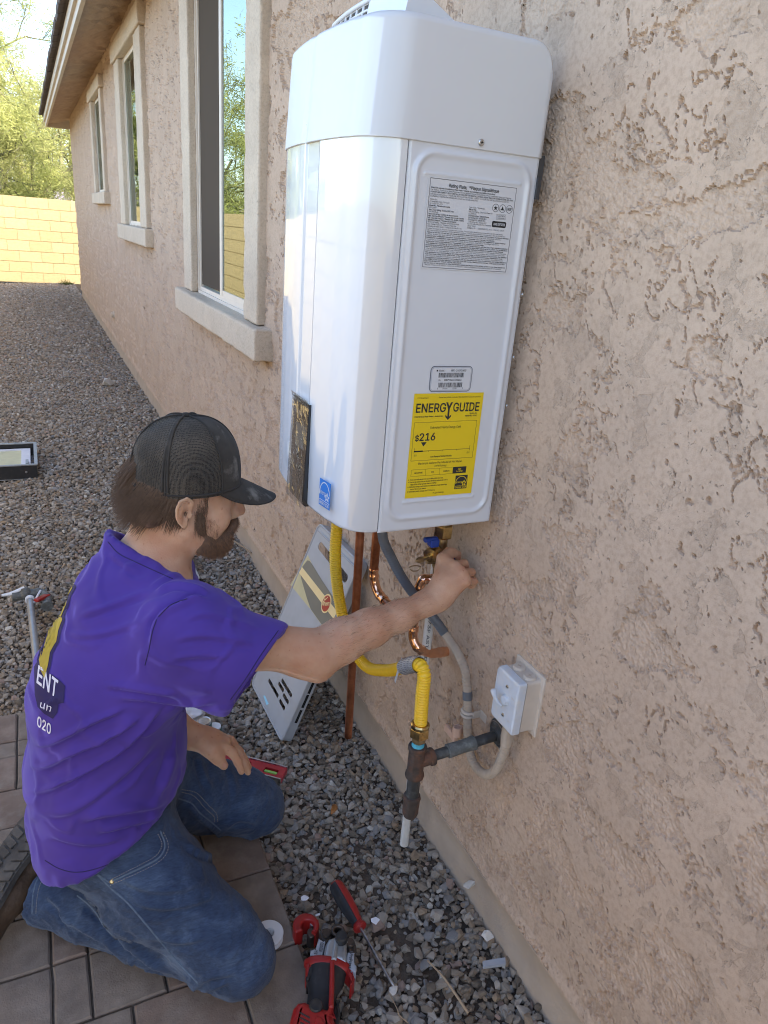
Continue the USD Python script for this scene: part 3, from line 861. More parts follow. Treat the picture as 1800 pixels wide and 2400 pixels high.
def side_panel():
    """The right hand side: a sheet with a pressed, rounded frame standing proud round a slightly lower field."""
    x = np.linspace(SEAM + 0.0012, XB, 130); z = np.linspace(ZB0, ZC0 + 0.012, 280)
    X, Z = np.meshgrid(x, z, indexing='ij')
    cx, cz, hx, hz, r = -0.1525, 1.2185, 0.1055, 0.3055, 0.032
    qx, qz = np.abs(X - cx) - hx + r, np.abs(Z - cz) - hz + r
    d = np.hypot(np.maximum(qx, 0), np.maximum(qz, 0)) + np.minimum(np.maximum(qx, qz), 0) - r
    rib = np.exp(-((d + 0.0) / 0.0052) ** 2) * 0.0042
    field = smoothstep(0.0, -0.012, d) * 0.0008
    # two short raised lines above and below the labels
    def line(z0, x0, x1, s):
        zz = z0 + s * (X - x0)
        return 0.0022 * np.exp(-((Z - zz) / 0.0022) ** 2) * smoothstep(x0 - 0.003, x0 + 0.003, X) * smoothstep(x1 + 0.003, x1 - 0.003, X)
    h = rib + field + line(1.494, -0.244, -0.062, 0.0) + line(0.9445, -0.228, -0.076, 0.0)
    e = np.minimum(np.minimum(X - x[0], x[-1] - X), Z - z[0])
    h = h - 0.004 * np.clip(1 - e / 0.004, 0, 1) ** 2
    V = np.stack([X, YR - h, Z], -1).reshape(-1, 3)
    n, m = X.shape
    i, j = np.meshgrid(np.arange(n - 1), np.arange(m - 1), indexing='ij')
    q = np.stack([i * m + j, (i + 1) * m + j, (i + 1) * m + j + 1, i * m + j + 1], -1).reshape(-1, 4)
    return trimesh.Trimesh(V, np.vstack([q[:, [0, 1, 2]], q[:, [0, 2, 3]]]), process=False)


obj('side_panel', side_panel(), 'white_paint', heater, smooth=True)

# the plain upper cover, its back top corners rounded
cover = plan(0.0035)
cov = loft(cover.segmentize(0.008), fillet(ZC0, ZC1, 0.0015, 0.012, 6))
v = cov.vertices.copy()
k = (v[:, 2] - ZC0) / (ZC1 - ZC0)
v[:, 0] = np.where(v[:, 0] < -0.1, v[:, 0] + 0.010 * k * np.clip((-0.1 - v[:, 0]) / 0.25, 0, 1), v[:, 0])     # leans back a little
rc = 0.036
zc = ZC1 - 0.0
over = np.clip((v[:, 0] - (XB - rc)) / rc, 0, 1)
v[:, 2] = np.where(v[:, 2] > ZC1 - 0.05, v[:, 2] - rc * (1 - np.sqrt(np.clip(1 - over ** 2, 0, 1))) * smoothstep(ZC1 - 0.05, ZC1 - 0.02, v[:, 2]), v[:, 2])
crease = 0.0022 * (smoothstep(1.340, 1.336, v[:, 1]) - smoothstep(1.318, 1.314, v[:, 1])) * (v[:, 0] < -0.30)
v[:, 0] += crease
obj('upper_cover', trimesh.Trimesh(v, cov.faces, process=False), 'white_matte', heater, smooth=35)
sc = frame(at(*z2(1093, 693), y=YR - 0.0035), (0, -1, 0))
s_ = obj('screw', lathe([(0, 0.0), (0.0052, 0.0), (0.0052, 0.0022), (0.0038, 0.0032), (0, 0.0034)], sc, 20), 'screw_steel', heater, smooth=30)
obj('screw_recess', [bx(-0.0026, 0.0026, -0.0006, 0.0006, 0.0033, 0.0037), bx(-0.0006, 0.0006, -0.0026, 0.0026, 0.0033, 0.0037)], 'black_gap', s_, inv=sc)

# vent terminal on top: a wedge with a slatted front
VX, VY0, VY1, VZ = -0.262, 1.178, 1.512, 1.762
def vent_front(t, z):                     # t 0..1 from right to left
    y = VY0 + t * (VY1 - VY0)
    return np.array([VX - 0.014 * (1 - (2 * t - 1) ** 2) + 0.012 * (z - 1.70) / 0.06, y, z])
ring = [vent_front(t, 1.68) for t in np.linspace(0, 1, 14)]
ringt = [vent_front(t, VZ) for t in np.linspace(0, 1, 14)]
grill_from = 5                              # right third is plain
A = np.array(ring); B = np.array(ringt)
vv, ff = [], []
def quad(a, b, c, d):
    i = len(vv); vv.extend([a, b, c, d]); ff.extend([[i, i + 1, i + 2], [i, i + 2, i + 3]])
for i in range(0, grill_from):
    quad(A[i], B[i], B[i + 1], A[i + 1])
back0, back1 = np.array([-0.132, VY0, 1.695]), np.array([-0.132, VY1, 1.695])
quad(A[0], back0, back0 + [0, 0, 0.008], B[0])
quad(A[-1], B[-1], back1 + [0, 0, 0.008], back1)
for i in range(13):
    f0 = back0 + (back1 - back0) * i / 13 + [0, 0, 0.008]; f1 = back0 + (back1 - back0) * (i + 1) / 13 + [0, 0, 0.008]
    quad(B[i], f0, f1, B[i + 1])
vent = obj('vent_terminal', trimesh.Trimesh(vv, ff, process=False), 'white_plastic', heater)
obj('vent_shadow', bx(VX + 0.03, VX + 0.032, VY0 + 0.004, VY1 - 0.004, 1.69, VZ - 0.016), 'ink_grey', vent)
tt = np.linspace(grill_from / 13, 1, 20)
for k in range(6):
    z = 1.704 + k * 0.0108
    path = [vent_front(t, z) + [0.004, 0, 0] for t in tt]
    obj('slat', tube(path, 0.0022, 6), 'white_plastic', vent, smooth=True)
for t in np.linspace(grill_from / 13, 1, 8):
    obj('vent_rib', tube([vent_front(t, 1.69) + [0.004, 0, 0], vent_front(t, VZ - 0.001) + [0.004, 0, 0]], 0.0026, 6), 'white_plastic', vent, smooth=True)
obj('vent_rim', tube([p + [0.001, 0, -0.001] for p in B], 0.004, 8), 'white_plastic', vent, smooth=True)

# middle channel and control panel with its loose protective film
obj('channel', bx(-0.3550, -0.352, 1.268, 1.322, ZB0 + 0.004, ZC0 + 0.02), 'white_gloss', heater)
TILT = 0.028                                    # the panel's face leans up a little
pface = lambda z, o=0.0: -0.3590 - TILT * (1.092 - z) - o
pprof = [(-0.352, ZB0 + 0.002), (pface(ZB0 + 0.006) + 0.005, ZB0 + 0.002), (pface(ZB0 + 0.006), ZB0 + 0.006), (pface(1.090), 1.090), (-0.359, 1.092), (-0.352, 1.092)]
pan = obj('control_panel', prism(pprof, 0.090, np.array([[1, 0, 0, 0], [0, 0, -1, 1.344], [0, 1, 0, 0], [0, 0, 0, 1.0]])), 'panel_black', heater)
obj('display', prism([(pface(0.998) + 0.002, 0.998), (pface(0.998, 0.0006), 0.998), (pface(1.044, 0.0006), 1.044), (pface(1.044) + 0.002, 1.044)], 0.048, np.array([[1, 0, 0, 0], [0, 0, -1, 1.322], [0, 1, 0, 0], [0, 0, 0, 1.0]])), 'lcd', pan)
for k in range(3):
    obj('panel_button', lathe([(0, 0), (0.0055, 0), (0.005, 0.0008), (0, 0.001)], frame((pface(0.962), 1.280 + 0.018 * k, 0.962), (-1, 0, 0)), 16), 'ink_grey', pan)
obj('panel_name', text('NAVIEN', 0.006, frame((-0.3639, 1.338, 1.062), (-1, 0, 0)) @ np.diag([1, 1, 1, 1.0]) @ trimesh.transformations.rotation_matrix(0, [0, 0, 1]), width=0.034), 'label_silver', pan) if False else None
XN = np.array([[0, 0, -1, pface(1.062, 0.0008)], [-1, 0, 0, 1.334], [0, 1, 0, 1.062], [0, 0, 0, 1.0]])
obj('panel_name', text('NAVIEN', 0.0065, XN, width=0.045), 'label_silver', pan)
u = np.linspace(1.251, 1.348, 40); w = np.linspace(ZB0 - 0.002, 1.100, 90)
fv, fq = grid_mesh(u, w, lambda Y, Z: np.stack([pface(Z, 0.0016) - 0.0022 * meshkit.fbm(np.stack([Y * 60, Z * 45, 0 * Y], -1), 3, 4) * smoothstep(1.04, 0.93, Z) - 0.001 - 0.003 * smoothstep(1.085, 1.1, Z), Y, Z], -1))
obj('protective_film', trimesh.Trimesh(fv, np.vstack([fq[:, [0, 2, 1]], fq[:, [0, 3, 2]]]), process=False), 'panel_film', pan, smooth=True)
def bracket(z, nm):
    obj(nm, [bx(XB, -0.019, YR + 0.002, YR + 0.010, z - 0.040, z + 0.012), bx(XB, -0.023, YR - 0.003, YR + 0.002, z - 0.055, z - 0.022)], 'bracket_steel', heater)
plain('bracket_steel', (0.06, 0.06, 0.062), 0.5, metal=0.3)
bracket(1.53, 'wall_bracket')
for _z in (1.12, 1.21, 1.32):
    obj('side_screw', lathe([(0, 0), (0.0035, 0), (0.003, 0.002), (0, 0.0025)], frame((XB + 0.003, YR, _z), (0.5, -1, 0)), 12), 'screw_steel', heater)

# ---- labels on the side; local frame: x to the right along +x, y up, standing a hair proud of the field
YS = YR - 0.0014


def on_side(x, z, lift=0.0):
    return np.array([[1, 0, 0, x], [0, 0, -1, YS - lift], [0, 1, 0, z], [0, 0, 0, 1.0]])


def sheet(w, h, M, r=0.0005):
    m = prism(rrect(0, w, 0, h, r), 0.0003); return moved(m, M)


def frame_line(x0, x1, y0, y1, t):
    return sbox(x0, y0, x1, y1).difference(sbox(x0 + t, y0 + t, x1 - t, y1 - t))


# rating plate
RX, RZ, RW, RH = -0.2325, 1.3555, 0.163, 0.133
rp = obj('rating_plate', sheet(RW + 0.006, RH + 0.004, on_side(RX - 0.003, RZ - 0.002)), 'label_white', heater)
L1 = on_side(RX, RZ, 0.0004)
ink = [prism(frame_line(0, RW, 0, RH, 0.0007), 0.0001, L1), text('Rating Plate,  *Plaque Signalétique', 0.0048, L1 @ trimesh.transformations.translation_matrix((0.034, RH - 0.0105, 0)), bold=True, width=0.095)]
LINES = [('Direct Vent Automatic Instantaneous Water Heater *Chauffe-eau instantané automatique à évent direct', 0.120, 1), ('For Indoor, Outdoor or Manufactured Home (Mobile Home) Installation *Pour installation dans une maison', 0.152, 0), ('FOR EITHER DIRECT VENT INSTALLATION OR FOR INSTALLATION USING INDOOR COMBUSTION AIR (See', 0.156, 1), ('Installation Instructions). *POUR UNE INSTALLATION À ÉVENT DIRECT OU POUR UNE INSTALLATION AVEC AIR DE', 0.148, 0), ('COMBUSTION INTÉRIEUR (Voir les instructions)', 0.088, 0)]
yy = RH - 0.0145
for s, wd, b in LINES:
    ink.append(text(s, 0.0021, L1 @ trimesh.transformations.translation_matrix((0.002, yy, 0)), bold=bool(b), width=wd)); yy -= 0.0031
LEFT = [('Navien, Inc.', .014), ('20 Goodyear, Irvine, CA 92618', .036), ('Tel. 1-800-519-8794', .024), ('Model No., *Numéro de modèle', .038), ('NPE-240A2', .013), ('Max. Input Rating, *Entrée (GN), max', .046), ('199,900 Btu/h', .017), ('Recovery Rating, *Calibre de recouvrement', .054), ('Max. Inlet Gas Pressure, *Pression max. de gaz d\'entrée', .066), ('Min. Inlet Gas Pressure, *Pression min. de gaz d\'entrée', .066), ('Manifold Pressure, *Pression d\'admission', .052), ('Electrical Rating, *Régime nominal électrique', .058), ('Max. Water Pressure, *Pression d\'eau max', .053), ('Category of water heater, *Catégorie de chauffe-eau', .064)]
yy = RH - 0.0315
for i, (s, wd) in enumerate(LEFT):
    ink.append(text(s, 0.0021, L1 @ trimesh.transformations.translation_matrix((0.002, yy, 0)), width=wd, bold=i in (3, 5, 7, 8, 9, 10))); yy -= 0.00305
RIGHT = [('Type of Gas, *Type de gaz', .030), ('Natural Gas', .014), ('Min. Input Rating, *Débit calorifique min', .046), ('13,300 Btu/h', .015), ('230 Gallons/Hour, *gallons/heures', .040), ('10.5 Inches W.C. *pouces W.C.', .036), ('3.5 Inches W.C. *pouces W.C.', .034), ('-0.08 Inches W.C. *pouces W.C.', .037), ('AC 120 Volts 60Hz, less than 2 amperes', .046), ('150 psi *lb/po2', .016), ('Category IV      CSA/ANSI Z21.10.3 - CSA 4.3-2019', .072)]
yy = RH - 0.0375
for i, (s, wd) in enumerate(RIGHT):
    ink.append(text(s, 0.0021, L1 @ trimesh.transformations.translation_matrix((0.0755, yy, 0)), width=wd, bold=i in (1, 4, 5, 6))); yy -= 0.0031
LONG = [('Orifices necessary for Propane conversion are provided. *Les injecteurs nécessaires à la conversion au GPL sont fournis.', .145, 0), ('Minimum ambient temperature at the installation location, *Température ambiante minimale sur le lieu de l\'installation', .150, 0), ('Failure to use the correct gas can cause problems which can result in death, serious injury or property damage.', .158, 1), ('Utiliser le bon gaz peut causer des problèmes qui peuvent mener à la mort, blessures sévères', .142, 0), ('Consult your installation manual for more information. *Consulter votre manuel d\'installation', .130, 1), ('Suitable for combination water (potable) heating and space heating and not suitable for space heating', .152, 1), ('*Convient au chauffage combiné de l\'eau potable et des locaux, mais non au chauffage des locaux', .140, 0), ('Suitable for commercial installations. *Convenable pour installations commerciales.', .110, 1), ('This appliance is certified for use at altitudes up to 4,500 ft in accordance with the latest High Altitude installation', .158, 1), ('procedures at normal manifold pressure. This appliance has also been tested up to 10,100 ft. For installations', .158, 1), ('above 4,500 ft, follow the directions provided in the High Altitude Installations section of the Manual', .150, 1), ('*Cet appareil est certifié pour une utilisation à des altitudes allant jusqu\'à 4 500 pieds conformément', .156, 0), ('CAN/CGA 2.17. Cet appareil a aussi été testé jusqu\'à 10 100 pieds dans des conditions normales', .154, 0), ('This appliance must be installed in accordance with local codes, or in the absence of local codes, the National', .158, 1), ('Fuel Gas Code, ANSI Z223.1/NFPA 54, or the CSA B149.1, Natural Gas and Propane Installation Code', .150, 1), ('*Cet appareil doit être installé en conformité avec les codes locaux ou, en l\'absence de codes locaux', .152, 0), ('This appliance must be installed in accordance with the Manufactured Home Construction and Safety Standard', .158, 1), ('Part 3280 or the Canadian standard CAN/CSA Z240 MH Series, Manufactured Homes. *Cet appareil doit être', .156, 1), ('FOR YOUR SAFETY *POUR VOTRE SÉCURITÉ', .070, 1), ('Do not store or use gasoline or other flammable vapors and liquids in the vicinity of this or any other appliances', .158, 1), ('*Ne pas entreposer ni utiliser d\'essence ou d\'autres vapeurs et liquides inflammables près de cet appareil', .150, 0)]
yy = RH - 0.0745
for s, wd, b in LONG:
    ink.append(text(s, 0.0018, L1 @ trimesh.transformations.translation_matrix((0.002, yy, 0)), width=wd, bold=bool(b))); yy -= 0.00275
for k in range(3):
    c = Point(0.1265 + 0.0135 * k, RH - 0.0335)
    ink.append(prism(c.buffer(0.0063).difference(c.buffer(0.0056)), 0.0001, L1))
star5 = lambda r: Polygon([(r * (1 if i % 2 == 0 else 0.42) * math.sin(i * math.pi / 5), r * (1 if i % 2 == 0 else 0.42) * math.cos(i * math.pi / 5)) for i in range(10)])
ink.append(prism(star5(0.0042), 0.0001, L1 @ trimesh.transformations.translation_matrix((0.1265, RH - 0.0337, 0))))
ink.append(prism(Polygon([(0, 0.0045), (0.002, 0), (0.0045, -0.002), (-0.0045, -0.002), (-0.002, 0)]), 0.0001, L1 @ trimesh.transformations.translation_matrix((0.140, RH - 0.0340, 0))))
ink.append(text('NSF', 0.0042, L1 @ trimesh.transformations.translation_matrix((0.1495, RH - 0.0355, 0)), bold=True, width=0.0085))
ink += [prism(frame_line(0.130, 0.148, RH - 0.0505, RH - 0.0425, 0.0003), 0.0001, L1), text('Low NOx', 0.0028, L1 @ trimesh.transformations.translation_matrix((0.132, RH - 0.0462, 0)), width=0.014), text('EMISSIONS', 0.002, L1 @ trimesh.transformations.translation_matrix((0.132, RH - 0.0494, 0)), width=0.014)]
ink.append(prism(rrect(0.123, 0.151, RH - 0.0630, RH - 0.0535, 0.0025), 0.0001, L1))
obj('plate_print', ink, 'ink_black', rp)
obj('plate_print', text('AHRI CERTIFIED', 0.0035, L1 @ trimesh.transformations.translation_matrix((0.1255, RH - 0.0600, 0.0003)), bold=True, width=0.023), 'label_white', rp)

# bar code label
BX, BZ, BW, BH = -0.1975, 1.1490, 0.085, 0.0455
M0 = on_side(BX, BZ)
bl = obj('model_label', moved(prism(rrect(0, BW, 0, BH, 0.008), 0.0003), M0), 'label_navy', heater)
obj('label_border', moved(prism(rrect(0.001, BW - 0.001, 0.001, BH - 0.001, 0.0072), 0.0003), on_side(BX, BZ, 0.0003)), 'label_silver', bl)
obj('label_field', moved(prism(rrect(0.0035, BW - 0.0035, 0.0035, BH - 0.0035, 0.005), 0.0003), on_side(BX, BZ, 0.0006)), 'label_white', bl)
L2 = on_side(BX, BZ, 0.00095); T2 = lambda x, y: L2 @ trimesh.transformations.translation_matrix((x, y, 0))
rb = np.random.default_rng(2)
ink = [text('Model :', 0.0034, T2(0.0155, 0.0360), width=0.0125), text('NPE-240A2(NG)', 0.0036, T2(0.040, 0.0360), width=0.031), moved(prism(sbox(0.0115, 0.0362, 0.0140, 0.0390), 0.0001), L2), text('SN.', 0.003, T2(0.0165, 0.0195), width=0.005), text('2087Y24X1122461', 0.0034, T2(0.0275, 0.0195), bold=True, width=0.036), text('8', 0.0028, T2(0.0155, 0.0048)), text('84964', 0.0028, T2(0.0265, 0.0048), width=0.010), text('02087', 0.0028, T2(0.0465, 0.0048), width=0.010), text('0', 0.0028, T2(0.0665, 0.0050))]
for y0, y1, x0, x1 in ((0.0255, 0.0338, 0.0165, 0.068), (0.0080, 0.0165, 0.0175, 0.0655)):
    x = x0
    while x < x1:
        w = rb.choice([0.0004, 0.0008, 0.0012]); ink.append(moved(prism(sbox(x, y0, x + w, y1), 0.0001), L2)); x += w + rb.choice([0.0004, 0.0007, 0.001])
obj('label_print', ink, 'ink_black', bl)

# yellow energy label
EX, EZ, EW, EH = -0.2250, 0.9520, 0.1425, 0.1945
eg = obj('energy_label', sheet(EW, EH, on_side(EX, EZ)), 'label_yellow', heater)
L3 = on_side(EX, EZ, 0.0004); T3 = lambda x, y: L3 @ trimesh.transformations.translation_matrix((x, y, 0))
ink = [text('U.S. Government', 0.0028, T3(0.006, EH - 0.0090), width=0.022), text('Federal law prohibits removal of this label before consumer purchase', 0.0025, T3(0.049, EH - 0.0085), width=0.087),
       text('ENERG', 0.0155, T3(0.004, EH - 0.0335), bold=True, width=0.062), text('GUIDE', 0.0155, T3(0.080, EH - 0.0335), bold=True, width=0.056),
       prism(Polygon([(0.0655, EH - 0.0165), (0.0695, EH - 0.0165), (0.0725, EH - 0.0235), (0.0755, EH - 0.0165), (0.0795, EH - 0.0165), (0.0743, EH - 0.0285), (0.0743, EH - 0.043), (0.0785, EH - 0.039), (0.0785, EH - 0.043), (0.0725, EH - 0.0490), (0.0665, EH - 0.043), (0.0665, EH - 0.039), (0.0707, EH - 0.043), (0.0707, EH - 0.0285)]), 0.0001, L3),
       text('Instantaneous Water Heater - Natural Gas', 0.0026, T3(0.004, EH - 0.0425), bold=True, width=0.057), text('Navien, Inc.', 0.0026, T3(0.117, EH - 0.0390), bold=True, width=0.016), text('Model NPE-240A2', 0.0026, T3(0.108, EH - 0.0435), bold=True, width=0.025),
       prism(frame_line(0.005, 0.135, 0.0715, EH - 0.0515, 0.0005), 0.0001, L3),
       text('Estimated Yearly Energy Cost', 0.0042, T3(0.038, EH - 0.0640), width=0.064), text('$', 0.010, T3(0.0085, EH - 0.0855), bold=True), text('216', 0.0135, T3(0.0165, EH - 0.0855), bold=True, width=0.034),
       prism(Polygon([(0.022, EH - 0.0885), (0.034, EH - 0.0885), (0.028, EH - 0.0965)]), 0.0001, L3),
       prism(sbox(0.010, 0.0889, 0.127, 0.0896), 0.0001, L3), prism(sbox(0.010, 0.0880, 0.028, 0.0905), 0.0001, L3)]
for x in (0.010, 0.040, 0.0695, 0.0985, 0.1265):
    ink.append(prism(sbox(x - 0.0003, 0.086 if x in (0.010, 0.1265) else 0.087, x + 0.0003, 0.0955 if x in (0.010, 0.1265) else 0.0900), 0.0001, L3))
ink += [text('$210', 0.003, T3(0.010, 0.0805), width=0.006), text('$251', 0.003, T3(0.121, 0.0805), width=0.006), text('Cost Range of Similar Models', 0.0028, T3(0.044, 0.0765), bold=True, width=0.045),
        text('Maximum Gallons Per Minute of Hot Water', 0.0040, T3(0.020, 0.0640), width=0.093), text('(GPM Rating)', 0.0034, T3(0.055, 0.0580), width=0.025)]
for k, (x0, x1) in enumerate(((0.008, 0.0375), (0.0375, 0.067), (0.067, 0.0955))):
    ink.append(prism(frame_line(x0, x1 + 0.0004, 0.0420, 0.0548, 0.0004), 0.0001, L3))
    ink.append(text(('very small', 'low', 'medium')[k], 0.0032, T3(x0 + (0.006, 0.012, 0.008)[k], 0.0470), bold=True, width=(0.0175, 0.006, 0.013)[k]))
ink.append(prism(sbox(0.0955, 0.0420, 0.1245, 0.0548), 0.0001, L3))
for k, (s, wd) in enumerate((('★ Your cost will depend on your utility rates and use.', 0.070), ('Cost range based only on models fueled by natural gas with a', 0.080), ('High GPM rating (greater than 4.0 GPM).', 0.055), ('Estimated energy cost based on a national average natural gas', 0.080), ('cost of $1.21 per therm.', 0.034), ('Estimated yearly energy use: 179 therms.', 0.055))):
    s = s.replace('★ ', '')
    ink.append(text(s, 0.0024, T3(0.0065 if k in (0, 1, 3, 5) else 0.0085, 0.0345 - 0.0046 * k), bold=True, width=wd))
    if k in (0, 1, 3, 5):
        ink.append(prism(Point(0.0045, 0.0356 - 0.0046 * k).buffer(0.0008), 0.0001, L3))
ink.append(text('ftc.gov/energy', 0.0030, T3(0.0575, 0.0055), width=0.024))
obj('label_print', ink, 'ink_black', eg)
obj('label_print', [text('high', 0.003, T3(0.106, 0.0492) @ trimesh.transformations.translation_matrix((0, 0, 0.0003)), bold=True, width=0.007), text('5.6 GPM', 0.003, T3(0.103, 0.0448) @ trimesh.transformations.translation_matrix((0, 0, 0.0003)), bold=True, width=0.013)], 'label_yellow', eg)


def star_logo(parent, T, w, h, ground, mark):
    """The square efficiency mark: an arc, a star, script and a name strip below."""
    obj('mark_ground', moved(prism(sbox(0, 0, w, h), 0.0002), T(0, 0, 0)), ground, parent)
    arc = [(w * 0.5 + w * 0.47 * math.cos(t), h * 0.42 + h * 0.50 * math.sin(t)) for t in np.linspace(0.25, math.pi * 1.0, 24)]
    m = [moved(prism(LineString(arc).buffer(w * 0.022), 0.0001), T(0, 0, 0.0003)), text('energy', h * 0.17, T(w * 0.06, h * 0.44, 0.0003), width=w * 0.62),
         moved(prism(star5(w * 0.20).exterior.buffer(w * 0.022), 0.0001), T(w * 0.74, h * 0.42, 0.0003)), moved(prism(sbox(w * 0.03, h * 0.215, w * 0.97, h * 0.235), 0.0001), T(0, 0, 0.0003)),
         text('ENERGY STAR', h * 0.115, T(w * 0.06, h * 0.06, 0.0003), bold=True, width=w * 0.88)]
    obj('mark_print', m, mark, parent)


star_logo(eg, lambda x, y, z: T3(0.1035 + x, 0.0105 + y) @ trimesh.transformations.translation_matrix((0, 0, z)), 0.0265, 0.0270, 'ink_black', 'label_yellow')

# blue mark on the front, following the curve of the corner
ESY, ESZ = 1.190, 0.918
def on_front(x, y, z):
    yy = ESY - x * 0.0
    d = np.array([0.16, -0.987, 0]); d /= np.linalg.norm(d)
    n = np.array([-d[1] * -1, 0, 0])
    o = np.array([-0.3555, ESY, ESZ]) 
    nx = np.array([-0.987, -0.16, 0])
    M = np.eye(4); M[:3, 0] = d; M[:3, 1] = (0, 0, 1); M[:3, 2] = nx; M[:3, 3] = o + d * x + np.array([0, 0, 1]) * y + nx * z
    return M
es = obj('energy_sticker', moved(prism(sbox(0, 0, 0.040, 0.052), 0.0003), on_front(0, 0, 0)), 'label_blue', heater)
star_logo(es, lambda x, y, z: on_front(x, y, z + 0.0004), 0.040, 0.052, 'label_blue', 'label_white')
# ================================================================== pipes, hose, conduit, switch box
plain('hose_yellow', (0.80, 0.50, 0.020), 0.36, var=0.06, scale=60, dirt=(0.55, 0.34, 0.03), dscale=30, dlo=0.55, dhi=0.8, dfac=0.5)
plain('copper_old', (0.46, 0.185, 0.095), 0.42, metal=1.0, var=0.22, scale=22, dirt=(0.20, 0.075, 0.04), dscale=26, dlo=0.42, dhi=0.7, dfac=0.8, rvar=0.12)
plain('copper_new', (0.98, 0.55, 0.36), 0.17, metal=1.0, var=0.14, scale=40, rvar=0.06)
plain('brass', (0.56, 0.40, 0.17), 0.27, metal=1.0, var=0.14, scale=60, rvar=0.08)
plain('bronze', (0.40, 0.31, 0.18), 0.42, metal=1.0, var=0.2, scale=60, rvar=0.1)
plain('handle_blue', (0.012, 0.045, 0.26), 0.4)
plain('iron_black', (0.035, 0.036, 0.036), 0.5, var=0.35, scale=60, dirt=(0.12, 0.13, 0.125), dscale=50, dlo=0.5, dhi=0.7, dfac=0.6, bump=0.0005, bscale=300)
plain('iron_rusty', (0.052, 0.040, 0.034), 0.75, var=0.4, scale=50, dirt=(0.15, 0.062, 0.03), dscale=34, dlo=0.45, dhi=0.66, dfac=0.75, bump=0.0008, bscale=260)
plain('iron_grey', (0.10, 0.105, 0.10), 0.55, var=0.3, scale=60, dirt=(0.22, 0.24, 0.23), dscale=60, dlo=0.5, dhi=0.7, dfac=0.6, bump=0.0005, bscale=300)
plain('thread_tape', (0.09, 0.40, 0.52), 0.5, var=0.2, scale=200)
plain('conduit_grey', (0.115, 0.125, 0.14), 0.42, var=0.1, scale=40)
plain('conduit_painted', (0.40, 0.325, 0.25), 0.7, var=0.08, scale=40, dirt=(0.26, 0.22, 0.18), dscale=25, dlo=0.5, dhi=0.75, dfac=0.5)
plain('pvc', (0.60, 0.585, 0.54), 0.45, var=0.08, scale=30, dirt=(0.36, 0.30, 0.22), dscale=20, dlo=0.5, dhi=0.75, dfac=0.6)
plain('box_painted', (0.53, 0.455, 0.375), 0.65, var=0.06, scale=40, dirt=(0.42, 0.36, 0.30), dscale=22, dlo=0.5, dhi=0.7, dfac=0.5, bump=0.0003, bscale=500)
plain('box_cover', (0.52, 0.55, 0.59), 0.55, var=0.07, scale=60, dirt=(0.60, 0.58, 0.54), dscale=45, dlo=0.47, dhi=0.66, dfac=0.75, bump=0.0003, bscale=500)
plain('pink_beige', (0.56, 0.38, 0.29), 0.6, var=0.08, scale=60)
plain('tag_foil', (0.60, 0.60, 0.60), 0.28, metal=0.6, var=0.1, scale=50)


def ringed(path, r, rings=(), rw=0.006, rh=0.0014):
    """Radii for a tube with press rings at the given fractions of its length."""
    s = np.r_[0, np.cumsum(np.linalg.norm(np.diff(path, axis=0), axis=1))]
    R = np.full(len(path), r)
    for t in rings:
        R += rh * np.exp(-((s - t * s[-1]) / rw) ** 2)
    return R


def hexnut(r, h, M, hole=0):
    p = Polygon([(r * math.cos(a), r * math.sin(a)) for a in np.arange(6) * math.pi / 3])
    b = loft(p.segmentize(0.004), [(0, r * 0.06), (h * 0.12, 0), (h * 0.88, 0), (h, r * 0.06)])
    return moved(b, M)


def cyl(a, b, r, n=24, **k):
    a, b = np.asarray(a, float), np.asarray(b, float)
    return tube([a, a + (b - a) * 0.001, b - (b - a) * 0.001, b], r, n, **k)


# gas supply: flange on the wall, pipe, tee, drip leg
gas = thing('gas_pipe', 'black iron gas pipe with tee and rusty drip leg out of the wall', 'pipe')
G0 = np.array([-0.002, 0.991, 0.444]); G1 = at(975, 1785, y=0.997)
gd = G1 - G0; gl = np.linalg.norm(gd); gd /= gl
FM = frame(G0, gd)
obj('wall_flange', lathe([(0, -0.004), (0.034, -0.004), (0.034, 0.003), (0.030, 0.006), (0.021, 0.008), (0.0185, 0.014), (0, 0.014)], FM, 40), 'iron_black', gas, smooth=35)
obj('flange_ring', lathe([(0.0290, 0.0064), (0.0303, 0.0062), (0.0303, 0.0072), (0.0290, 0.0074)], FM, 40), 'screw_steel', gas, smooth=35)
obj('nipple', cyl(G0, G0 + gd * (gl - 0.02), 0.0107), 'iron_black', gas, smooth=35)
obj('coupling', lathe([(0.0105, 0.062), (0.0142, 0.063), (0.0150, 0.067), (0.0140, 0.071), (0.0136, 0.10), (0.0146, 0.118), (0.0146, 0.124), (0.0105, 0.125)], FM, 28), 'iron_grey', gas, smooth=35)
obj('coupling', lathe([(0.0105, 0.0625), (0.0152, 0.0625), (0.0152, 0.0650), (0.0105, 0.0650)], FM, 28), 'iron_grey', gas, smooth=35)
tee_top, tee_bot = 0.040, -0.036
TM = np.eye(4); TM[:3, 3] = G1
obj('tee', [lathe([(0.011, tee_bot), (0.0188, tee_bot), (0.0196, tee_bot + 0.004), (0.0188, tee_bot + 0.009), (0.0168, tee_bot + 0.012), (0.0165, tee_top - 0.012), (0.0188, tee_top - 0.009), (0.0192, tee_top - 0.003), (0.0180, tee_top), (0.010, tee_top)], TM, 32),
            lathe([(0.0150, gl - 0.004), (0.0152, gl - 0.028), (0.0180, gl - 0.030), (0.0185, gl - 0.036), (0.0172, gl - 0.039), (0.0105, gl - 0.039)], FM, 28)], 'iron_rusty', gas, smooth=35)
zb = at(975, 1863, y=0.997)[2] - G1[2]; zc = at(958, 1911, y=0.997)[2] - G1[2]
obj('drip_nipple', lathe([(0.0132, tee_bot), (0.0133, zb)], TM, 28), 'iron_black', gas, smooth=True)
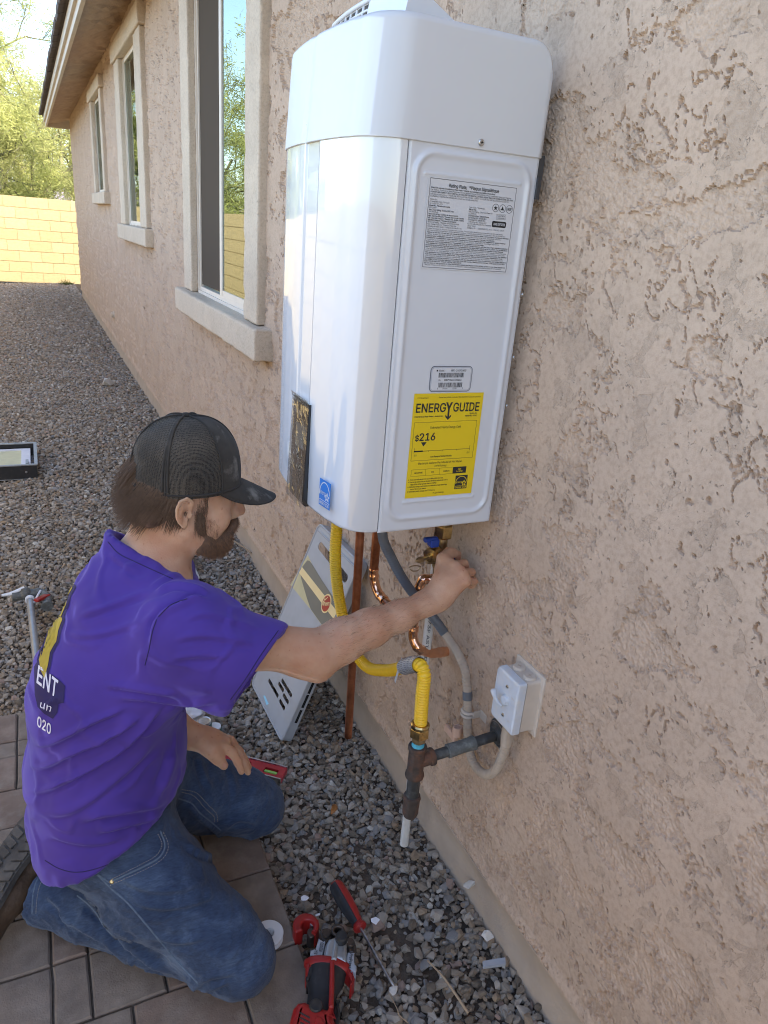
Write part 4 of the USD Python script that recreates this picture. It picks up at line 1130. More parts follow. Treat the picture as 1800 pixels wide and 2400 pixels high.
obj('drip_cap', lathe([(0.013, zb + 0.003), (0.0172, zb + 0.002), (0.0185, zb - 0.004), (0.0172, zb - 0.009), (0.0165, zc + 0.008), (0.0135, zc), (0, zc)], TM, 28), 'iron_rusty', gas, smooth=35)
obj('tape_wrap', lathe([(0.0105, tee_top - 0.001), (0.0128, tee_top), (0.0124, tee_top + 0.008), (0.0105, tee_top + 0.009)], TM, 24), 'thread_tape', gas, smooth=35)

# yellow corrugated gas hose with brass ends and a foil tag
hose = thing('gas_hose', 'yellow corrugated gas hose looping from the heater down to the tee', 'hose')
nut0 = G1 + [0, 0, tee_top + 0.006]
NM = np.eye(4); NM[:3, 3] = nut0
obj('brass_nipple', [lathe([(0.0095, 0), (0.0112, 0), (0.0112, 0.006), (0.0095, 0.006)], NM, 20), hexnut(0.0150, 0.013, NM @ trimesh.transformations.translation_matrix((0, 0, 0.005)))], 'bronze', hose, smooth=35)
obj('brass_nut', [hexnut(0.0205, 0.021, NM @ trimesh.transformations.translation_matrix((0, 0, 0.018))), lathe([(0.012, 0.039), (0.0185, 0.039), (0.0188, 0.045), (0.0165, 0.048), (0.012, 0.048)], NM, 28)], 'brass', hose, smooth=35)
Y = 1.36
ht = at(*zA(418, 200), y=Y)
P0 = [ht + [0.002, 0, 0.20], ht + [0.001, 0, 0.09], ht, at(*zA(425, 400), y=Y), at(*zA(452, 600), y=Y - 0.005), at(*zA(490, 770), y=Y - 0.015), at(*zA(545, 930), y=Y - 0.03), at(*zA(610, 1050), y=1.30),
      at(*zA(690, 1118), y=1.26), at(*zA(790, 1132), y=1.20), at(*zA(870, 1128), y=1.15), at(*zA(950, 1105), y=1.10), at(*zA(1022, 1085), y=1.055), at(*zA(1078, 1095), y=1.018), at(*zA(1104, 1140), y=1.004), at(*zA(1108, 1200), y=1.0), at(*zA(1096, 1310), y=0.998), nut0 + [0, 0, 0.046]]
hp = spline(P0, 1500)
s = np.r_[0, np.cumsum(np.linalg.norm(np.diff(hp, axis=0), axis=1))]
pitch = 0.0058
# only where the corrugation can be seen are there enough rings for it
hp = spline(P0, int(s[-1] / pitch * 6))
s = np.linspace(0, s[-1], len(hp))
obj('hose_body', tube(hp, 0.0122 + 0.0014 * np.cos(2 * np.pi * s / pitch), 20), 'hose_yellow', hose, smooth=True)
i0 = int(np.argmin(np.linalg.norm(hp - P0[11], axis=1))); i1 = int(np.argmin(np.linalg.norm(hp - P0[13], axis=1)))
seg = hp[i0:i1:4]
tagm = tube(seg, 0.0156 + 0.0006 * np.sin(np.arange(len(seg))), 24, caps=False)
flap0 = hp[i0]
tg = obj('foil_tag', tagm, 'tag_foil', hose, smooth=True)
fl = np.array([[flap0 + np.array([0.000, 0.006 * k, 0.012 * 0]) + np.array([-0.004 - 0.004 * j, -0.002 * j, 0.018 - 0.012 * j + 0.004 * np.sin(k * 1.3)]) for k in range(2)] for j in range(5)])
obj('tag_flap', (fl.reshape(-1, 3), np.array([[2 * j, 2 * j + 1, 2 * j + 3, 2 * j + 2] for j in range(4)])), 'tag_foil', tg, smooth=True)
tl = []
for a in np.linspace(0.2, 2 * np.pi, 26):
    for k in range(2, len(seg) - 3, 5):
        t = seg[k + 1] - seg[k]; t /= np.linalg.norm(t); u_ = np.cross(t, [0, 0, 1]); u_ /= np.linalg.norm(u_); w_ = np.cross(u_, t)
        o = lambda q: seg[q] + 0.0166 * (np.cos(a) * u_ + np.sin(a) * w_)
        tl.append(tube([o(k), o(min(k + 3, len(seg) - 2))], 0.0004, 4))
obj('tag_print', tl, 'ink_grey', tg)

# long straight copper drain pipe
cp = thing('copper_drain_pipe', 'long straight dull copper pipe hanging from the heater towards the gravel', 'pipe')
b0, b1 = at(842, 1262, y=1.36), at(816, 1727, y=1.36)
obj('pipe_run', tube(np.linspace(b1, b0 + [0, 0, 0.10], 8), 0.0098, 20), 'copper_old', cp, smooth=35)
obj('pipe_mouth', lathe([(0, 0.0), (0.0082, 0.0)], frame(b1 - (b0 - b1) * 0.0004, b1 - b0), 20), 'black_gap', cp)

# copper water pipe with elbows behind the forearm
c2 = thing('copper_water_pipe', 'copper pipe with shiny press elbows running behind the forearm', 'pipe')
w0 = at(*zA(738, 95), y=1.42); w1 = at(*zA(728, 370), y=1.42); w1[0] = w0[0]
obj('riser', cyl(w0 + [0, 0, 0.10], w1, 0.0109), 'copper_old', c2, smooth=35)
e = spline([w1 + [0, 0, 0.012], w1, at(*zA(722, 448), y=1.416), at(*zA(752, 530), y=1.40), at(*zA(800, 590), y=1.375)], 60)
obj('press_elbow', tube(e, ringed(e, 0.0118, (0.04, 0.22, 0.80, 0.97), 0.0045, 0.0012), 22), 'copper_new', c2, smooth=35)
obj('cross_run', cyl(e[-1], at(*zA(1010, 765), y=1.30), 0.0104), 'copper_new', c2, smooth=35)

c3 = thing('copper_stub_pipe', 'shiny copper elbows joining the brass valve to the wall stub', 'pipe')
vx, vy = at(*zA(1245, 150), y=1.22)[:2]
q = spline([[vx, vy, 0.735], [vx, vy, 0.705], at(*zA(1165, 425), y=1.228), at(*zA(1098, 432), y=1.236), at(*zA(1072, 500), y=1.24), at(*zA(1066, 545), y=1.24)], 80)
obj('upper_elbow', tube(q, ringed(q, 0.0112, (0.42, 0.60, 0.80, 0.97), 0.004, 0.0012), 22), 'copper_new', c3, smooth=35)
q2 = spline([q[-1], at(*zA(1045, 680), y=1.24), at(*zA(1028, 800), y=1.24)], 20)
obj('short_run', tube(q2, 0.0098, 18), 'copper_new', c3, smooth=35)
q3 = spline([at(*zA(1030, 790), y=1.24), at(*zA(1024, 875), y=1.239), at(*zA(1062, 955), x=-0.084), at(*zA(1150, 998), x=-0.052), at(*zA(1245, 990), x=-0.018), at(*zA(1320, 975), x=0.012)], 110)
obj('lower_elbow', tube(q3, ringed(q3, 0.0112, (0.05, 0.33, 0.42, 0.76, 0.83), 0.004, 0.0013), 22), 'copper_new', c3, smooth=35)

# brass isolation valve with two blue handles and a drain cap
val = thing('isolation_valve', 'brass isolation valve with blue handle under the heater', 'valve')
VM = np.eye(4); VM[:3, 3] = (vx, vy, 0)
zn = at(*zA(1265, 90), y=1.22)[2]
obj('union_nut', hexnut(0.0215, 0.028, VM @ trimesh.transformations.translation_matrix((0, 0, zn))), 'brass', val, smooth=35)
obj('valve_body', [lathe([(0, zn + 0.11), (0.0105, zn + 0.11), (0.0105, zn), (0.0125, zn - 0.004), (0.0125, zn - 0.02), (0.0108, zn - 0.024), (0.0112, zn - 0.040), (0.0150, zn - 0.046), (0.0160, zn - 0.070), (0.0125, zn - 0.076), (0.0120, zn - 0.098), (0.0165, zn - 0.10), (0.0165, zn - 0.115), (0, zn - 0.115)], VM, 28),
                   cyl([vx, vy, zn - 0.054], [vx - 0.030, vy + 0.004, zn - 0.052], 0.0105)], 'bronze', val, smooth=35)
hb = at(*zA(1185, 128), y=1.19)
obj('blue_handle', [bx(hb[0] - 0.010, hb[0] + 0.010, hb[1] - 0.008, hb[1] + 0.012, hb[2] - 0.012, hb[2] + 0.006, 0.003), bx(hb[0] - 0.024, hb[0] + 0.008, hb[1] - 0.005, hb[1] + 0.006, hb[2] + 0.0, hb[2] + 0.010, 0.003)], 'handle_blue', val, smooth=35)
hb2 = at(*zA(1362, 272), y=1.20)
obj('blue_handle', [bx(hb2[0] - 0.016, hb2[0] + 0.006, hb2[1] - 0.006, hb2[1] + 0.008, hb2[2] - 0.007, hb2[2] + 0.006, 0.003)], 'handle_blue', val, smooth=35)
dc = at(*zA(1160, 238), y=1.195); dirn = np.array([-0.75, -0.55, -0.1])
DM = frame(dc, dirn)
obj('drain_flange', lathe([(0, -0.03), (0.0095, -0.03), (0.0095, -0.006), (0.0165, -0.005), (0.0170, -0.001), (0.0160, 0.002), (0.0065, 0.0035), (0.0065, 0.010), (0, 0.010)], DM, 28), 'brass', val, smooth=35)
tip = at(*zA(1045, 282), y=1.165)
obj('drain_handle', tube(spline([dc + dirn / np.linalg.norm(dirn) * 0.006, (dc + tip) / 2 + [0, 0, -0.001], tip], 10), [0.004, 0.004, 0.004, 0.0042, 0.005, 0.006, 0.0065, 0.0065, 0.005, 0.002], 12), 'bronze', val, smooth=35)
obj('strap_wire', tube(spline([at(*zA(990, 332), y=1.2), at(*zA(1030, 318), y=1.2), at(*zA(1078, 325), y=1.2), at(*zA(1060, 355), y=1.2), at(*zA(1020, 360), y=1.2), at(*zA(1000, 345), y=1.2)], 30), 0.0012, 6), 'bronze', val, smooth=True)

# white plastic condensate pipe
pv = thing('pvc_pipe', 'white plastic pipe with printed lettering running down the wall', 'pipe')
px_, py_ = -0.092, 1.175
pq0, pq1 = np.array([-0.086, 1.187, ground_z(-0.086, 1.187) + 0.022]), np.array([-0.040, 1.262, 0.90])
obj('pipe_run', cyl(pq0, pq1, 0.0107), 'pvc', pv, smooth=35)
obj('pipe_print', [text('PVC 1/2" SCH 40 PR 600 PSI ASTM D-1785  HYDRO-SEAL 15V', 0.0062, np.array([[0, 0, -0.55, px_ - 0.0062], [0, 0, -0.83, py_ - 0.0092], [-1, 0, 0, 0.80], [0, 0, 0, 1.0]]) @ np.diag([1, 1, 1, 1.0]), width=0.5)], 'ink_grey', pv) if False else None
_u = (pq0 - pq1) / np.linalg.norm(pq0 - pq1); _n = np.array([-0.45, -0.893, 0]); _n = _n - _u * (_n @ _u); _n /= np.linalg.norm(_n); _v = np.cross(_n, _u)
TMp = np.eye(4); TMp[:3, 0] = _u; TMp[:3, 1] = _v; TMp[:3, 2] = _n; TMp[:3, 3] = (pq1 + _u * 0.04) + _n * 0.0108 - _v * 0.003
obj('pipe_print', text('PVC 1/2" SCH 40 PR 600 PSI @73F ASTM D-1785 NSF-PW 1/4/15 14:41', 0.0062, TMp, bold=True, width=0.62), 'ink_grey', pv)

# flexible conduit with its clamp
con = thing('flexible_conduit', 'grey flexible conduit dipping in a loop up to the switch box', 'conduit')
CP = [at(*zA(775, 80), x=-0.195) + [0.0, 0.01, 0.05], at(*zA(790, 110), x=-0.190), at(*zA(850, 250), x=-0.165), at(*zA(930, 400), x=-0.135), at(*zA(1035, 550), x=-0.105), at(*zA(1190, 735), x=-0.070), at(*zA(1265, 840), x=-0.048)]
p1 = spline(CP, 200)
obj('dark_section', tube(p1, 0.0107 + 0.00025 * np.cos(np.arange(200) * 2 * np.pi / 4), 20), 'conduit_grey', con, smooth=True, label='dark grey upper length of the conduit')
CQ = [CP[-1], at(*zA(1310, 900), x=-0.042), at(*zA(1375, 1005), x=-0.034), at(*zA(1430, 1140), x=-0.030), at(*zB(240, 640), x=-0.028), at(*zB(252, 800), x=-0.028), at(*zB(255, 1050), x=-0.028), at(*zB(255, 1300), x=-0.028), at(*zB(278, 1540), x=-0.028), at(*zB(330, 1700), x=-0.030), at(*zB(420, 1815), x=-0.032), at(*zB(530, 1850), x=-0.034), at(*zB(635, 1770), x=-0.035), at(*zB(715, 1590), x=-0.036), at(*zB(765, 1400), x=-0.036)]
p2 = spline(CQ, 900)
L2_ = np.linalg.norm(np.diff(p2, axis=0), axis=1).sum()
s2 = np.linspace(0, L2_, 900)
rr = 0.0098 + 0.0003 * np.sign(np.cos(2 * np.pi * s2 / 0.0075)) * smoothstep(0.10, 0.16, s2 / L2_)
obj('painted_section', tube(p2, rr, 22), 'conduit_painted', con, smooth=True)
gk = int(900 * 0.28); 
obj('tape_band', tube(p2[gk:gk + 34], 0.0108, 22), 'conduit_grey', con, smooth=35)
d_ = p2[-1] - p2[-20]; d_ /= np.linalg.norm(d_)
obj('box_connector', tube([p2[-1] - [0, 0, 0.012], p2[-1] - [0, 0, 0.002], p2[-1] + [0, 0, 0.006], [-0.034, p2[-1][1], 0.527]], [0.0115, 0.0125, 0.0135, 0.0135], 22), 'conduit_painted', con, smooth=35)
ck = p2[int(np.argmin(np.linalg.norm(p2 - CQ[6], axis=1)))]
cl = []
for dz in (-0.0045, 0.0045):
    ring_ = [ck + np.array([-(0.0125) * np.cos(a), 0.0125 * np.sin(a), dz]) for a in np.linspace(-1.9, 1.9, 24)]
    cl.append(tube(ring_, 0.0034, 8))
cl.append(bx(-0.004, -0.001, ck[1] - 0.036, ck[1] - 0.010, ck[2] - 0.010, ck[2] + 0.010, 0.0012))
cl.append(bx(-0.022, -0.002, ck[1] - 0.0145, ck[1] - 0.0115, ck[2] - 0.009, ck[2] + 0.009, 0.0012))
obj('pipe_clamp', cl, 'box_painted', con, smooth=40)

# switch box
sw = thing('switch_box', 'beige outdoor switch box with grey cover and lever on the stucco wall', 'switch box')
y0, y1, z0, z1 = 0.893, 0.963, 0.526, 0.640
obj('mounting_plate', bx(-0.006, 0.002, 0.884, 0.976, 0.515, 0.650, 0.0025), 'box_painted', sw, smooth=35)
obj('box_body', [moved(loft(rrect(y0, y1, z0, z1, 0.006).segmentize(0.01), [(0.003, -0.003), (0.012, -0.0005), (0.036, 0.0005)]), np.array([[0, 0, -1, 0], [1, 0, 0, 0], [0, -1, 0, z0 + z1], [0, 0, 0, 1.0]]))], 'box_painted', sw, smooth=35)
for k in range(2):
    yk = 0.911 + 0.034 * k
    hub = obj('knockout', lathe([(0, 0.0045), (0.0105, 0.0045), (0.0115, 0.003), (0.013, 0.0012), (0.013, -0.002)], frame((-0.020, yk, z1), (0, 0, 1)), 24), 'box_painted', sw, smooth=35)
    obj('knockout_cross', [bx(-0.025, -0.015, yk - 0.0006, yk + 0.0006, z1 + 0.0043, z1 + 0.0050), bx(-0.0206, -0.0194, yk - 0.005, yk + 0.005, z1 + 0.0043, z1 + 0.0051)], 'conduit_painted', hub)
obj('gasket', bx(-0.0385, -0.036, y0 + 0.0015, y1 - 0.0015, z0 + 0.0015, z1 - 0.0015), 'black_gap', sw)
CV = np.array([[0, 0, -1, -0.0385], [1, 0, 0, 0], [0, -1, 0, z0 + z1], [0, 0, 0, 1.0]])
obj('cover_plate', moved(loft(rrect(y0 - 0.001, y1 + 0.001, z0 - 0.001, z1 + 0.001, 0.004).segmentize(0.008), [(0, 0), (0.012, 0.0004), (0.0155, 0.0015), (0.0175, 0.005)]), CV), 'box_cover', sw, smooth=30)
for zz in (0.617, 0.5525):
    s1 = obj('screw', lathe([(0, 0.0022), (0.002, 0.0021), (0.0036, 0.001), (0.0038, -0.001)], frame((-0.0562, 0.926, zz), (-1, 0, 0)), 16), 'screw_steel', sw, smooth=35)
    obj('screw_slot', bx(-0.0587, -0.0583, 0.9235, 0.9285, zz - 0.0005, zz + 0.0005), 'black_gap', s1)
obj('lever_boss', lathe([(0, 0.007), (0.0085, 0.0065), (0.0105, 0.003), (0.0118, -0.001)], frame((-0.056, 0.925, 0.588), (-1, 0, 0)), 28), 'box_cover', sw, smooth=35)
lv = spline([[-0.064, 0.925, 0.575], [-0.071, 0.930, 0.583], [-0.075, 0.938, 0.594], [-0.074, 0.946, 0.603]], 20)
obj('lever', tube(lv, np.r_[np.linspace(0.003, 0.0038, 12), np.linspace(0.004, 0.0058, 6), 0.005, 0.003], 12), 'box_cover', sw, smooth=True)
obj('embossed_print', [text('ON', 0.0055, np.array([[0, 0, -1, -0.0559], [-1, 0, 0, 0.9105], [0, 1, 0, 0.600], [0, 0, 0, 1.0]]), width=0.008), text('OFF', 0.0045, np.array([[0, 0, -1, -0.0559], [-1, 0, 0, 0.9105], [0, 1, 0, 0.548], [0, 0, 0, 1.0]]), width=0.008)], 'box_painted', sw)

# painted stub clip by the gas pipe, painted stub further along
st = thing('painted_stub', 'small pinkish painted pipe stub with a flat ear on the wall', 'pipe stub')
a = at(*zB(125, 1235), x=-0.034); b = at(*zB(120, 1345), x=-0.034)
obj('stub_tube', [lathe([(0.0075, 0.0), (0.0105, 0.0), (0.0115, -0.008), (0.0115, -0.022), (0.0075, -0.022), (0.0075, 0.0)], frame(a, (0.0, 0.05, 1)), 24), bx(a[0] - 0.004, -0.001, a[1] - 0.009, a[1] + 0.010, a[2] - 0.024, a[2] - 0.006, 0.002)], 'pink_beige', st, smooth=35)
ear = at(*zB(10, 1270), x=-0.030)
obj('flat_ear', bx(-0.036, -0.026, a[1] + 0.005, ear[1] + 0.012, ear[2] - 0.010, ear[2] + 0.008, 0.003), 'pink_beige', st, smooth=35)
wc = at(266, 738, x=-0.01)
kn = thing('wall_cap', 'small round painted cap low on the wall below the middle window', 'pipe cap')
obj('cap_body', lathe([(0, 0.035), (0.022, 0.034), (0.028, 0.028), (0.03, 0.0)], frame((-0.004, wc[1], wc[2]), (-1, 0, 0)), 24), 'stucco_trim', kn, smooth=35)
obj('cap_collar', lathe([(0.03, 0.0), (0.042, 0.0), (0.042, 0.006), (0.03, 0.008)], frame((-0.002, wc[1], wc[2]), (-1, 0, 0)), 24), 'stucco_trim', kn, smooth=35)
# ================================================================== the old heater's cover leaning on the wall
plain('sheet_grey', (0.36, 0.37, 0.385), 0.42, var=0.05, scale=12, dirt=(0.28, 0.275, 0.265), dscale=10, dlo=0.5, dhi=0.75, dfac=0.5)
plain('sticker_taupe', (0.165, 0.155, 0.125), 0.4, var=0.06, scale=20)
plain('sticker_cream', (0.78, 0.60, 0.30), 0.45, var=0.04, scale=20)
plain('sticker_film', (0.52, 0.46, 0.27), 0.3, var=0.08, scale=20)
plain('sticker_red', (0.36, 0.035, 0.022), 0.4)
plain('sticker_cyan', (0.30, 0.62, 0.78), 0.4)


def plane_frame(o, u, v):
    u = np.asarray(u, float) / np.linalg.norm(u); n = np.cross(u, v); n /= np.linalg.norm(n); v = np.cross(n, u)
    M = np.eye(4); M[:3, 0], M[:3, 1], M[:3, 2], M[:3, 3] = u, v, n, o
    return M


def to_plane(M, pts, lift=0.0):
    """Where the sight lines to positions of the photograph meet a plane, in the plane's own coordinates."""
    out = []
    for p in pts:
        d = ray(*p); n = M[:3, 2]; o = M[:3, 3] + n * lift
        X = CAM + d * (((o - CAM) @ n) / (d @ n))
        out.append(((X - o) @ M[:3, 0], (X - o) @ M[:3, 1]))
    return np.array(out)


Bc = at(*zD(330, 2060), z=-0.035); Lc = at(*zD(20, 1391), z=-0.045); Rc = at(*zD(1110, 420), x=-0.030)
Lc = Bc + np.array([Bc[0] * 0 - 0.004, Lc[1] - Bc[1], Lc[2] - Bc[2]])
PM = plane_frame(Bc, Bc - Lc, Rc - Bc)              # u runs towards the camera, v up the slope
if PM[0, 2] > 0:
    PM = plane_frame(Lc, Lc - Bc, Rc - Bc)
cover_old = thing('heater_cover', 'old grey metal heater cover with maker sticker leaning on the wall', 'heater cover')
cu = to_plane(PM, [zD(330, 2060), zD(20, 1391), zD(740, 10), zD(1110, 420)])
umin, umax = min(cu[0][0], cu[3][0]), cu[1:3, 0].mean()
lo, hi = min(umin, umax), max(umin, umax); top = cu[2:, 1].mean()
cut = [rrect(*sorted((a[0], b[0])), *sorted((a[1], b[1])), 0.009) for a, b in [to_plane(PM, [zD(680, 175), zD(925, 515)])]]
face = rrect(lo, hi, 0.0, top, 0.022)
slots = []
sl0 = to_plane(PM, [zD(690, 200), zD(928, 505)])
slots.append(LineString(sl0).buffer(0.0125))
for p in ((270, 1580), (395, 1575), (320, 1530), (365, 1640), (330, 1695), (225, 1500), (350, 1500)):
    c = to_plane(PM, [zD(*p)])[0]
    slots.append(LineString([(c[0] - 0.020, c[1]), (c[0] + 0.020, c[1])]).buffer(0.0062))
plate = face.difference(shapely.union_all(slots))
obj('face_plate', prism(plate, 0.0015, PM), 'sheet_grey', cover_old)
rim = face.difference(face.buffer(-0.004))
M2 = PM @ trimesh.transformations.translation_matrix((0, 0, -0.026))
side_sl = []
obj('side_wall', prism(face.difference(face.buffer(-0.0022)), 0.0265, M2), 'sheet_grey', cover_old, smooth=35)
obj('edge_bead', tube([(PM @ np.array([x, y, 0.0004, 1]))[:3] for x, y in np.array(face.buffer(-0.003).exterior.coords)], 0.0042, 8, caps=False), 'sheet_grey', cover_old, smooth=True)
obj('upper_lip', tube([(PM @ np.array([x, top - 0.022, 0.001, 1]))[:3] for x in np.linspace(lo + 0.02, hi - 0.02, 6)], 0.004, 8), 'sheet_grey', cover_old, smooth=True)
near_u = cu[0][0]
for p in ((560, 1520), (500, 1650), (435, 1790)):
    c = to_plane(PM, [zD(*p)])[0]
    obj('side_slot', bx(-0.024, 0.024, -0.0008, 0.0008, -0.006, 0.004), 'black_gap', cover_old, inv=PM @ trimesh.transformations.translation_matrix((near_u + (0.001 if near_u == hi else -0.001), c[1], -0.017)) @ trimesh.transformations.rotation_matrix(np.pi / 2, [0, 0, 1])) if False else \
        obj('side_slot', moved(bx(near_u - 0.001, near_u + 0.001, c[1] - 0.022, c[1] + 0.022, -0.018, -0.010), PM), 'black_gap', cover_old)
lab = lambda pts, lift, h=0.0003: prism(Polygon(to_plane(PM, [zD(*p) for p in pts], lift)).buffer(0), h, PM @ trimesh.transformations.translation_matrix((0, 0, lift)))
stk = obj('maker_sticker', lab([(570, 285), (405, 565), (597, 800), (700, 945), (760, 920), (860, 935), (905, 830), (640, 440)], 0.0019), 'sticker_film', cover_old)
obj('sticker_field', lab([(565, 335), (500, 420), (505, 500), (560, 690), (597, 795), (700, 940), (830, 930), (890, 800), (700, 520), (610, 372), (585, 340)], 0.0024), 'sticker_taupe', stk)
obj('sticker_stripe', lab([(515, 398), (487, 452), (812, 888), (846, 818)], 0.0029), 'sticker_cream', stk)
bc = to_plane(PM, [zD(743, 742)], 0.0034)[0]; br = 0.029
BMx = PM @ trimesh.transformations.translation_matrix((bc[0], bc[1], 0.0034))
obj('badge_ring', prism(Point(0, 0).buffer(br), 0.0003, BMx), 'sticker_cream', stk)
obj('badge_disc', prism(Point(0, 0).buffer(br * 0.84), 0.0003, BMx @ trimesh.transformations.translation_matrix((0, 0, 0.0004))), 'sticker_red', stk)
rot = BMx @ trimesh.transformations.translation_matrix((0, 0, 0.0008)) @ trimesh.transformations.rotation_matrix(0.45, [0, 0, 1])
sgn = 1
obj('badge_lettering', [text('Rheem', 0.0125, rot @ trimesh.transformations.translation_matrix((-0.022, -0.006, 0)), bold=True, width=0.044), prism(LineString([(-0.022, -0.004), (-0.012, 0.016), (-0.010, 0.010), (0.004, 0.019)]).buffer(0.0012), 0.0002, rot)], 'sticker_cream', stk)
obj('blue_mark', lab([(150, 1612), (165, 1610), (200, 1688), (180, 1700)], 0.0019), 'sticker_cyan', cover_old)

# ================================================================== things lying on the ground
plain('tool_red', (0.30, 0.014, 0.012), 0.42, var=0.10, scale=40, dirt=(0.16, 0.03, 0.025), dscale=35, dlo=0.5, dhi=0.75, dfac=0.5, bump=0.0002, bscale=700)
plain('tool_black', (0.018, 0.018, 0.019), 0.55, var=0.3, scale=50, dirt=(0.075, 0.07, 0.065), dscale=45, dlo=0.55, dhi=0.75, dfac=0.5, bump=0.0003, bscale=700)
plain('cast_silver', (0.40, 0.41, 0.41), 0.42, metal=0.7, var=0.08, scale=40, dirt=(0.22, 0.21, 0.19), dscale=40, dlo=0.5, dhi=0.75, dfac=0.5)
plain('steel_dark', (0.10, 0.085, 0.075), 0.42, metal=0.8, var=0.35, scale=50, dirt=(0.15, 0.09, 0.05), dscale=50, dlo=0.5, dhi=0.7, dfac=0.5)
plain('steel', (0.50, 0.49, 0.48), 0.32, metal=1.0, var=0.12, scale=60, rvar=0.1)
plain('galvanised', (0.33, 0.335, 0.34), 0.45, metal=0.6, var=0.12, scale=30, dirt=(0.18, 0.17, 0.16), dscale=25, dlo=0.5, dhi=0.75, dfac=0.5)
plain('spool_white', (0.66, 0.68, 0.70), 0.4, var=0.03, scale=30, dirt=(0.45, 0.44, 0.43), dscale=60, dlo=0.6, dhi=0.75, dfac=0.5)
plain('vial_green', (0.22, 0.46, 0.05), 0.1, coat_weight=1.0)
plain('level_red', (0.36, 0.02, 0.03), 0.35)
plain('can_teal', (0.05, 0.14, 0.135), 0.4, var=0.15, scale=90)
plain('paper_white', (0.66, 0.67, 0.72), 0.85, var=0.05, scale=60)
plain('insulation', (0.56, 0.55, 0.36), 0.8, var=0.08, scale=25, bump=0.001, bscale=200)
plain('twig', (0.34, 0.25, 0.16), 0.85, var=0.2, scale=60)
plain('dry_leaf', (0.30, 0.12, 0.03), 0.6, var=0.3, scale=90)
plain('concrete_chip', (0.52, 0.49, 0.44), 0.9, var=0.15, scale=80, bump=0.001, bscale=400)
plain('chip_white', (0.74, 0.74, 0.76), 0.5)
plain('grey_plastic', (0.34, 0.36, 0.39), 0.6, var=0.1, scale=60)
plain('wood_brown', (0.13, 0.07, 0.04), 0.7)


def outline(z, pts, f=zC):
    return Polygon([tuple(at(*f(*p), z=z)[:2]) for p in pts]).buffer(0)


def slab(pts, ztop, zbot, r=0.004, f=zC, round_=0.0):
    p = outline(ztop, pts, f)
    if round_:
        p = p.buffer(-round_).buffer(2 * round_).buffer(-round_)
    if p.geom_type != 'Polygon':
        p = max(p.geoms, key=lambda g: g.area)
    p = p.simplify(0.0002).segmentize(0.005)
    rr = min(r, math.sqrt(p.area) * 0.2)
    L = [(zbot, 0.0), (ztop - rr, 0.0)] + [(ztop - rr + rr * np.sin(t), rr * (1 - np.cos(t))) for t in np.linspace(0.3, np.pi / 2, 5)]
    return loft(p, L)


# press tool lying on the edge of the gravel
pt = thing('press_tool', 'red and black battery press tool with silver jaws on the gravel', 'power tool')
zt = 0.050
def ax(px1, px2, z):
    return at(*zC(*px1), z=z), at(*zC(*px2), z=z)
c0, c1 = ax((735, 1130), (640, 1640), 0.034)
dv = c1 - c0; dl = np.linalg.norm(dv); dv /= dl
BM = frame(c0, dv, (0, 0, 1))
SX = np.diag([1.0, 1.0, 1.0, 1.0])
obj('barrel', moved(lathe([(0, 0.006), (0.036, 0.008), (0.039, 0.020), (0.038, 0.045), (0.031, 0.062), (0.027, 0.075), (0.0265, dl + 0.02), (0, dl + 0.02)], None, 36), BM @ np.diag([0.54, 1.0, 1, 1])), 'tool_black', pt, smooth=35)
obj('front_collar', moved(lathe([(0.020, 0.004), (0.044, 0.005), (0.049, 0.010), (0.047, 0.019), (0.041, 0.023), (0.030, 0.024)], None, 36), BM @ np.diag([0.46, 1.0, 1, 1])), 'tool_red', pt, smooth=35)
obj('red_stripe', slab([(752, 1110), (800, 1110), (800, 1400), (792, 1660), (735, 1660), (745, 1400)], zt + 0.0225, 0.030, 0.004), 'tool_red', pt, smooth=35)
obj('trigger_guard', slab([(490, 1135), (625, 1125), (620, 1180), (600, 1420), (545, 1400), (470, 1260), (470, 1180)], zt - 0.004, 0.004, 0.008, round_=0.004), 'tool_red', pt, smooth=35)
obj('trigger', slab([(515, 1195), (560, 1185), (555, 1250), (505, 1345), (480, 1340)], zt - 0.001, 0.008, 0.003), 'tool_black', pt, smooth=35)
obj('side_flange', slab([(905, 1145), (1000, 1240), (1035, 1330), (1000, 1405), (980, 1400), (985, 1290), (900, 1190)], zt - 0.006, 0.004, 0.006), 'tool_red', pt, smooth=35)
hd = obj('handle_housing', slab([(270, 1900), (285, 1800), (330, 1640), (380, 1580), (470, 1565), (530, 1600), (640, 1640), (745, 1660), (790, 1720), (815, 1850), (830, 2050), (240, 2050)], zt + 0.020, -0.01, 0.016, round_=0.004), 'tool_red', pt, smooth=35)
for k in range(3):
    obj('cooling_slot', slab([(395, 1722 + 55 * k), (415, 1716 + 55 * k), (520, 1770 + 55 * k), (515, 1790 + 55 * k)], zt + 0.0212, zt + 0.016, 0.0008), 'tool_black', hd)
obj('housing_line', slab([(585, 1770), (640, 1760), (740, 1900), (720, 2000), (560, 2000)], zt + 0.0232, zt + 0.015, 0.003, round_=0.003), 'tool_red', hd, smooth=35)
obj('pivot_cap', lathe([(0, 0.004), (0.0105, 0.0035), (0.0125, 0.001), (0.0128, -0.008)], frame(at(*zC(588, 1645), z=zt + 0.0205), (0, 0, 1)), 28), 'tool_black', pt, smooth=35)
obj('lower_grip', slab([(790, 1660), (850, 1560), (870, 1700), (840, 2050), (800, 2050)], zt - 0.006, -0.012, 0.008), 'tool_black', pt, smooth=35)
obj('centre_block', slab([(735, 870), (800, 850), (940, 885), (945, 1010), (935, 1140), (800, 1110), (665, 1120), (695, 940)], zt + 0.004, 0.006, 0.008, round_=0.002), 'cast_silver', pt, smooth=35)
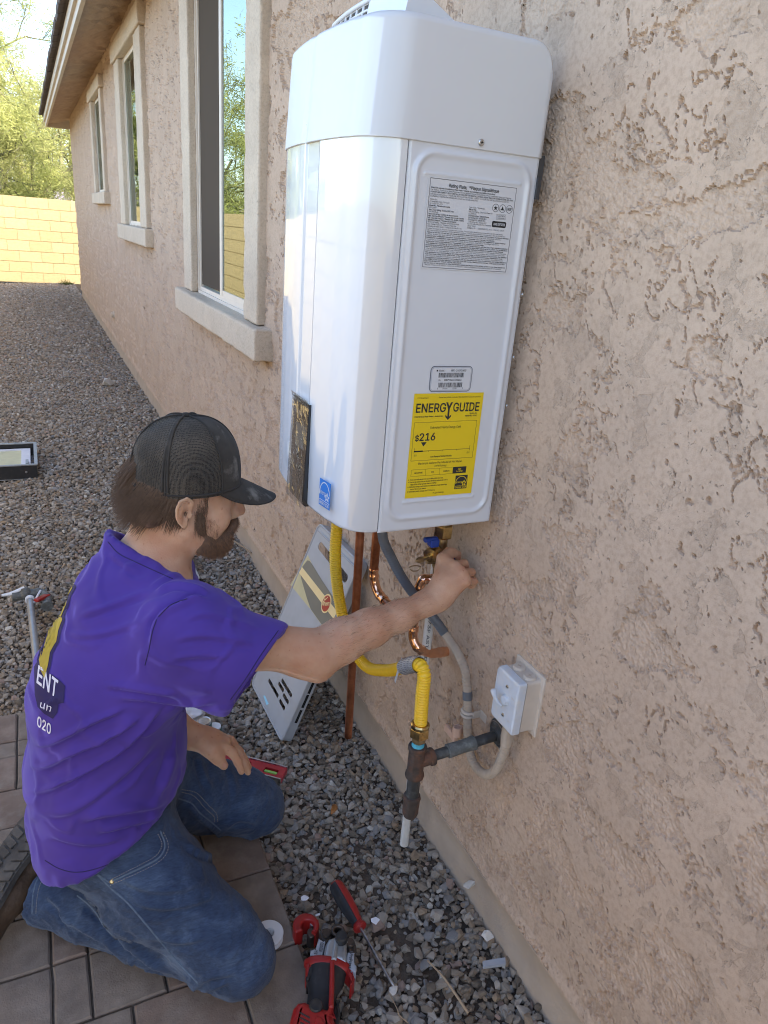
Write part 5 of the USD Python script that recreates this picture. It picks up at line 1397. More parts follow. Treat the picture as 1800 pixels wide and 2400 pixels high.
obj('centre_ridge', slab([(800, 858), (850, 862), (825, 1115), (760, 1112)], zt + 0.0085, 0.02, 0.004), 'cast_silver', pt, smooth=35)
lp = obj('left_jaw_plate', slab([(620, 870), (695, 920), (655, 1105), (520, 1060), (525, 1010), (585, 985)], zt - 0.006, 0.006, 0.003), 'grey_plastic', pt, smooth=35)
rp_ = obj('right_jaw_plate', slab([(950, 1030), (1025, 1035), (1030, 1160), (1055, 1190), (1045, 1260), (1000, 1250), (925, 1150)], zt - 0.006, 0.006, 0.003), 'grey_plastic', pt, smooth=35)


def lettering(s, pa, pb, h, z, f=zC, bold=True):
    """Print running from one position of the picture to another, flat at height z."""
    A, B = at(*f(*pa), z=z), at(*f(*pb), z=z)
    M = np.eye(4); u = (B - A) / np.linalg.norm(B - A); M[:3, 0] = u; M[:3, 2] = (0, 0, 1); M[:3, 1] = np.cross((0, 0, 1), u); M[:3, 3] = A
    return text(s, h, M, bold=bold, width=np.linalg.norm(B - A))


obj('plate_print', [lettering('RIDGID', (658, 1030), (675, 925), 0.0062, zt - 0.0055), lettering('3/4"', (600, 1062), (612, 1005), 0.0062, zt - 0.0055)], 'ink_black', lp)
obj('plate_print', lettering('ProPress', (978, 1046), (958, 1215), 0.0062, zt - 0.0055), 'ink_black', rp_)
obj('release_knob', lathe([(0, 0.019), (0.0105, 0.018), (0.0125, 0.014), (0.0125, 0.003), (0.010, -0.004)], frame(at(*zC(875, 910), z=zt + 0.002), (0, 0, 1)), 18), 'tool_black', pt, smooth=25)
for s_, pts in ((0, [(640, 860), (625, 800), (660, 755), (720, 745), (770, 770), (770, 720), (830, 705), (850, 740), (800, 790), (760, 880), (700, 930)]), (1, [(830, 705), (910, 745), (940, 800), (935, 870), (1010, 880), (1050, 960), (1030, 1040), (960, 1030), (930, 890), (890, 800), (850, 745)])):
    obj('jaw_arm', slab(pts, zt - 0.010, 0.002, 0.004, round_=0.0015), 'steel_dark', pt, smooth=35)
for c in ((708, 825), (975, 925)):
    obj('jaw_pin', lathe([(0, 0.004), (0.0085, 0.0035), (0.0105, 0.0), (0.0105, -0.004)], frame(at(*zC(*c), z=zt - 0.009), (0, 0, 1)), 24), 'steel_dark', pt, smooth=35)
obj('jaw_ring', tube([at(*zC(840 + 62 * math.cos(t), 790 + 50 * math.sin(t)), z=zt - 0.007) for t in np.linspace(0, 2 * np.pi, 28)], 0.0036, 8, caps=False), 'steel_dark', pt, smooth=True)

# red pipe cutter ring
rc_ = thing('pipe_cutter', 'red round C shaped copper pipe cutter beside the press tool', 'pipe cutter')
cc = np.array([475, 715.0])
outer = [cc + np.array([150 * math.cos(t), 138 * math.sin(t)]) for t in np.linspace(0.95, 2 * np.pi + 0.0, 40)]
outer = [cc + np.array([152 * math.cos(t), 140 * math.sin(t)]) for t in np.linspace(2.45, 2 * np.pi + 0.75, 44)]
inner = [cc + np.array([18, 12]) + np.array([72 * math.cos(t), 66 * math.sin(t)]) for t in np.linspace(2 * np.pi + 0.9, 2.4, 34)]
obj('cutter_body', slab([tuple(p) for p in outer + inner], 0.030, -0.012, 0.005), 'tool_red', rc_, smooth=35)
obj('cutter_wheel', slab([tuple(cc + np.array([60, 90]) + np.array([48 * math.cos(t), 62 * math.sin(t)])) for t in np.linspace(0, 2 * np.pi, 20)[:-1]], 0.020, -0.012, 0.003), 'steel_dark', rc_, smooth=35)
obj('roller', [lathe([(0, 0.028), (0.006, 0.027), (0.007, 0.0), (0, 0.0)], frame(at(*zC(505 + 40 * k, 760 + 48 * k), z=-0.006), (0, 0, 1)), 14) for k in range(2)], 'steel', rc_, smooth=35)

# screwdriver
sd = thing('screwdriver', 'red and black screwdriver lying on the gravel towards its tip', 'screwdriver')
s0, s1 = at(*zC(805, 245), z=0.018), at(*zC(1495, 1450), z=0.004)
sv = s1 - s0; sL = np.linalg.norm(sv)
SM = frame(s0, sv, (0.4, 0.1, 1))
hL = np.linalg.norm(at(*zC(1090, 745), z=0.018) - s0)
hp_ = [(0, 0), (0.0115, 0.001), (0.0150, 0.006), (0.0170, 0.018), (0.0178, 0.35 * hL), (0.0170, 0.55 * hL), (0.0140, 0.75 * hL), (0.0112, 0.90 * hL), (0.0128, 0.925 * hL), (0.0150, 0.94 * hL), (0.0150, 0.985 * hL), (0.0120, hL), (0, hL)]
obj('handle', lathe(hp_, SM, 32), 'tool_red', sd, smooth=30)
hg = [(r + 0.0012, z) for r, z in hp_[2:8]]
for a0, a1 in ((0.55, 2.3), (2.6, 4.3)):
    A = np.linspace(a0, a1, 14)
    gv = np.array([[(r - (0.0016 if k in (0, 13) else 0)) * math.cos(t), (r - (0.0016 if k in (0, 13) else 0)) * math.sin(t), z] for r, z in hg for k, t in enumerate(A)])
    n = len(A)
    gq = np.array([[i * n + j, i * n + j + 1, (i + 1) * n + j + 1, (i + 1) * n + j] for i in range(len(hg) - 1) for j in range(n - 1)])
    obj('rubber_grip', moved(trimesh.Trimesh(gv, np.vstack([gq[:, [0, 1, 2]], gq[:, [0, 2, 3]]]), process=False), SM), 'tool_black', sd, smooth=True)
obj('butt_cap', lathe([(0, -0.0012), (0.009, -0.001), (0.0105, 0.0005)], SM, 24), 'steel', sd, smooth=True)
obj('shaft', tube([s0 + sv * (hL / sL), s0 + sv * 0.93, s0 + sv * 0.96, s1], [0.0036, 0.0036, 0.0042, 0.0016], 12), 'steel', sd, smooth=35)

# thread tape spool
sp = thing('tape_spool', 'white plastic spool of thread seal tape beside the knee', 'tape')
tc = at(*zP(1492, 1625), z=0.020)
tm = np.eye(4); tm[:3, 3] = (tc[0], tc[1], 0.0)
obj('lower_disc', lathe([(0.0115, 0.0005), (0.029, 0.0005), (0.0305, 0.0015), (0.0305, 0.0035), (0.0115, 0.004)], tm, 44), 'spool_white', sp, smooth=35)
obj('tape_winding', lathe([(0.0115, 0.0038), (0.0265, 0.0038), (0.0265, 0.0165), (0.0115, 0.0165)], tm, 44), 'paper_white', sp, smooth=35)
obj('upper_disc', lathe([(0.0115, 0.0162), (0.0305, 0.0165), (0.0312, 0.0185), (0.0300, 0.0200), (0.0125, 0.0203), (0.0112, 0.0190), (0.0108, 0.0010)], tm, 44), 'spool_white', sp, smooth=35)

# spirit level lying on its side
lv_ = thing('spirit_level', 'small red spirit level with green vials on the gravel', 'spirit level')
l1, l0 = at(*zG(1260, 735), z=0.020), at(*zG(815, 622), z=0.020)
lu = l0 - l1; lu /= np.linalg.norm(lu)
LM = np.eye(4); LM[:3, 0] = lu; LM[:3, 2] = (0, 0, 1); LM[:3, 1] = np.cross((0, 0, 1), lu); LM[:3, 3] = (l1[0], l1[1], 0.0)
if LM[:3, 1] @ (CAM - l1) < 0:
    pass
sy = 1 if LM[:3, 1] @ np.array([0, -1, 0]) > 0 else -1
web = sbox(0, 0, 0.235, 0.046)
wins = [rrect(0.018, 0.058, 0.014, 0.034, 0.004), rrect(0.100, 0.124, 0.010, 0.036, 0.004), rrect(0.178, 0.215, 0.014, 0.034, 0.004)]
fl_ = np.diag([1, sy, 1, 1.0])
def lm(m): 
    m = moved(m, LM @ fl_)
    if sy < 0: m.invert()
    return m
obj('web', lm(prism(web.difference(shapely.union_all(wins)), 0.016, trimesh.transformations.translation_matrix((0, 0, 0.002)))), 'level_red', lv_)
obj('edge_rail', lm(bx(0, 0.235, 0.0455, 0.0495, -0.002, 0.0225, 0.001)), 'steel', lv_)
obj('edge_rail', lm(bx(0, 0.235, -0.004, 0.0, -0.002, 0.0225, 0.001)), 'steel', lv_)
for x0, x1 in ((0.020, 0.056), (0.103, 0.121), (0.180, 0.213)):
    obj('vial', lm(cyl([x0, 0.024, 0.010], [x1, 0.024, 0.010], 0.0068)), 'vial_green', lv_, smooth=35)
    obj('vial_holder', lm(bx(x0 - 0.002, x1 + 0.002, 0.012, 0.036, 0.002, 0.0045)), 'chip_white', lv_)

# sealant can and crumpled paper behind the hand
jr = thing('sealant_can', 'small teal can with a dented metal lid behind the resting hand', 'can', group='cans behind the hand')
jc = at(*zG(362, 235), z=0.068)
jm = np.eye(4); jm[:3, 3] = (jc[0], jc[1], 0.0)
obj('can_body', lathe([(0, 0.0), (0.0205, 0.0), (0.0215, 0.002), (0.0215, 0.060), (0.0195, 0.0635), (0, 0.0635)], jm, 32), 'can_teal', jr, smooth=35)
obj('can_lid', lathe([(0.0185, 0.062), (0.0192, 0.0625), (0.0192, 0.071), (0.018, 0.0722), (0.0155, 0.0705), (0.010, 0.0712), (0, 0.0705)], jm, 32), 'steel', jr, smooth=35)
j2 = thing('sealant_can', 'second teal can mostly hidden behind the first one', 'can', group='cans behind the hand')
jc2 = at(*zG(475, 300), z=0.045)
jm2 = np.eye(4); jm2[:3, 3] = (jc2[0], jc2[1], 0.0)
obj('can_body', lathe([(0, 0.0), (0.019, 0.0), (0.020, 0.002), (0.020, 0.042), (0.018, 0.045), (0, 0.045)], jm2, 32), 'can_teal', j2, smooth=35)
obj('can_lid', lathe([(0.017, 0.044), (0.0178, 0.0445), (0.0178, 0.050), (0, 0.0505)], jm2, 32), 'spool_white', j2, smooth=35)
rg = trimesh.creation.icosphere(4, 1.0)
rv = rg.vertices * (1 + 0.55 * (meshkit.fbm(rg.vertices * 2.3, 4, 3)[:, None] - 0.5))
rgc = at(*zG(318, 165), z=0.03)
tag(obj('crumpled_paper', (rv * np.array([0.040, 0.040, 0.028]) + [rgc[0] - 0.02, rgc[1] + 0.03, 0.022], rg.faces), 'paper_white', smooth=True), 'white crumpled paper towel behind the can', 'paper')


# ---- old heater parts further back
def tray(name, label, cat, x0, x1, y0, y1, h, floor, wall, rimm, z0):
    t = thing(name, label, cat)
    obj('floor', bx(x0, x1, y0, y1, z0, z0 + 0.006), floor, t)
    for nm, b in (('front_wall', (x0, x1, y0, y0 + 0.008)), ('back_wall', (x0, x1, y1 - 0.008, y1)), ('side_wall', (x0, x0 + 0.008, y0 + 0.008, y1 - 0.008)), ('side_wall', (x1 - 0.008, x1, y0 + 0.008, y1 - 0.008))):
        obj(nm, bx(*b, z0 + 0.006, z0 + h), wall, t)
    fr = sbox(x0 - 0.006, y0 - 0.006, x1 + 0.006, y1 + 0.006).difference(sbox(x0 + 0.012, y0 + 0.012, x1 - 0.012, y1 - 0.012))
    obj('rim', prism(fr, 0.006, trimesh.transformations.translation_matrix((0, 0, z0 + h))), rimm, t)
    return t


g1 = float(ground_z(-1.1, 4.6))
t1 = tray('heater_case', 'dark metal heater case with a pale liner lying open on gravel', 'metal case', -1.42, -0.872, 4.44, 4.90, 0.085, 'galvanised', 'tool_black', 'galvanised', g1)
obj('liner_frame', prism(sbox(-1.40, 4.47, -0.905, 4.87).difference(sbox(-1.36, 4.50, -0.955, 4.845)), 0.012, trimesh.transformations.translation_matrix((0, 0, g1 + 0.050))), 'paper_white', t1)
obj('liner', bx(-1.36, -0.955, 4.50, 4.845, g1 + 0.03, g1 + 0.055), 'insulation', t1)
obj('bracket', bx(-0.93, -0.915, 4.50, 4.58, g1 + 0.062, g1 + 0.080), 'galvanised', t1)
for xx in (-1.30, -1.1, -0.93):
    obj('case_screw', lathe([(0, 0.004), (0.006, 0.003), (0.007, 0)], frame((xx, 4.44, g1 + 0.045), (0, -1, 0)), 12), 'steel', t1, smooth=35)

g2 = float(ground_z(-0.45, 2.9))
t2 = tray('heater_chassis', 'grey open heater chassis with wiring lying behind the chin', 'metal case', -0.53, -0.292, 2.70, 3.16, 0.075, 'galvanised', 'steel_dark', 'sheet_grey', g2)
obj('heat_plate', bx(-0.50, -0.36, 2.84, 3.12, g2 + 0.012, g2 + 0.045, 0.006), 'cast_silver', t2)
rg2 = np.random.default_rng(8)
for k in range(9):
    xx, yy_ = rg2.uniform(-0.50, -0.32), rg2.uniform(2.73, 3.05)
    obj('connector', bx(xx, xx + rg2.uniform(.012, .03), yy_, yy_ + rg2.uniform(.012, .03), g2 + 0.045, g2 + rg2.uniform(.055, .075), 0.002), ('chip_white', 'wood_brown', 'brass', 'spool_white')[k % 4], t2)
for k in range(8):
    a = np.array([rg2.uniform(-0.5, -0.31), rg2.uniform(2.72, 2.85), g2 + 0.05])
    obj('wire', tube(spline([a, a + rg2.uniform(-.05, .05, 3) * [1, 1, .3] + [0, .03, .02], a + rg2.uniform(-.06, .06, 3) * [1, 1, .2] + [0, .08, 0.01]], 14), 0.0022, 6), ('chip_white', 'tool_black', 'galvanised')[k % 3], t2, smooth=True)

# removed gas pipe with its shut-off valve
op = thing('old_gas_pipe', 'galvanised pipe with a shut off valve lying left of the man', 'pipe')
a0, a1 = at(*zE(165, 1045), z=0.015), at(*zE(232, 1640), z=-0.012)
obj('pipe_run', cyl(a0, a1, 0.0125), 'galvanised', op, smooth=35)
obj('tape_ring', tube([a0 + (a1 - a0) * 0.012, a0 + (a1 - a0) * 0.035], 0.0165, 18), 'spool_white', op, smooth=35)
v0, v1 = at(*zE(60, 1040), z=0.02), at(*zE(290, 1010), z=0.012)
vd = (v1 - v0) / np.linalg.norm(v1 - v0)
ctr = at(*zE(140, 1028), z=0.018)
obj('valve_body', [cyl(ctr - vd * 0.045, ctr + vd * 0.055, 0.019), lathe([(0.0, 0.032), (0.012, 0.03), (0.022, 0.015), (0.024, 0.0), (0.018, -0.015)], frame(ctr, (0, 0, 1)), 20)], 'iron_grey', op, smooth=35)
obj('valve_lever', tube([ctr + [0, 0, 0.03], v0 + [0, 0, 0.012], v0 - vd * 0.03 + [0, 0, 0.010]], [0.006, 0.007, 0.005], 10), 'spool_white', op, smooth=35)
u0 = at(*zE(235, 1020), z=0.016)
el = spline([u0 - vd * 0.02, u0, u0 + (a1 - a0) / np.linalg.norm(a1 - a0) * 0.05 + vd * 0.012, at(*zE(262, 1095), z=0.010)], 30)
obj('elbow', tube(el, ringed(el, 0.0175, (0.05, 0.5, 0.95), 0.008, 0.005), 18), 'iron_grey', op, smooth=35)
obj('tape_strip', tube(spline([at(*zE(225, 1005), z=0.05), at(*zE(205, 1040), z=0.04), at(*zE(190, 1075), z=0.01)], 12), [0.004] * 12, 6), 'paper_white', op, smooth=35)
obj('red_handle', bx(0, 0.022, 0, 0.07, 0, 0.012, 0.004), 'tool_red', op, smooth=35, inv=frame(at(*zE(282, 1040), z=0.02), (0.1, 0.1, 1), (0.3, 1, 0)) @ trimesh.transformations.rotation_matrix(1.2, [0, 0, 1]))


# ---- small litter and single stones
def shard(name, label, cat, c, size, mat_, seed, squash=0.35, f=zC, z=0.008, group=None):
    r = np.random.default_rng(seed)
    p = r.normal(size=(14, 3)); p /= np.linalg.norm(p, axis=1, keepdims=True); p *= r.uniform(.7, 1.1, (14, 1)) * np.array([1, .75, squash])
    h = trimesh.Trimesh(p, process=False).convex_hull
    X = at(*f(*c), z=z)
    tag(obj(name, trimesh.Trimesh(h.vertices * size * 0.5 + X, h.faces, process=False), mat_), label, cat, group or {'plastic_chip': 'white plastic chips on the gravel', 'pale_stone': 'pale stones on the gravel'}.get(name))


z4 = lambda x, y: (550 + x / 2.074, 1950 + y / 2.074)
shard('plastic_chip', 'white pointed plastic chip left of the screwdriver handle', 'chip', (462, 410), 0.020, 'chip_white', 1)
shard('plastic_chip', 'larger white plastic chip right of the screwdriver shaft', 'chip', (1272, 668), 0.026, 'chip_white', 5, 0.2)
shard('plastic_chip', 'tiny white chip above the red pipe cutter', 'chip', (608, 602), 0.012, 'chip_white', 3)
shard('concrete_piece', 'pale square concrete lump on the gravel near the wall', 'concrete lump', (1225, 500), 0.036, 'concrete_chip', 4, 0.6, z4)
shard('pale_stone', 'white flat stone under the screwdriver tip', 'stone', (1500, 1470), 0.030, 'concrete_chip', 6, 0.35)
shard('pale_stone', 'white stone at the wall foot below the gas pipe', 'stone', (1145, 255), 0.034, 'concrete_chip', 11, 0.5, z4)
shard('lone_stone', 'single pale pink stone on the far gravel beside the wall', 'stone', (252, 893), 0.19, 'concrete_chip', 9, 0.42, lambda x, y: (x, y), -0.01)
gp = [at(*z4(*p), z=0.012) for p in ((1205, 630), (1315, 612), (1317, 645), (1208, 660))]
tag(obj('plastic_strip', prism(Polygon([tuple(p[:2]) for p in gp]), 0.006, trimesh.transformations.translation_matrix((0, 0, 0.008))), 'grey_plastic'), 'short flat grey plastic strip on the gravel near the wall', 'plastic strip')
tag(obj('twig', tube(spline([at(*z4(938, 625), z=0.014), at(*z4(1010, 700), z=0.018), at(*z4(1075, 790), z=0.014), at(*z4(1135, 880), z=0.012)], 30), np.linspace(0.0016, 0.0030, 30), 8), 'twig', smooth=True), 'thin dry twig on the gravel right of the screwdriver tip', 'twig')
tag(obj('dry_grass', tube(spline([at(*z4(760, 800), z=0.014), at(*z4(790, 860), z=0.024), at(*z4(800, 890), z=0.018), at(*z4(845, 930), z=0.014)], 24), 0.0010, 6), 'twig', smooth=True), 'curled dry grass stalk below the screwdriver tip', 'grass stalk')
tag(obj('twig', tube(spline([at(*zE(1215, 685), z=-0.005), at(*zE(1300, 730), z=0.005), at(*zE(1395, 795), z=-0.005)], 20), 0.004, 8), 'twig', smooth=True), 'pale stick on the gravel beyond the man\'s beard', 'stick')
lf = at(550 + 468 / 2.074, 1550 + 745 / 2.074, z=0.012)
_lp = [(t, 0.0085 * math.sin(math.pi * (t / 0.036)) ** 0.8 * (1 + 0.18 * math.sin(t * 900))) for t in np.linspace(0.0005, 0.0355, 14)]
_lm = prism(_lp + [(x, -y * 0.9) for x, y in _lp[::-1]], 0.0006).subdivide_to_size(0.006, max_iter=6)
_lm.vertices[:, 2] += 6.0 * _lm.vertices[:, 1] ** 2 * 6 + 0.006 * np.sin(_lm.vertices[:, 0] * 90)
tag(obj('dry_leaf', moved(_lm, frame(lf, (0.3, -0.35, 1), (0.6, 0.7, 0))), 'dry_leaf', smooth=True), 'small rust brown dry leaf on the gravel near the knee', 'leaf')
bcap = at(*zG(760, 548), z=0.02)
tag(obj('bottle_cap', lathe([(0.0, 0.010), (0.010, 0.009), (0.0115, 0.007), (0.0115, 0.0)], frame(bcap - [0, 0, 0.012], (0, 0, 1)), 20), 'sticker_cyan', smooth=35), 'light blue plastic cap behind the resting fingers', 'cap')
wd = thing('weed', 'small green weed growing at the foot of the far wall', 'plant')
rw = np.random.default_rng(4)
wv, wf = [], []
wc_ = at(157, 672, y=16.6)
for k in range(120):
    c = np.array([wc_[0], wc_[1], ground_z(wc_[0], wc_[1])]) + rw.normal(0, 0.06, 3) * [1, .5, 0]
    d = rw.normal(0, 1, 3); d[2] = abs(d[2]) + 0.4; d /= np.linalg.norm(d); s_ = np.cross(d, rw.normal(size=3)); s_ /= np.linalg.norm(s_)
    L = rw.uniform(0.06, 0.16); i = len(wv)
    wv += [c - s_ * .004, c + s_ * .004, c + d * L]; wf.append([i, i + 1, i + 2])
obj('leaves', trimesh.Trimesh(wv, wf, process=False), 'weed', wd, kind='stuff')
# ================================================================== the kneeling man
mat('skin', {'geo': ('geometry', {}), 'n1': ('noise_texture', {'scale': 16.0, 'detail': 4.0, 'roughness': 0.6}), 'r1': ('rgb_ramp', {'ramp': [(0.32, (0.46, 0.235, 0.140)), (0.50, (0.50, 0.288, 0.182)), (0.70, (0.56, 0.350, 0.235))]}),
             'n2': ('noise_texture', {'scale': 120.0, 'detail': 2.0}), 'r2': ('rgb_ramp', {'ramp': [(0.66, (1, 1, 1)), (0.78, (0.74, 0.58, 0.50))]}), 'mm': ('mix_color', {'blend_type': 'multiply', 'fac': 1.0}),
             'nb': ('noise_texture', {'scale': 420.0, 'detail': 3.0}), 'bp': ('bump', {'distance': 0.0007, 'strength': 0.8}),
             'p': ('principled_bsdf', {'roughness': 0.58, 'specular_ior_level': 0.3, 'subsurface_weight': 0.25, 'subsurface_scale': 0.006, 'subsurface_radius': (1.0, 0.35, 0.2)})},
    [('geo.position', 'n1.vector'), ('geo.position', 'n2.vector'), ('geo.position', 'nb.vector'), ('n1.fac', 'r1.fac'), ('n2.fac', 'r2.fac'), ('r1.color', 'mm.a'), ('r2.color', 'mm.b'), ('mm.result', 'p.base_color'), ('nb.fac', 'bp.height'), ('bp.normal', 'p.normal')], surface='p.BSDF')
mat('shirt_purple', {'geo': ('geometry', {}), 'n1': ('noise_texture', {'scale': 9.0, 'detail': 5.0}), 'r1': ('rgb_ramp', {'ramp': [(0.3, (0.058, 0.031, 0.220)), (0.7, (0.078, 0.042, 0.285))]}),
                     'nb': ('noise_texture', {'scale': 900.0, 'detail': 2.0}), 'bp': ('bump', {'distance': 0.0006, 'strength': 0.7}), 'p': ('principled_bsdf', {'roughness': 0.85, 'specular_ior_level': 0.25, 'sheen_weight': 0.25, 'sheen_roughness': 0.5, 'sheen_tint': (0.5, 0.45, 0.9)})},
    [('geo.position', 'n1.vector'), ('geo.position', 'nb.vector'), ('n1.fac', 'r1.fac'), ('r1.color', 'p.base_color'), ('nb.fac', 'bp.height'), ('bp.normal', 'p.normal')], surface='p.BSDF')
mat('denim', {'geo': ('geometry', {}), 'n1': ('noise_texture', {'scale': 8.0, 'detail': 7.0, 'roughness': 0.66, 'distortion': 0.5}), 'r1': ('rgb_ramp', {'ramp': [(0.34, (0.022, 0.036, 0.074)), (0.52, (0.036, 0.058, 0.112)), (0.72, (0.082, 0.122, 0.20))]}),
              'mpn': ('mapping', {'rotation': (0.5, 0.4, 0.8), 'scale': (40.0, 260.0, 260.0)}), 'n2': ('noise_texture', {'scale': 1.0, 'detail': 5.0, 'roughness': 0.8}), 'r2': ('rgb_ramp', {'ramp': [(0.34, (0.68, 0.70, 0.74)), (0.66, (1.34, 1.32, 1.26))]}), 'mm': ('mix_color', {'blend_type': 'multiply', 'fac': 1.0, 'use_clamp': False}),
              'n3': ('noise_texture', {'scale': 700.0, 'detail': 2.0, 'roughness': 0.8}), 'bp': ('bump', {'distance': 0.0011, 'strength': 0.9}), 'p': ('principled_bsdf', {'roughness': 0.9, 'specular_ior_level': 0.2, 'sheen_weight': 0.12})},
    [('geo.position', 'n1.vector'), ('geo.position', 'mpn.vector'), ('mpn.vector', 'n2.vector'), ('geo.position', 'n3.vector'), ('n1.fac', 'r1.fac'), ('n2.fac', 'r2.fac'), ('r1.color', 'mm.a'), ('r2.color', 'mm.b'), ('mm.result', 'p.base_color'), ('n3.fac', 'bp.height'), ('bp.normal', 'p.normal')], surface='p.BSDF')
plain('denim_seam', (0.10, 0.14, 0.20), 0.9, var=0.3, scale=200)
plain('denim_stitch', (0.34, 0.31, 0.25), 0.9, var=0.2, scale=300)
plain('denim_dark', (0.012, 0.020, 0.045), 0.95, var=0.2, scale=100)
plain('cap_black', (0.029, 0.025, 0.021), 0.85, var=0.25, scale=25, dirt=(0.15, 0.135, 0.115), dscale=24, dlo=0.60, dhi=0.80, dfac=0.8, bump=0.0004, bscale=900)
plain('cap_dust', (0.038, 0.033, 0.027), 0.9, var=0.35, scale=30, dirt=(0.22, 0.205, 0.18), dscale=20, dlo=0.52, dhi=0.68, dfac=0.65, bump=0.0006, bscale=500)
mat('cap_mesh', {'geo': ('geometry', {}), 'v': ('voronoi_texture', {'scale': 430.0, 'randomness': 0.25}), 'r': ('rgb_ramp', {'ramp': [(0.25, (0.006, 0.006, 0.005)), (0.5, (0.064, 0.056, 0.046))]}), 'n': ('noise_texture', {'scale': 14.0, 'detail': 5.0}), 'rn': ('rgb_ramp', {'ramp': [(0.45, (0.8, 0.8, 0.8)), (0.75, (1.9, 1.8, 1.65))]}),
                 'mm': ('mix_color', {'blend_type': 'multiply', 'fac': 1.0, 'use_clamp': False}), 'bp': ('bump', {'distance': 0.0012, 'strength': 1.0}), 'p': ('principled_bsdf', {'roughness': 0.75, 'specular_ior_level': 0.3})},
    [('geo.position', 'v.vector'), ('geo.position', 'n.vector'), ('v.distance', 'r.fac'), ('n.fac', 'rn.fac'), ('r.color', 'mm.a'), ('rn.color', 'mm.b'), ('mm.result', 'p.base_color'), ('v.distance', 'bp.height'), ('bp.normal', 'p.normal')], surface='p.BSDF')
plain('hair_brown', (0.120, 0.074, 0.045), 0.55, var=0.35, scale=160, spec=0.35)
plain('beard_brown', (0.200, 0.105, 0.055), 0.6, var=0.35, scale=160, spec=0.3)
plain('hair_mass', (0.105, 0.060, 0.036), 0.7, var=0.4, scale=90, bump=0.002, bscale=260)
plain('boot_leather', (0.060, 0.034, 0.017), 0.65, var=0.35, scale=30, dirt=(0.11, 0.075, 0.045), dscale=24, dlo=0.5, dhi=0.75, dfac=0.6, bump=0.0012, bscale=160)
plain('boot_sole', (0.075, 0.070, 0.064), 0.85, var=0.25, scale=40, dirt=(0.035, 0.032, 0.03), dscale=18, dlo=0.5, dhi=0.6, dfac=0.7, bump=0.001, bscale=200)
plain('print_white', (0.62, 0.60, 0.68), 0.8, var=0.06, scale=120)
plain('print_yellow', (0.38, 0.28, 0.03), 0.8, var=0.15, scale=90)
plain('print_dark', (0.020, 0.012, 0.075), 0.85)
plain('nail', (0.50, 0.27, 0.20), 0.3)


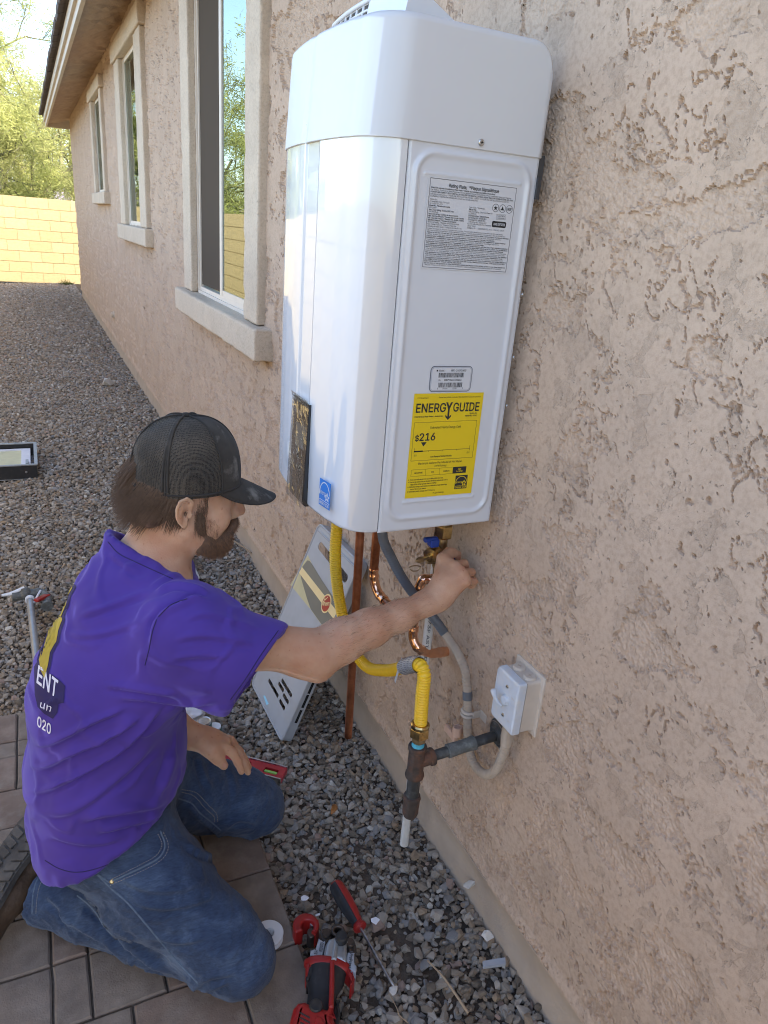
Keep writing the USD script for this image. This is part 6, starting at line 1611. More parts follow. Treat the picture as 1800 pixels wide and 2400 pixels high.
class Field:
    """A grid of signed distances into which rounded solids are blended; net() turns it into one smooth closed surface."""

    def __init__(self, lo, hi, h):
        self.lo, self.h = np.array(lo, float), h
        self.n = np.ceil((np.array(hi) - self.lo) / h).astype(int) + 1
        self.a = np.full(self.n, 0.2, np.float32)

    def _box(self, lo, hi):
        i0 = np.clip(np.floor((np.asarray(lo) - self.lo) / self.h).astype(int), 0, self.n - 1)
        i1 = np.clip(np.ceil((np.asarray(hi) - self.lo) / self.h).astype(int) + 1, 0, self.n)
        ax = [self.lo[k] + self.h * np.arange(i0[k], i1[k], dtype=np.float32) for k in range(3)]
        return tuple(slice(a, b) for a, b in zip(i0, i1)), [ax[0][:, None, None], ax[1][None, :, None], ax[2][None, None, :]]

    def _mix(self, sl, d, k, cut):
        cur = self.a[sl]
        if cut:
            h = np.clip(0.5 - 0.5 * (cur + d) / k, 0, 1) if k > 0 else None
            self.a[sl] = np.maximum(cur, -d) if k <= 0 else cur * (1 - h) - d * h + k * h * (1 - h)
        else:
            h = np.clip(0.5 + 0.5 * (cur - d) / k, 0, 1) if k > 0 else None
            self.a[sl] = np.minimum(cur, d) if k <= 0 else cur * (1 - h) + d * h - k * h * (1 - h)

    def cone(self, a, b, ra, rb, k=0.02, cut=False, flat=None):
        a, b = np.asarray(a, float), np.asarray(b, float)
        m = max(ra, rb) * (1.0 if flat is None else max(1.0, flat[1])) + max(k, 0.012) + 0.02
        sl, (X, Y, Z) = self._box(np.minimum(a, b) - m, np.maximum(a, b) + m)
        ab = b - a; L = max(ab @ ab, 1e-12)
        px, py, pz = X - a[0], Y - a[1], Z - a[2]
        t = np.clip((px * ab[0] + py * ab[1] + pz * ab[2]) / L, 0, 1)
        qx, qy, qz = px - t * ab[0], py - t * ab[1], pz - t * ab[2]
        if flat is not None:                          # flat = (axis, factor): the section is stretched along the axis
            w = np.asarray(flat[0], float); w = w / np.linalg.norm(w)
            s = (qx * w[0] + qy * w[1] + qz * w[2]) * (1 - 1 / flat[1])
            qx, qy, qz = qx - s * w[0], qy - s * w[1], qz - s * w[2]
        d = np.sqrt(qx * qx + qy * qy + qz * qz) - (ra + (rb - ra) * t)
        self._mix(sl, d.astype(np.float32), k, cut)
        return self

    def chain(self, pts, k=0.02, **kw):
        for (a, ra), (b, rb) in zip(pts[:-1], pts[1:]):
            self.cone(a, b, ra, rb, k, **kw)
        return self

    def ball(self, c, r, k=0.02, M=None, cut=False):
        """An ellipsoid with semi-axes r, along the columns of M."""
        c = np.asarray(c, float); r = np.broadcast_to(np.asarray(r, float), (3,))
        M = np.eye(3) if M is None else np.asarray(M, float)[:3, :3]
        m = r.max() + max(k, 0.012) + 0.02
        sl, (X, Y, Z) = self._box(c - m, c + m)
        p = [X - c[0], Y - c[1], Z - c[2]]
        q = [sum(p[j] * M[j, i] for j in range(3)) / r[i] for i in range(3)]
        l = np.sqrt(q[0] ** 2 + q[1] ** 2 + q[2] ** 2)
        g = np.sqrt((q[0] / r[0]) ** 2 + (q[1] / r[1]) ** 2 + (q[2] / r[2]) ** 2)
        d = np.where(l > 1e-6, l * (l - 1) / np.maximum(g, 1e-6), -r.min())
        self._mix(sl, d.astype(np.float32), k, cut)
        return self

    def halfspace(self, o, n):
        """Cuts away everything on the side the normal points to."""
        n = np.asarray(n, float) / np.linalg.norm(n)
        ax = [self.lo[k] + self.h * np.arange(self.n[k], dtype=np.float32) for k in range(3)]
        d = (ax[0][:, None, None] - o[0]) * n[0] + (ax[1][None, :, None] - o[1]) * n[1] + (ax[2][None, None, :] - o[2]) * n[2]
        self.a = np.maximum(self.a, d.astype(np.float32))
        return self

    def shell(self, t):
        self.a = np.maximum(self.a, -(self.a + t))
        return self

    def net(self, smooth=2):
        a = self.a
        s = a < 0
        occ = np.zeros(np.array(a.shape) - 1, np.int8)
        for dx in (0, 1):
            for dy in (0, 1):
                for dz in (0, 1):
                    occ += s[dx:s.shape[0] - 1 + dx, dy:s.shape[1] - 1 + dy, dz:s.shape[2] - 1 + dz]
        cells = np.argwhere((occ > 0) & (occ < 8))
        idx = np.full(occ.shape, -1, np.int32); idx[tuple(cells.T)] = np.arange(len(cells))
        acc = np.zeros((len(cells), 3)); cnt = np.zeros(len(cells))
        C = [np.array(c) for c in np.ndindex(2, 2, 2)]
        for c0 in C:
            for axis in range(3):
                if c0[axis]:
                    continue
                c1 = c0.copy(); c1[axis] = 1
                v0 = a[tuple((cells + c0).T)]; v1 = a[tuple((cells + c1).T)]
                on = (v0 < 0) != (v1 < 0)
                t = np.where(on, v0 / np.where(on, v0 - v1, 1), 0)
                p = c0 + np.zeros((len(cells), 3)); p[:, axis] = t
                acc += p * on[:, None]; cnt += on
        V = (cells + acc / np.maximum(cnt, 1)[:, None]) * self.h + self.lo
        F = []
        for axis in range(3):
            o = [k for k in range(3) if k != axis]
            sl0 = [slice(1, -1)] * 3; sl1 = [slice(1, -1)] * 3
            sl0[axis] = slice(0, -1); sl1[axis] = slice(1, None)
            s0, s1 = s[tuple(sl0)], s[tuple(sl1)]
            e = np.argwhere(s0 != s1); inside = s0[tuple(e.T)]
            for k in range(3):
                if k != axis:
                    e[:, k] += 1
            q = []
            for da, db in ((0, 0), (1, 0), (1, 1), (0, 1)):
                c = e.copy(); c[:, o[0]] -= da; c[:, o[1]] -= db
                q.append(idx[tuple(c.T)])
            q = np.stack(q, 1)
            flip = inside if axis != 1 else ~inside
            q[~flip] = q[~flip][:, ::-1]
            F.append(q)
        F = np.vstack(F); F = F[(F >= 0).all(1)]
        tri = np.vstack([F[:, [0, 1, 2]], F[:, [0, 2, 3]]])
        m = trimesh.Trimesh(V, tri, process=False)
        if m.volume < 0:
            m.invert()
        if smooth:
            e = m.edges_unique
            n = len(m.vertices); v = np.array(m.vertices)
            deg = np.maximum(np.bincount(e.ravel(), minlength=n), 1)[:, None]
            for _ in range(smooth):
                av = np.stack([np.bincount(e[:, 0], v[e[:, 1], k], n) + np.bincount(e[:, 1], v[e[:, 0], k], n) for k in range(3)], 1) / deg
                v = v + 0.5 * (av - v)
            m = trimesh.Trimesh(v, m.faces, process=False)
        return m


def fold(mesh, folds, both=0.8):
    """Cloth folds: each is (line in the photograph, width in its pixels, height in metres): a crest with a valley on its right hand side, on the side of the cloth that faces the viewer."""
    v = mesh.vertices.copy(); nrm = mesh.vertex_normals
    p, depth = to_px(v)
    facing = (nrm * (CAM - v)).sum(1) > 0.0
    disp = np.zeros(len(v))
    for pts, w, amp in folds:
        q = spline(np.asarray(pts, float), 40)
        best = np.full(len(v), 1e9); side = np.zeros(len(v)); along = np.zeros(len(v))
        for i in range(len(q) - 1):
            a, b = q[i], q[i + 1]; ab = b - a
            t = np.clip(((p - a) @ ab) / (ab @ ab), 0, 1)
            d = p - (a + t[:, None] * ab); dd = np.hypot(d[:, 0], d[:, 1])
            on = dd < best
            sg = np.sign(ab[0] * d[:, 1] - ab[1] * d[:, 0])
            best = np.where(on, dd, best); side = np.where(on, sg, side); along = np.where(on, (i + t) / (len(q) - 1), along)
        sd = best * side
        taper = smoothstep(0, 0.22, along) * smoothstep(1.0, 0.78, along)
        taper = np.where((along <= 0) | (along >= 1), 0, taper)
        disp += 1.3 * amp * taper * (np.exp(-((sd + 0.6 * w) / w) ** 2) - both * np.exp(-((sd - 0.5 * w) / (0.75 * w)) ** 2))
    v += nrm * (disp * facing)[:, None]
    mesh.vertices = v
    return mesh


class Drape:
    """Lays marks given by their place in the photograph onto a surface, a hair above it."""

    def __init__(self, mesh):
        self.m = mesh

    def points(self, px, lift=0.0012):
        px = np.asarray(px, float)
        d = np.array([ray(*p) for p in px]); d /= np.linalg.norm(d, axis=1, keepdims=True)
        loc, ri, ti = self.m.ray.intersects_location(np.repeat(CAM[None], len(d), 0), d, multiple_hits=False)
        out = np.full((len(px), 3), np.nan)
        nn = self.m.face_normals[ti]
        nn = np.where(((nn * (CAM - loc)).sum(1) < 0)[:, None], -nn, nn)
        out[ri] = loc + nn * lift
        return out

    def line(self, px, r, n=60, lift=0.0006, sides=6):
        q = self.points(spline(np.asarray(px, float), n), lift)
        q = q[~np.isnan(q[:, 0])]
        return tube(q, r, sides)

    def flat(self, mesh2, to_pixels, lift=0.0014, edge=0.006):
        """mesh2: a flat mesh in its own plane; to_pixels(xy) places it in the picture."""
        m = mesh2.subdivide_to_size(edge, max_iter=12) if edge else mesh2
        m = m.copy()
        P = self.points(to_pixels(np.asarray(m.vertices)[:, :2]), lift)
        ok = ~np.isnan(P[:, 0])
        f = m.faces[ok[m.faces].all(1)]
        P[~ok] = 0
        e = np.linalg.norm(P[f[:, 0]] - P[f[:, 1]], axis=1) + np.linalg.norm(P[f[:, 1]] - P[f[:, 2]], axis=1)
        f = f[e < 0.05]
        t = trimesh.Trimesh(P, f, process=False); t.remove_unreferenced_vertices()
        return t


man = thing('person', 'man in purple shirt, jeans and dark mesh cap kneeling and reaching under the heater', 'person')

# ---- joints
UPv = np.array([0, 0, 1.0])
FWD = np.array([0.905, -0.425, 0.0]); RGT = np.array([-0.425, -0.905, 0.0])
J = dict(pel=np.array([-0.815, 1.262, 0.300]), hipR=np.array([-0.795, 1.172, 0.290]), hipL=np.array([-0.745, 1.350, 0.285]),
         kneeR=np.array([-0.560, 0.965, 0.082]), kneeL=np.array([-0.424, 1.338, 0.082]), ankR=np.array([-0.890, 1.262, 0.066]), ankL=np.array([-0.735, 1.47, 0.065]),
         waist=at(250, 1765, d=1.385), belly=at(233, 1900, d=1.41), chest=at(270, 1570, d=1.345), upper=at(315, 1430, d=1.325), neck=at(338, 1318, d=1.315),
         shR=at(446, 1482, d=1.225), elR=at(742, 1537, d=1.335), wrR=at(*zA(1165, 590), x=-0.130))
J['shL'] = J['neck'] + (-RGT) * 0.150 - FWD * 0.035 - UPv * 0.105
J['head0'] = at(*zE(1042, 572), d=1.245)                          # the near ear

# ---- head frame: nodding, turned slightly away
a_p, a_y = math.radians(8), math.radians(25)
h0 = np.array([CR[0], CR[1], 0.0]); h0 /= np.linalg.norm(h0)
g0 = np.cross(UPv, h0)
h0, g0 = math.cos(a_y) * h0 + math.sin(a_y) * g0, -math.sin(a_y) * h0 + math.cos(a_y) * g0
hx = math.cos(a_p) * h0 - math.sin(a_p) * UPv
hz = math.sin(a_p) * h0 + math.cos(a_p) * UPv
hy = g0                                                            # to the man's left, away from the camera
HM = np.stack([hx, hy, hz], 1)
HO = J['head0'] + hy * 0.074
hp3 = lambda x, y, z: HO + HM @ np.array([x, y, z])

# ---- body: one surface
B = Field((-1.02, 0.84, -0.01), (0.02, 1.62, 1.20), 0.0034)
for p_, r_ in (((0.000, 0, 0.040), (0.086, 0.072, 0.082)), ((0.028, 0, -0.008), (0.061, 0.060, 0.080))):
    B.ball(hp3(*p_), r_, 0.03, HM)
B.chain([(hp3(0.005, -0.050, -0.045), 0.022), (hp3(0.045, -0.038, -0.066), 0.019), (hp3(0.078, -0.008, -0.080), 0.017), (hp3(0.078, 0.008, -0.080), 0.017), (hp3(0.045, 0.038, -0.066), 0.019), (hp3(0.005, 0.050, -0.045), 0.022)], 0.025)
B.ball(hp3(0.078, 0, 0.024), (0.013, 0.048, 0.011), 0.014, HM)
for s in (-1, 1):
    B.ball(hp3(0.064, s * 0.040, -0.022), (0.022, 0.022, 0.024), 0.02, HM)
    B.ball(hp3(0.091, s * 0.031, 0.013), (0.010, 0.014, 0.008), 0.010, HM, cut=True)
    B.ball(hp3(0.0765, s * 0.031, 0.011), (0.0125, 0.0145, 0.0125), 0.008, HM)
    B.cone(hp3(0.089, s * 0.022, 0.0065), hp3(0.086, s * 0.040, 0.0065), 0.0014, 0.0014, 0.002, cut=True)
    B.cone(hp3(0.084, s * 0.012, 0.004), hp3(0.094, s * 0.012, -0.016), 0.012, 0.011, 0.012)
B.chain([(hp3(0.092, 0, 0.022), 0.0075), (hp3(0.106, 0, 0.000), 0.009), (hp3(0.114, 0, -0.018), 0.0115)], 0.010)
for s in (-1, 1):
    B.ball(hp3(0.103, s * 0.012, -0.022), 0.0085, 0.006)
B.ball(hp3(0.088, 0, -0.048), (0.015, 0.024, 0.016), 0.014, HM)
B.ball(hp3(0.102, 0, -0.0475), (0.006, 0.022, 0.0016), 0.003, HM, cut=True)
for s in (-1, 1):                                                  # ears: back plate, rim, lobe
    ear = lambda x, z, o=0.0: hp3(-0.006 + x * 0.92, s * (0.0735 + o), z * 0.88)
    B.ball(ear(-0.002, 0.004, 0.002), (0.013, 0.006, 0.024), 0.004, HM)
    rim_ = [ear(0.013, 0.010, 0.004), ear(0.011, 0.026, 0.008), ear(-0.001, 0.034, 0.013), ear(-0.014, 0.027, 0.016), ear(-0.018, 0.011, 0.017), ear(-0.015, -0.005, 0.014), ear(-0.008, -0.019, 0.009), ear(0.002, -0.028, 0.005)]
    B.chain([(p, 0.0036) for p in rim_], 0.002)
    B.chain([(ear(-0.008, 0.018, 0.009), 0.0032), (ear(-0.009, 0.004, 0.011), 0.0036), (ear(-0.004, -0.012, 0.009), 0.0036)], 0.003)
    B.ball(ear(0.003, -0.023, 0.004), (0.007, 0.005, 0.009), 0.004, HM)
    B.ball(ear(0.012, -0.004, 0.006), (0.0045, 0.005, 0.006), 0.003, HM)
    B.ball(ear(0.002, -0.002, 0.010), (0.006, 0.009, 0.011), 0.002, HM, cut=True)
nk0, nk1 = J['neck'], hp3(-0.020, 0, -0.040)
B.cone(nk0 - UPv * 0.03 - FWD * 0.005, nk1, 0.057, 0.051, 0.03)
B.cone(nk0 + FWD * 0.008 - UPv * 0.02, hp3(0.004, 0, -0.055), 0.046, 0.041, 0.03)
# trunk and limbs under the clothes
B.chain([(J['belly'] + FWD * 0.015, 0.090), (J['waist'], 0.095), (J['chest'], 0.105), (J['upper'], 0.090)], 0.05, flat=(RGT, 1.35))
B.cone(nk0 - UPv * 0.04, J['shR'] + UPv * 0.012, 0.055, 0.056, 0.05).cone(nk0 - UPv * 0.04, J['shL'], 0.055, 0.056, 0.05)
B.cone(J['hipR'] + FWD * 0.03, J['hipL'] + FWD * 0.03, 0.078, 0.078, 0.03)
for s in 'RL':
    B.chain([(J['hip' + s], 0.082), (J['knee' + s], 0.052)], 0.03).chain([(J['knee' + s], 0.050), (J['knee' + s] * 0.65 + J['ank' + s] * 0.35, 0.050), (J['ank' + s], 0.038)], 0.02)
sh, el, wr = J['shR'], J['elR'], J['wrR']
B.chain([(sh, 0.058), (sh * 0.55 + el * 0.45 + [0, 0, 0.004], 0.0455), (el - (el - sh) * 0.10, 0.0405), (el, 0.0395)], 0.025)
fa = wr - el; fl = np.linalg.norm(fa); fa /= fl
upf = CU - fa * (CU @ fa); upf /= np.linalg.norm(upf)
B.chain([(el, 0.0405), (el + fa * 0.055 + upf * 0.006, 0.0405), (el + fa * 0.12 + upf * 0.004, 0.0355), (el + fa * 0.19, 0.0285), (wr - fa * 0.012, 0.0235), (wr + fa * 0.012, 0.0230)], 0.02)
B.ball(el - upf * 0.030 - fa * 0.006, 0.0165, 0.018)               # point of the elbow
# right hand, closed round the valve's lower lever
def hA(x, y, x_): return at(*zA(x, y), x=x_)
kn = [hA(1282, 285, -0.082), hA(1352, 322, -0.074), hA(1405, 375, -0.068), hA(1432, 440, -0.064)]         # knuckles
for k_, c in enumerate(kn):
    B.cone(wr + fa * 0.010 + upf * (0.010 - 0.006 * k_), c, 0.0185, (0.0128, 0.0128, 0.0120, 0.0110)[k_], 0.014)
B.cone(kn[0], kn[3], 0.0105, 0.0095, 0.008)
toC = (CAM - kn[1]) / np.linalg.norm(CAM - kn[1])
for k_, c in enumerate(kn):
    B.ball(c + toC * 0.0045 + upf * 0.001, 0.0088 - 0.0005 * k_, 0.004)
    w0_ = wr + fa * 0.018 + upf * (0.011 - 0.007 * k_) + toC * 0.0165
    B.cone(w0_, c + toC * 0.0085, 0.0026, 0.0030, 0.005)
for off_, a0_, a1_ in ((0.010, 0.05, 0.20), (-0.006, 0.09, 0.235)):
    vp = [el + fa * t_ + upf * (off_ + 0.004 * math.sin(t_ * 50)) + toC * (0.0405 - 0.100 * max(0, t_ - 0.06) * 0.85 - abs(off_) * 0.12) for t_ in np.linspace(a0_, a1_, 8)]
    B.chain([(p, 0.0022) for p in vp], 0.004)
B.cone(wr + fa * 0.03, (kn[1] + kn[2]) / 2 * 0.55 + wr * 0.45, 0.022, 0.020, 0.02)
pip = [hA(1322, 225, -0.052), hA(1420, 300, -0.040), hA(1478, 368, -0.034), hA(1500, 440, -0.034)]
dip = [hA(1368, 228, -0.034), hA(1432, 345, -0.022), hA(1478, 410, -0.018), hA(1492, 470, -0.020)]
tipf = [hA(1372, 258, -0.028), hA(1392, 372, -0.024), hA(1440, 432, -0.024), hA(1462, 480, -0.026)]
for k_ in range(4):
    r_ = (0.0094, 0.0096, 0.0090, 0.0080)[k_]
    B.chain([(kn[k_], r_ * 1.06), (pip[k_], r_ * 0.98), (dip[k_], r_ * 0.88), (tipf[k_], r_ * 0.80)], 0.0025)
B.chain([(wr + fa * 0.020 + upf * 0.010, 0.015), (hA(1245, 350, -0.085), 0.0145), (hA(1252, 262, -0.086), 0.0118), (hA(1300, 214, -0.066), 0.0100), (hA(1338, 212, -0.050), 0.0088)], 0.008)
# left arm and the hand resting on the left thigh
def hG(x, y, d): return at(*zG(x, y), d=d)
wl = hG(235, 395, 1.545)
elL = wl + np.array([-0.165, 0.085, 0.165])
B.chain([(J['shL'], 0.055), (elL, 0.042)], 0.02).chain([(elL, 0.040), (elL * 0.55 + wl * 0.45, 0.038), (wl, 0.0245)], 0.02)
knl = [hG(500, 520, 1.540), hG(585, 455, 1.565), hG(640, 450, 1.590), hG(660, 470, 1.612)]
for k_, c in enumerate(knl):
    B.cone(wl, c, 0.0215, (0.0140, 0.0135, 0.0125, 0.0115)[k_], 0.014)
B.cone(wl * 0.5 + knl[1] * 0.5, wl * 0.5 + knl[2] * 0.5, 0.023, 0.020, 0.015)
pl_ = [None, hG(705, 590, 1.575), hG(735, 590, 1.600), hG(745, 560, 1.62)]
dl_ = [None, hG(748, 690, 1.578), hG(790, 690, 1.602), hG(800, 650, 1.625)]
tl_ = [None, hG(768, 780, 1.582), hG(835, 780, 1.606), hG(845, 730, 1.628)]
idx_ = [(hG(560, 500, 1.545)), hG(668, 570, 1.555), hG(725, 670, 1.562), hG(765, 772, 1.570)]
B.chain([(idx_[0], 0.0115), (idx_[1], 0.0100), (idx_[2], 0.0092), (idx_[3], 0.0082)], 0.006)
for k_ in (2, 3):
    r_ = (0, 0, 0.0095, 0.0088)[k_]
    B.chain([(knl[k_], r_ * 1.15), (pl_[k_], r_ * 1.05), (dl_[k_], r_ * 0.95), (tl_[k_], r_ * 0.85)], 0.005)
B.chain([(hG(330, 470, 1.53), 0.0185), (hG(430, 545, 1.525), 0.0150), (hG(500, 630, 1.530), 0.0112), (hG(575, 712, 1.540), 0.0098)], 0.012)
body = B.net(2)
bobj = obj('body', body, 'skin', man, smooth=True)
bd = Drape(body)
def nail(c, s=1.0):
    M = [(c[0] + 4.2 * s * math.cos(t), c[1] + 5.4 * s * math.sin(t)) for t in np.linspace(0, 2 * np.pi, 14)[:-1]]
    P = bd.points(M, 0.0007); P = P[~np.isnan(P[:, 0])]
    return trimesh.Trimesh(np.vstack([P, P.mean(0) + (CAM - P.mean(0)) * 0.0006]), [[i, (i + 1) % len(P), len(P)] for i in range(len(P))], process=False)
try:
    obj('thumb_nail', nail(zG(585, 705), 1.15), 'nail', bobj, smooth=True)
except Exception:
    pass

# ---- jeans
D = Field((-1.02, 0.86, -0.008), (-0.30, 1.66, 0.50), 0.0048)
D.cone(J['hipR'] + FWD * 0.05, J['hipL'] + FWD * 0.05, 0.100, 0.094, 0.03).cone(J['pel'] + FWD * 0.060 - UPv * 0.03 + RGT * 0.06, J['pel'] + FWD * 0.065 - RGT * 0.05 - UPv * 0.03, 0.098, 0.094, 0.03)
D.cone(J['pel'] + UPv * 0.03 + FWD * 0.035, J['belly'] + FWD * 0.03, 0.09, 0.09, 0.03, flat=(RGT, 1.25))
for s in 'RL':
    h_, k_, a_ = J['hip' + s], J['knee' + s], J['ank' + s]
    mid = h_ * 0.55 + k_ * 0.45 + UPv * (0.012 if s == 'R' else -0.010)
    D.chain([(h_ + UPv * 0.005 + FWD * 0.045, 0.098), (mid, 0.091), (k_ * 0.85 + h_ * 0.15 + UPv * 0.004, 0.073), (k_, 0.066)], 0.03)
    cf = k_ * 0.62 + a_ * 0.38
    D.chain([(k_ - UPv * 0.008, 0.062), (cf, 0.062), (k_ * 0.25 + a_ * 0.75, 0.061), (a_ + (a_ - k_) * 0.03, 0.061)], 0.02)
    D.halfspace((0, 0, 0.0015), (0, 0, -1))
for s in 'RL':
    k_, a_ = J['knee' + s], J['ank' + s]
    ax_ = (a_ - k_) / np.linalg.norm(a_ - k_)
    D.cone(a_ - ax_ * 0.05, a_ + ax_ * 0.10, 0.052, 0.056, 0.004, cut=True)
    o = a_ + ax_ * 0.012
    dd = Field.halfspace
    # end of the leg: an open cuff
    sl, (X, Y, Z) = D._box(a_ - 0.15, a_ + 0.15)
    d_ = (X - o[0]) * ax_[0] + (Y - o[1]) * ax_[1] + (Z - o[2]) * ax_[2]
    near = ((X - o[0]) ** 2 + (Y - o[1]) ** 2 + (Z - o[2]) ** 2) < 0.115 ** 2
    D.a[sl] = np.where(near & ((Z < 0.14)), np.maximum(D.a[sl], d_.astype(np.float32)), D.a[sl])
jeans = D.net(2)
vj = jeans.vertices; nj = jeans.vertex_normals
cr = meshkit.fbm(vj * np.array([16, 16, 22.0]), 3, 77) - 0.5
cr2 = np.abs(meshkit.fbm(vj * np.array([30, 30, 34.0]) + 9, 3, 78) - 0.5)
jeans.vertices = vj + nj * (0.006 * cr + 0.0022 * smoothstep(0.10, 0.0, cr2) - 0.001)[:, None]
zp = lambda L: [zP(*p) for p in L]
jeans = fold(jeans, [(zp([(620, 1320), (820, 1400), (1000, 1400), (1180, 1330)]), 9, 0.004), (zp([(700, 1460), (900, 1500), (1100, 1470), (1260, 1390)]), 9, 0.004), (zp([(1010, 900), (1100, 1000), (1200, 1080), (1240, 1180)]), 8, 0.006), (zp([(1000, 1130), (1120, 1200), (1220, 1230)]), 8, 0.005),
                      (zp([(840, 1660), (1000, 1690), (1180, 1660)]), 9, 0.004), (zp([(1000, 1880), (1140, 1950), (1290, 1900)]), 10, 0.006), (zp([(1040, 1960), (1160, 1890), (1330, 1860)]), 8, 0.004), (zp([(300, 1480), (420, 1600), (600, 1700), (760, 1830)]), 10, 0.006), (zp([(240, 1420), (330, 1500), (380, 1620)]), 9, 0.006),
                      (zp([(430, 1390), (520, 1500), (640, 1640), (800, 1780), (960, 1880)]), 12, 0.011), (zp([(560, 1700), (700, 1800), (840, 1890)]), 9, 0.005), (zp([(1090, 640), (1120, 760), (1180, 860)]), 8, 0.004), (zp([(1240, 640), (1280, 780), (1300, 900)]), 8, 0.003), (zp([(1250, 1060), (1330, 1010), (1440, 1030)]), 8, 0.005), (zp([(1270, 1160), (1370, 1120), (1480, 1080)]), 8, 0.005)])
jo = obj('jeans', jeans, 'denim', man, smooth=True)
jd = Drape(jeans)
seams = [[(540, 1300), (620, 1380), (700, 1450), (780, 1540), (880, 1660), (1000, 1800), (1100, 1905)], [(620, 1340), (740, 1285), (860, 1225), (905, 1180), (915, 1130), (890, 1060)], [(990, 880), (1060, 905), (1110, 960), (1160, 1000), (1225, 1055)], [(430, 1420), (490, 1465), (540, 1520), (580, 1590), (625, 1635)], [(250, 1272), (205, 1340), (185, 1420), (180, 1520)], [(545, 1300), (600, 1340), (625, 1345)]]
for q in seams:
    obj('seam', jd.line(zp(q), 0.0017, 70, 0.0003), 'denim_seam', jo, smooth=True)
for q in ([(612, 1362), (740, 1305), (870, 1240), (925, 1185), (932, 1130), (905, 1065)], [(625, 1326), (740, 1268), (850, 1210), (888, 1170), (898, 1130), (875, 1075)], [(1010, 830), (1090, 850), (1160, 920), (1200, 960), (1210, 1010)], [(1010, 845), (1080, 868), (1140, 935), (1185, 975), (1192, 1010)], [(272, 1280), (230, 1345), (208, 1420), (200, 1520)]):
    pts_ = jd.points(spline(np.asarray(zp(q), float), 90), 0.0006)
    st_ = []
    for i in range(0, 88, 3):
        g = pts_[i:i + 3]
        if not np.isnan(g).any() and np.linalg.norm(g[0] - g[-1]) < 0.03:
            st_.append(tube([g[0], g[1] * 0.5 + (g[0] + g[2]) * 0.25], 0.0007, 5))
    if st_:
        obj('stitching', st_, 'denim_stitch', jo)
obj('pocket_rivet', lathe([(0, 0.002), (0.003, 0.0015), (0.0042, 0)], frame(jd.points([zP(622, 1340)], 0.0005)[0], CAM - jd.points([zP(622, 1340)])[0]), 14), 'brass', jo, smooth=35)

# ---- boots: leather upper with a lugged sole turned up
def boot(heel, e1, nrm, nm):
    e1 = np.asarray(e1, float) / np.linalg.norm(e1); n = np.asarray(nrm, float); n = n - e1 * (n @ e1); n /= np.linalg.norm(n); w = np.cross(n, e1)
    G = Field(np.minimum(heel, heel + e1 * 0.30) - 0.14, np.maximum(heel, heel + e1 * 0.30) + 0.14, 0.005)
    q = lambda a, b, c: heel + e1 * a + w * b + n * c
    G.chain([(q(0.035, 0, -0.045), 0.038), (q(0.12, 0, -0.045), 0.038), (q(0.21, 0, -0.036), 0.037), (q(0.26, 0, -0.032), 0.030)], 0.02, flat=(w, 1.15))
    G.chain([(q(0.040, 0, -0.05), 0.042), (q(0.045, 0, -0.115), 0.046)], 0.03)
    G.halfspace(q(0, 0, 0.0), n)
    bo = obj(nm, G.net(2), 'boot_leather', man, smooth=True)
    out = Polygon([(-0.004, -0.034), (0.02, -0.040), (0.10, -0.038), (0.17, -0.048), (0.23, -0.047), (0.275, -0.030), (0.292, 0.0), (0.275, 0.032), (0.23, 0.046), (0.17, 0.045), (0.10, 0.034), (0.02, 0.038), (-0.004, 0.032)]).buffer(0.004)
    M = np.eye(4); M[:3, 0], M[:3, 1], M[:3, 2], M[:3, 3] = e1, w, n, heel
    so = obj('sole', [prism(out, 0.014, M), ], 'boot_sole', bo)
    lug = []
    for i in range(13):
        for s_ in (-1, 1):
            x = 0.008 + i * 0.021
            lug.append(Polygon([(x, s_ * 0.006), (x + 0.014, s_ * 0.010), (x + 0.006, s_ * 0.040), (x - 0.010, s_ * 0.036)]))
    for l_ in lug:
        l_ = l_.intersection(out.buffer(-0.002))
        if l_.area > 2e-5 and l_.geom_type == 'Polygon':
            obj('lug', prism(l_, 0.005, M @ trimesh.transformations.translation_matrix((0, 0, 0.0138))), 'boot_sole', bo)


b0_, b1_ = at(92, 1935, z=0.165), at(0, 2062, z=0.125)
boot(b0_, b1_ - b0_, (-0.30, -0.05, 0.95), 'boot')
boot(np.array([-0.735, 1.475, 0.120]), (-0.30, 0.95, -0.14), (0.05, 0.2, 1.0), 'boot')

# ---- shirt
S = Field((-1.04, 0.88, 0.18), (-0.36, 1.56, 1.02), 0.0048)
lv_s = [(J['pel'] + FWD * 0.052, 0.134), (J['belly'] + FWD * 0.024, 0.132), (J['waist'] + FWD * 0.004, 0.134), (J['chest'], 0.130), (J['upper'] - FWD * 0.005, 0.108)]
S.chain(lv_s, 0.018, flat=(RGT, 1.28))
S.cone(J['pel'] + FWD * 0.055 + UPv * 0.05, J['waist'] + FWD * 0.02, 0.118, 0.118, 0.025, flat=(RGT, 1.25))
nb = J['neck'] - UPv * 0.035
S.cone(nb - UPv * 0.008, J['shR'] - FWD * 0.01, 0.070, 0.074, 0.03).cone(nb, J['shL'], 0.078, 0.080, 0.05)
S.cone(J['chest'] + RGT * 0.06 - UPv * 0.02, J['shR'] - UPv * 0.012, 0.112, 0.076, 0.04)
slv = at(622, 1573, d=1.275)
S.chain([(J['shR'] - CU * 0.006, 0.076), (at(540, 1549, d=1.25), 0.078), (slv, 0.077), (slv + (slv - J['shR']) * 0.6, 0.078)], 0.035, flat=(CU, 1.06))
S.chain([(J['shL'], 0.080), (J['shL'] * 0.45 + elL * 0.55, 0.072)], 0.03)
S.cone(nb, at(326, 1282, d=1.318), 0.066, 0.062, 0.02)
S.shell(0.015)
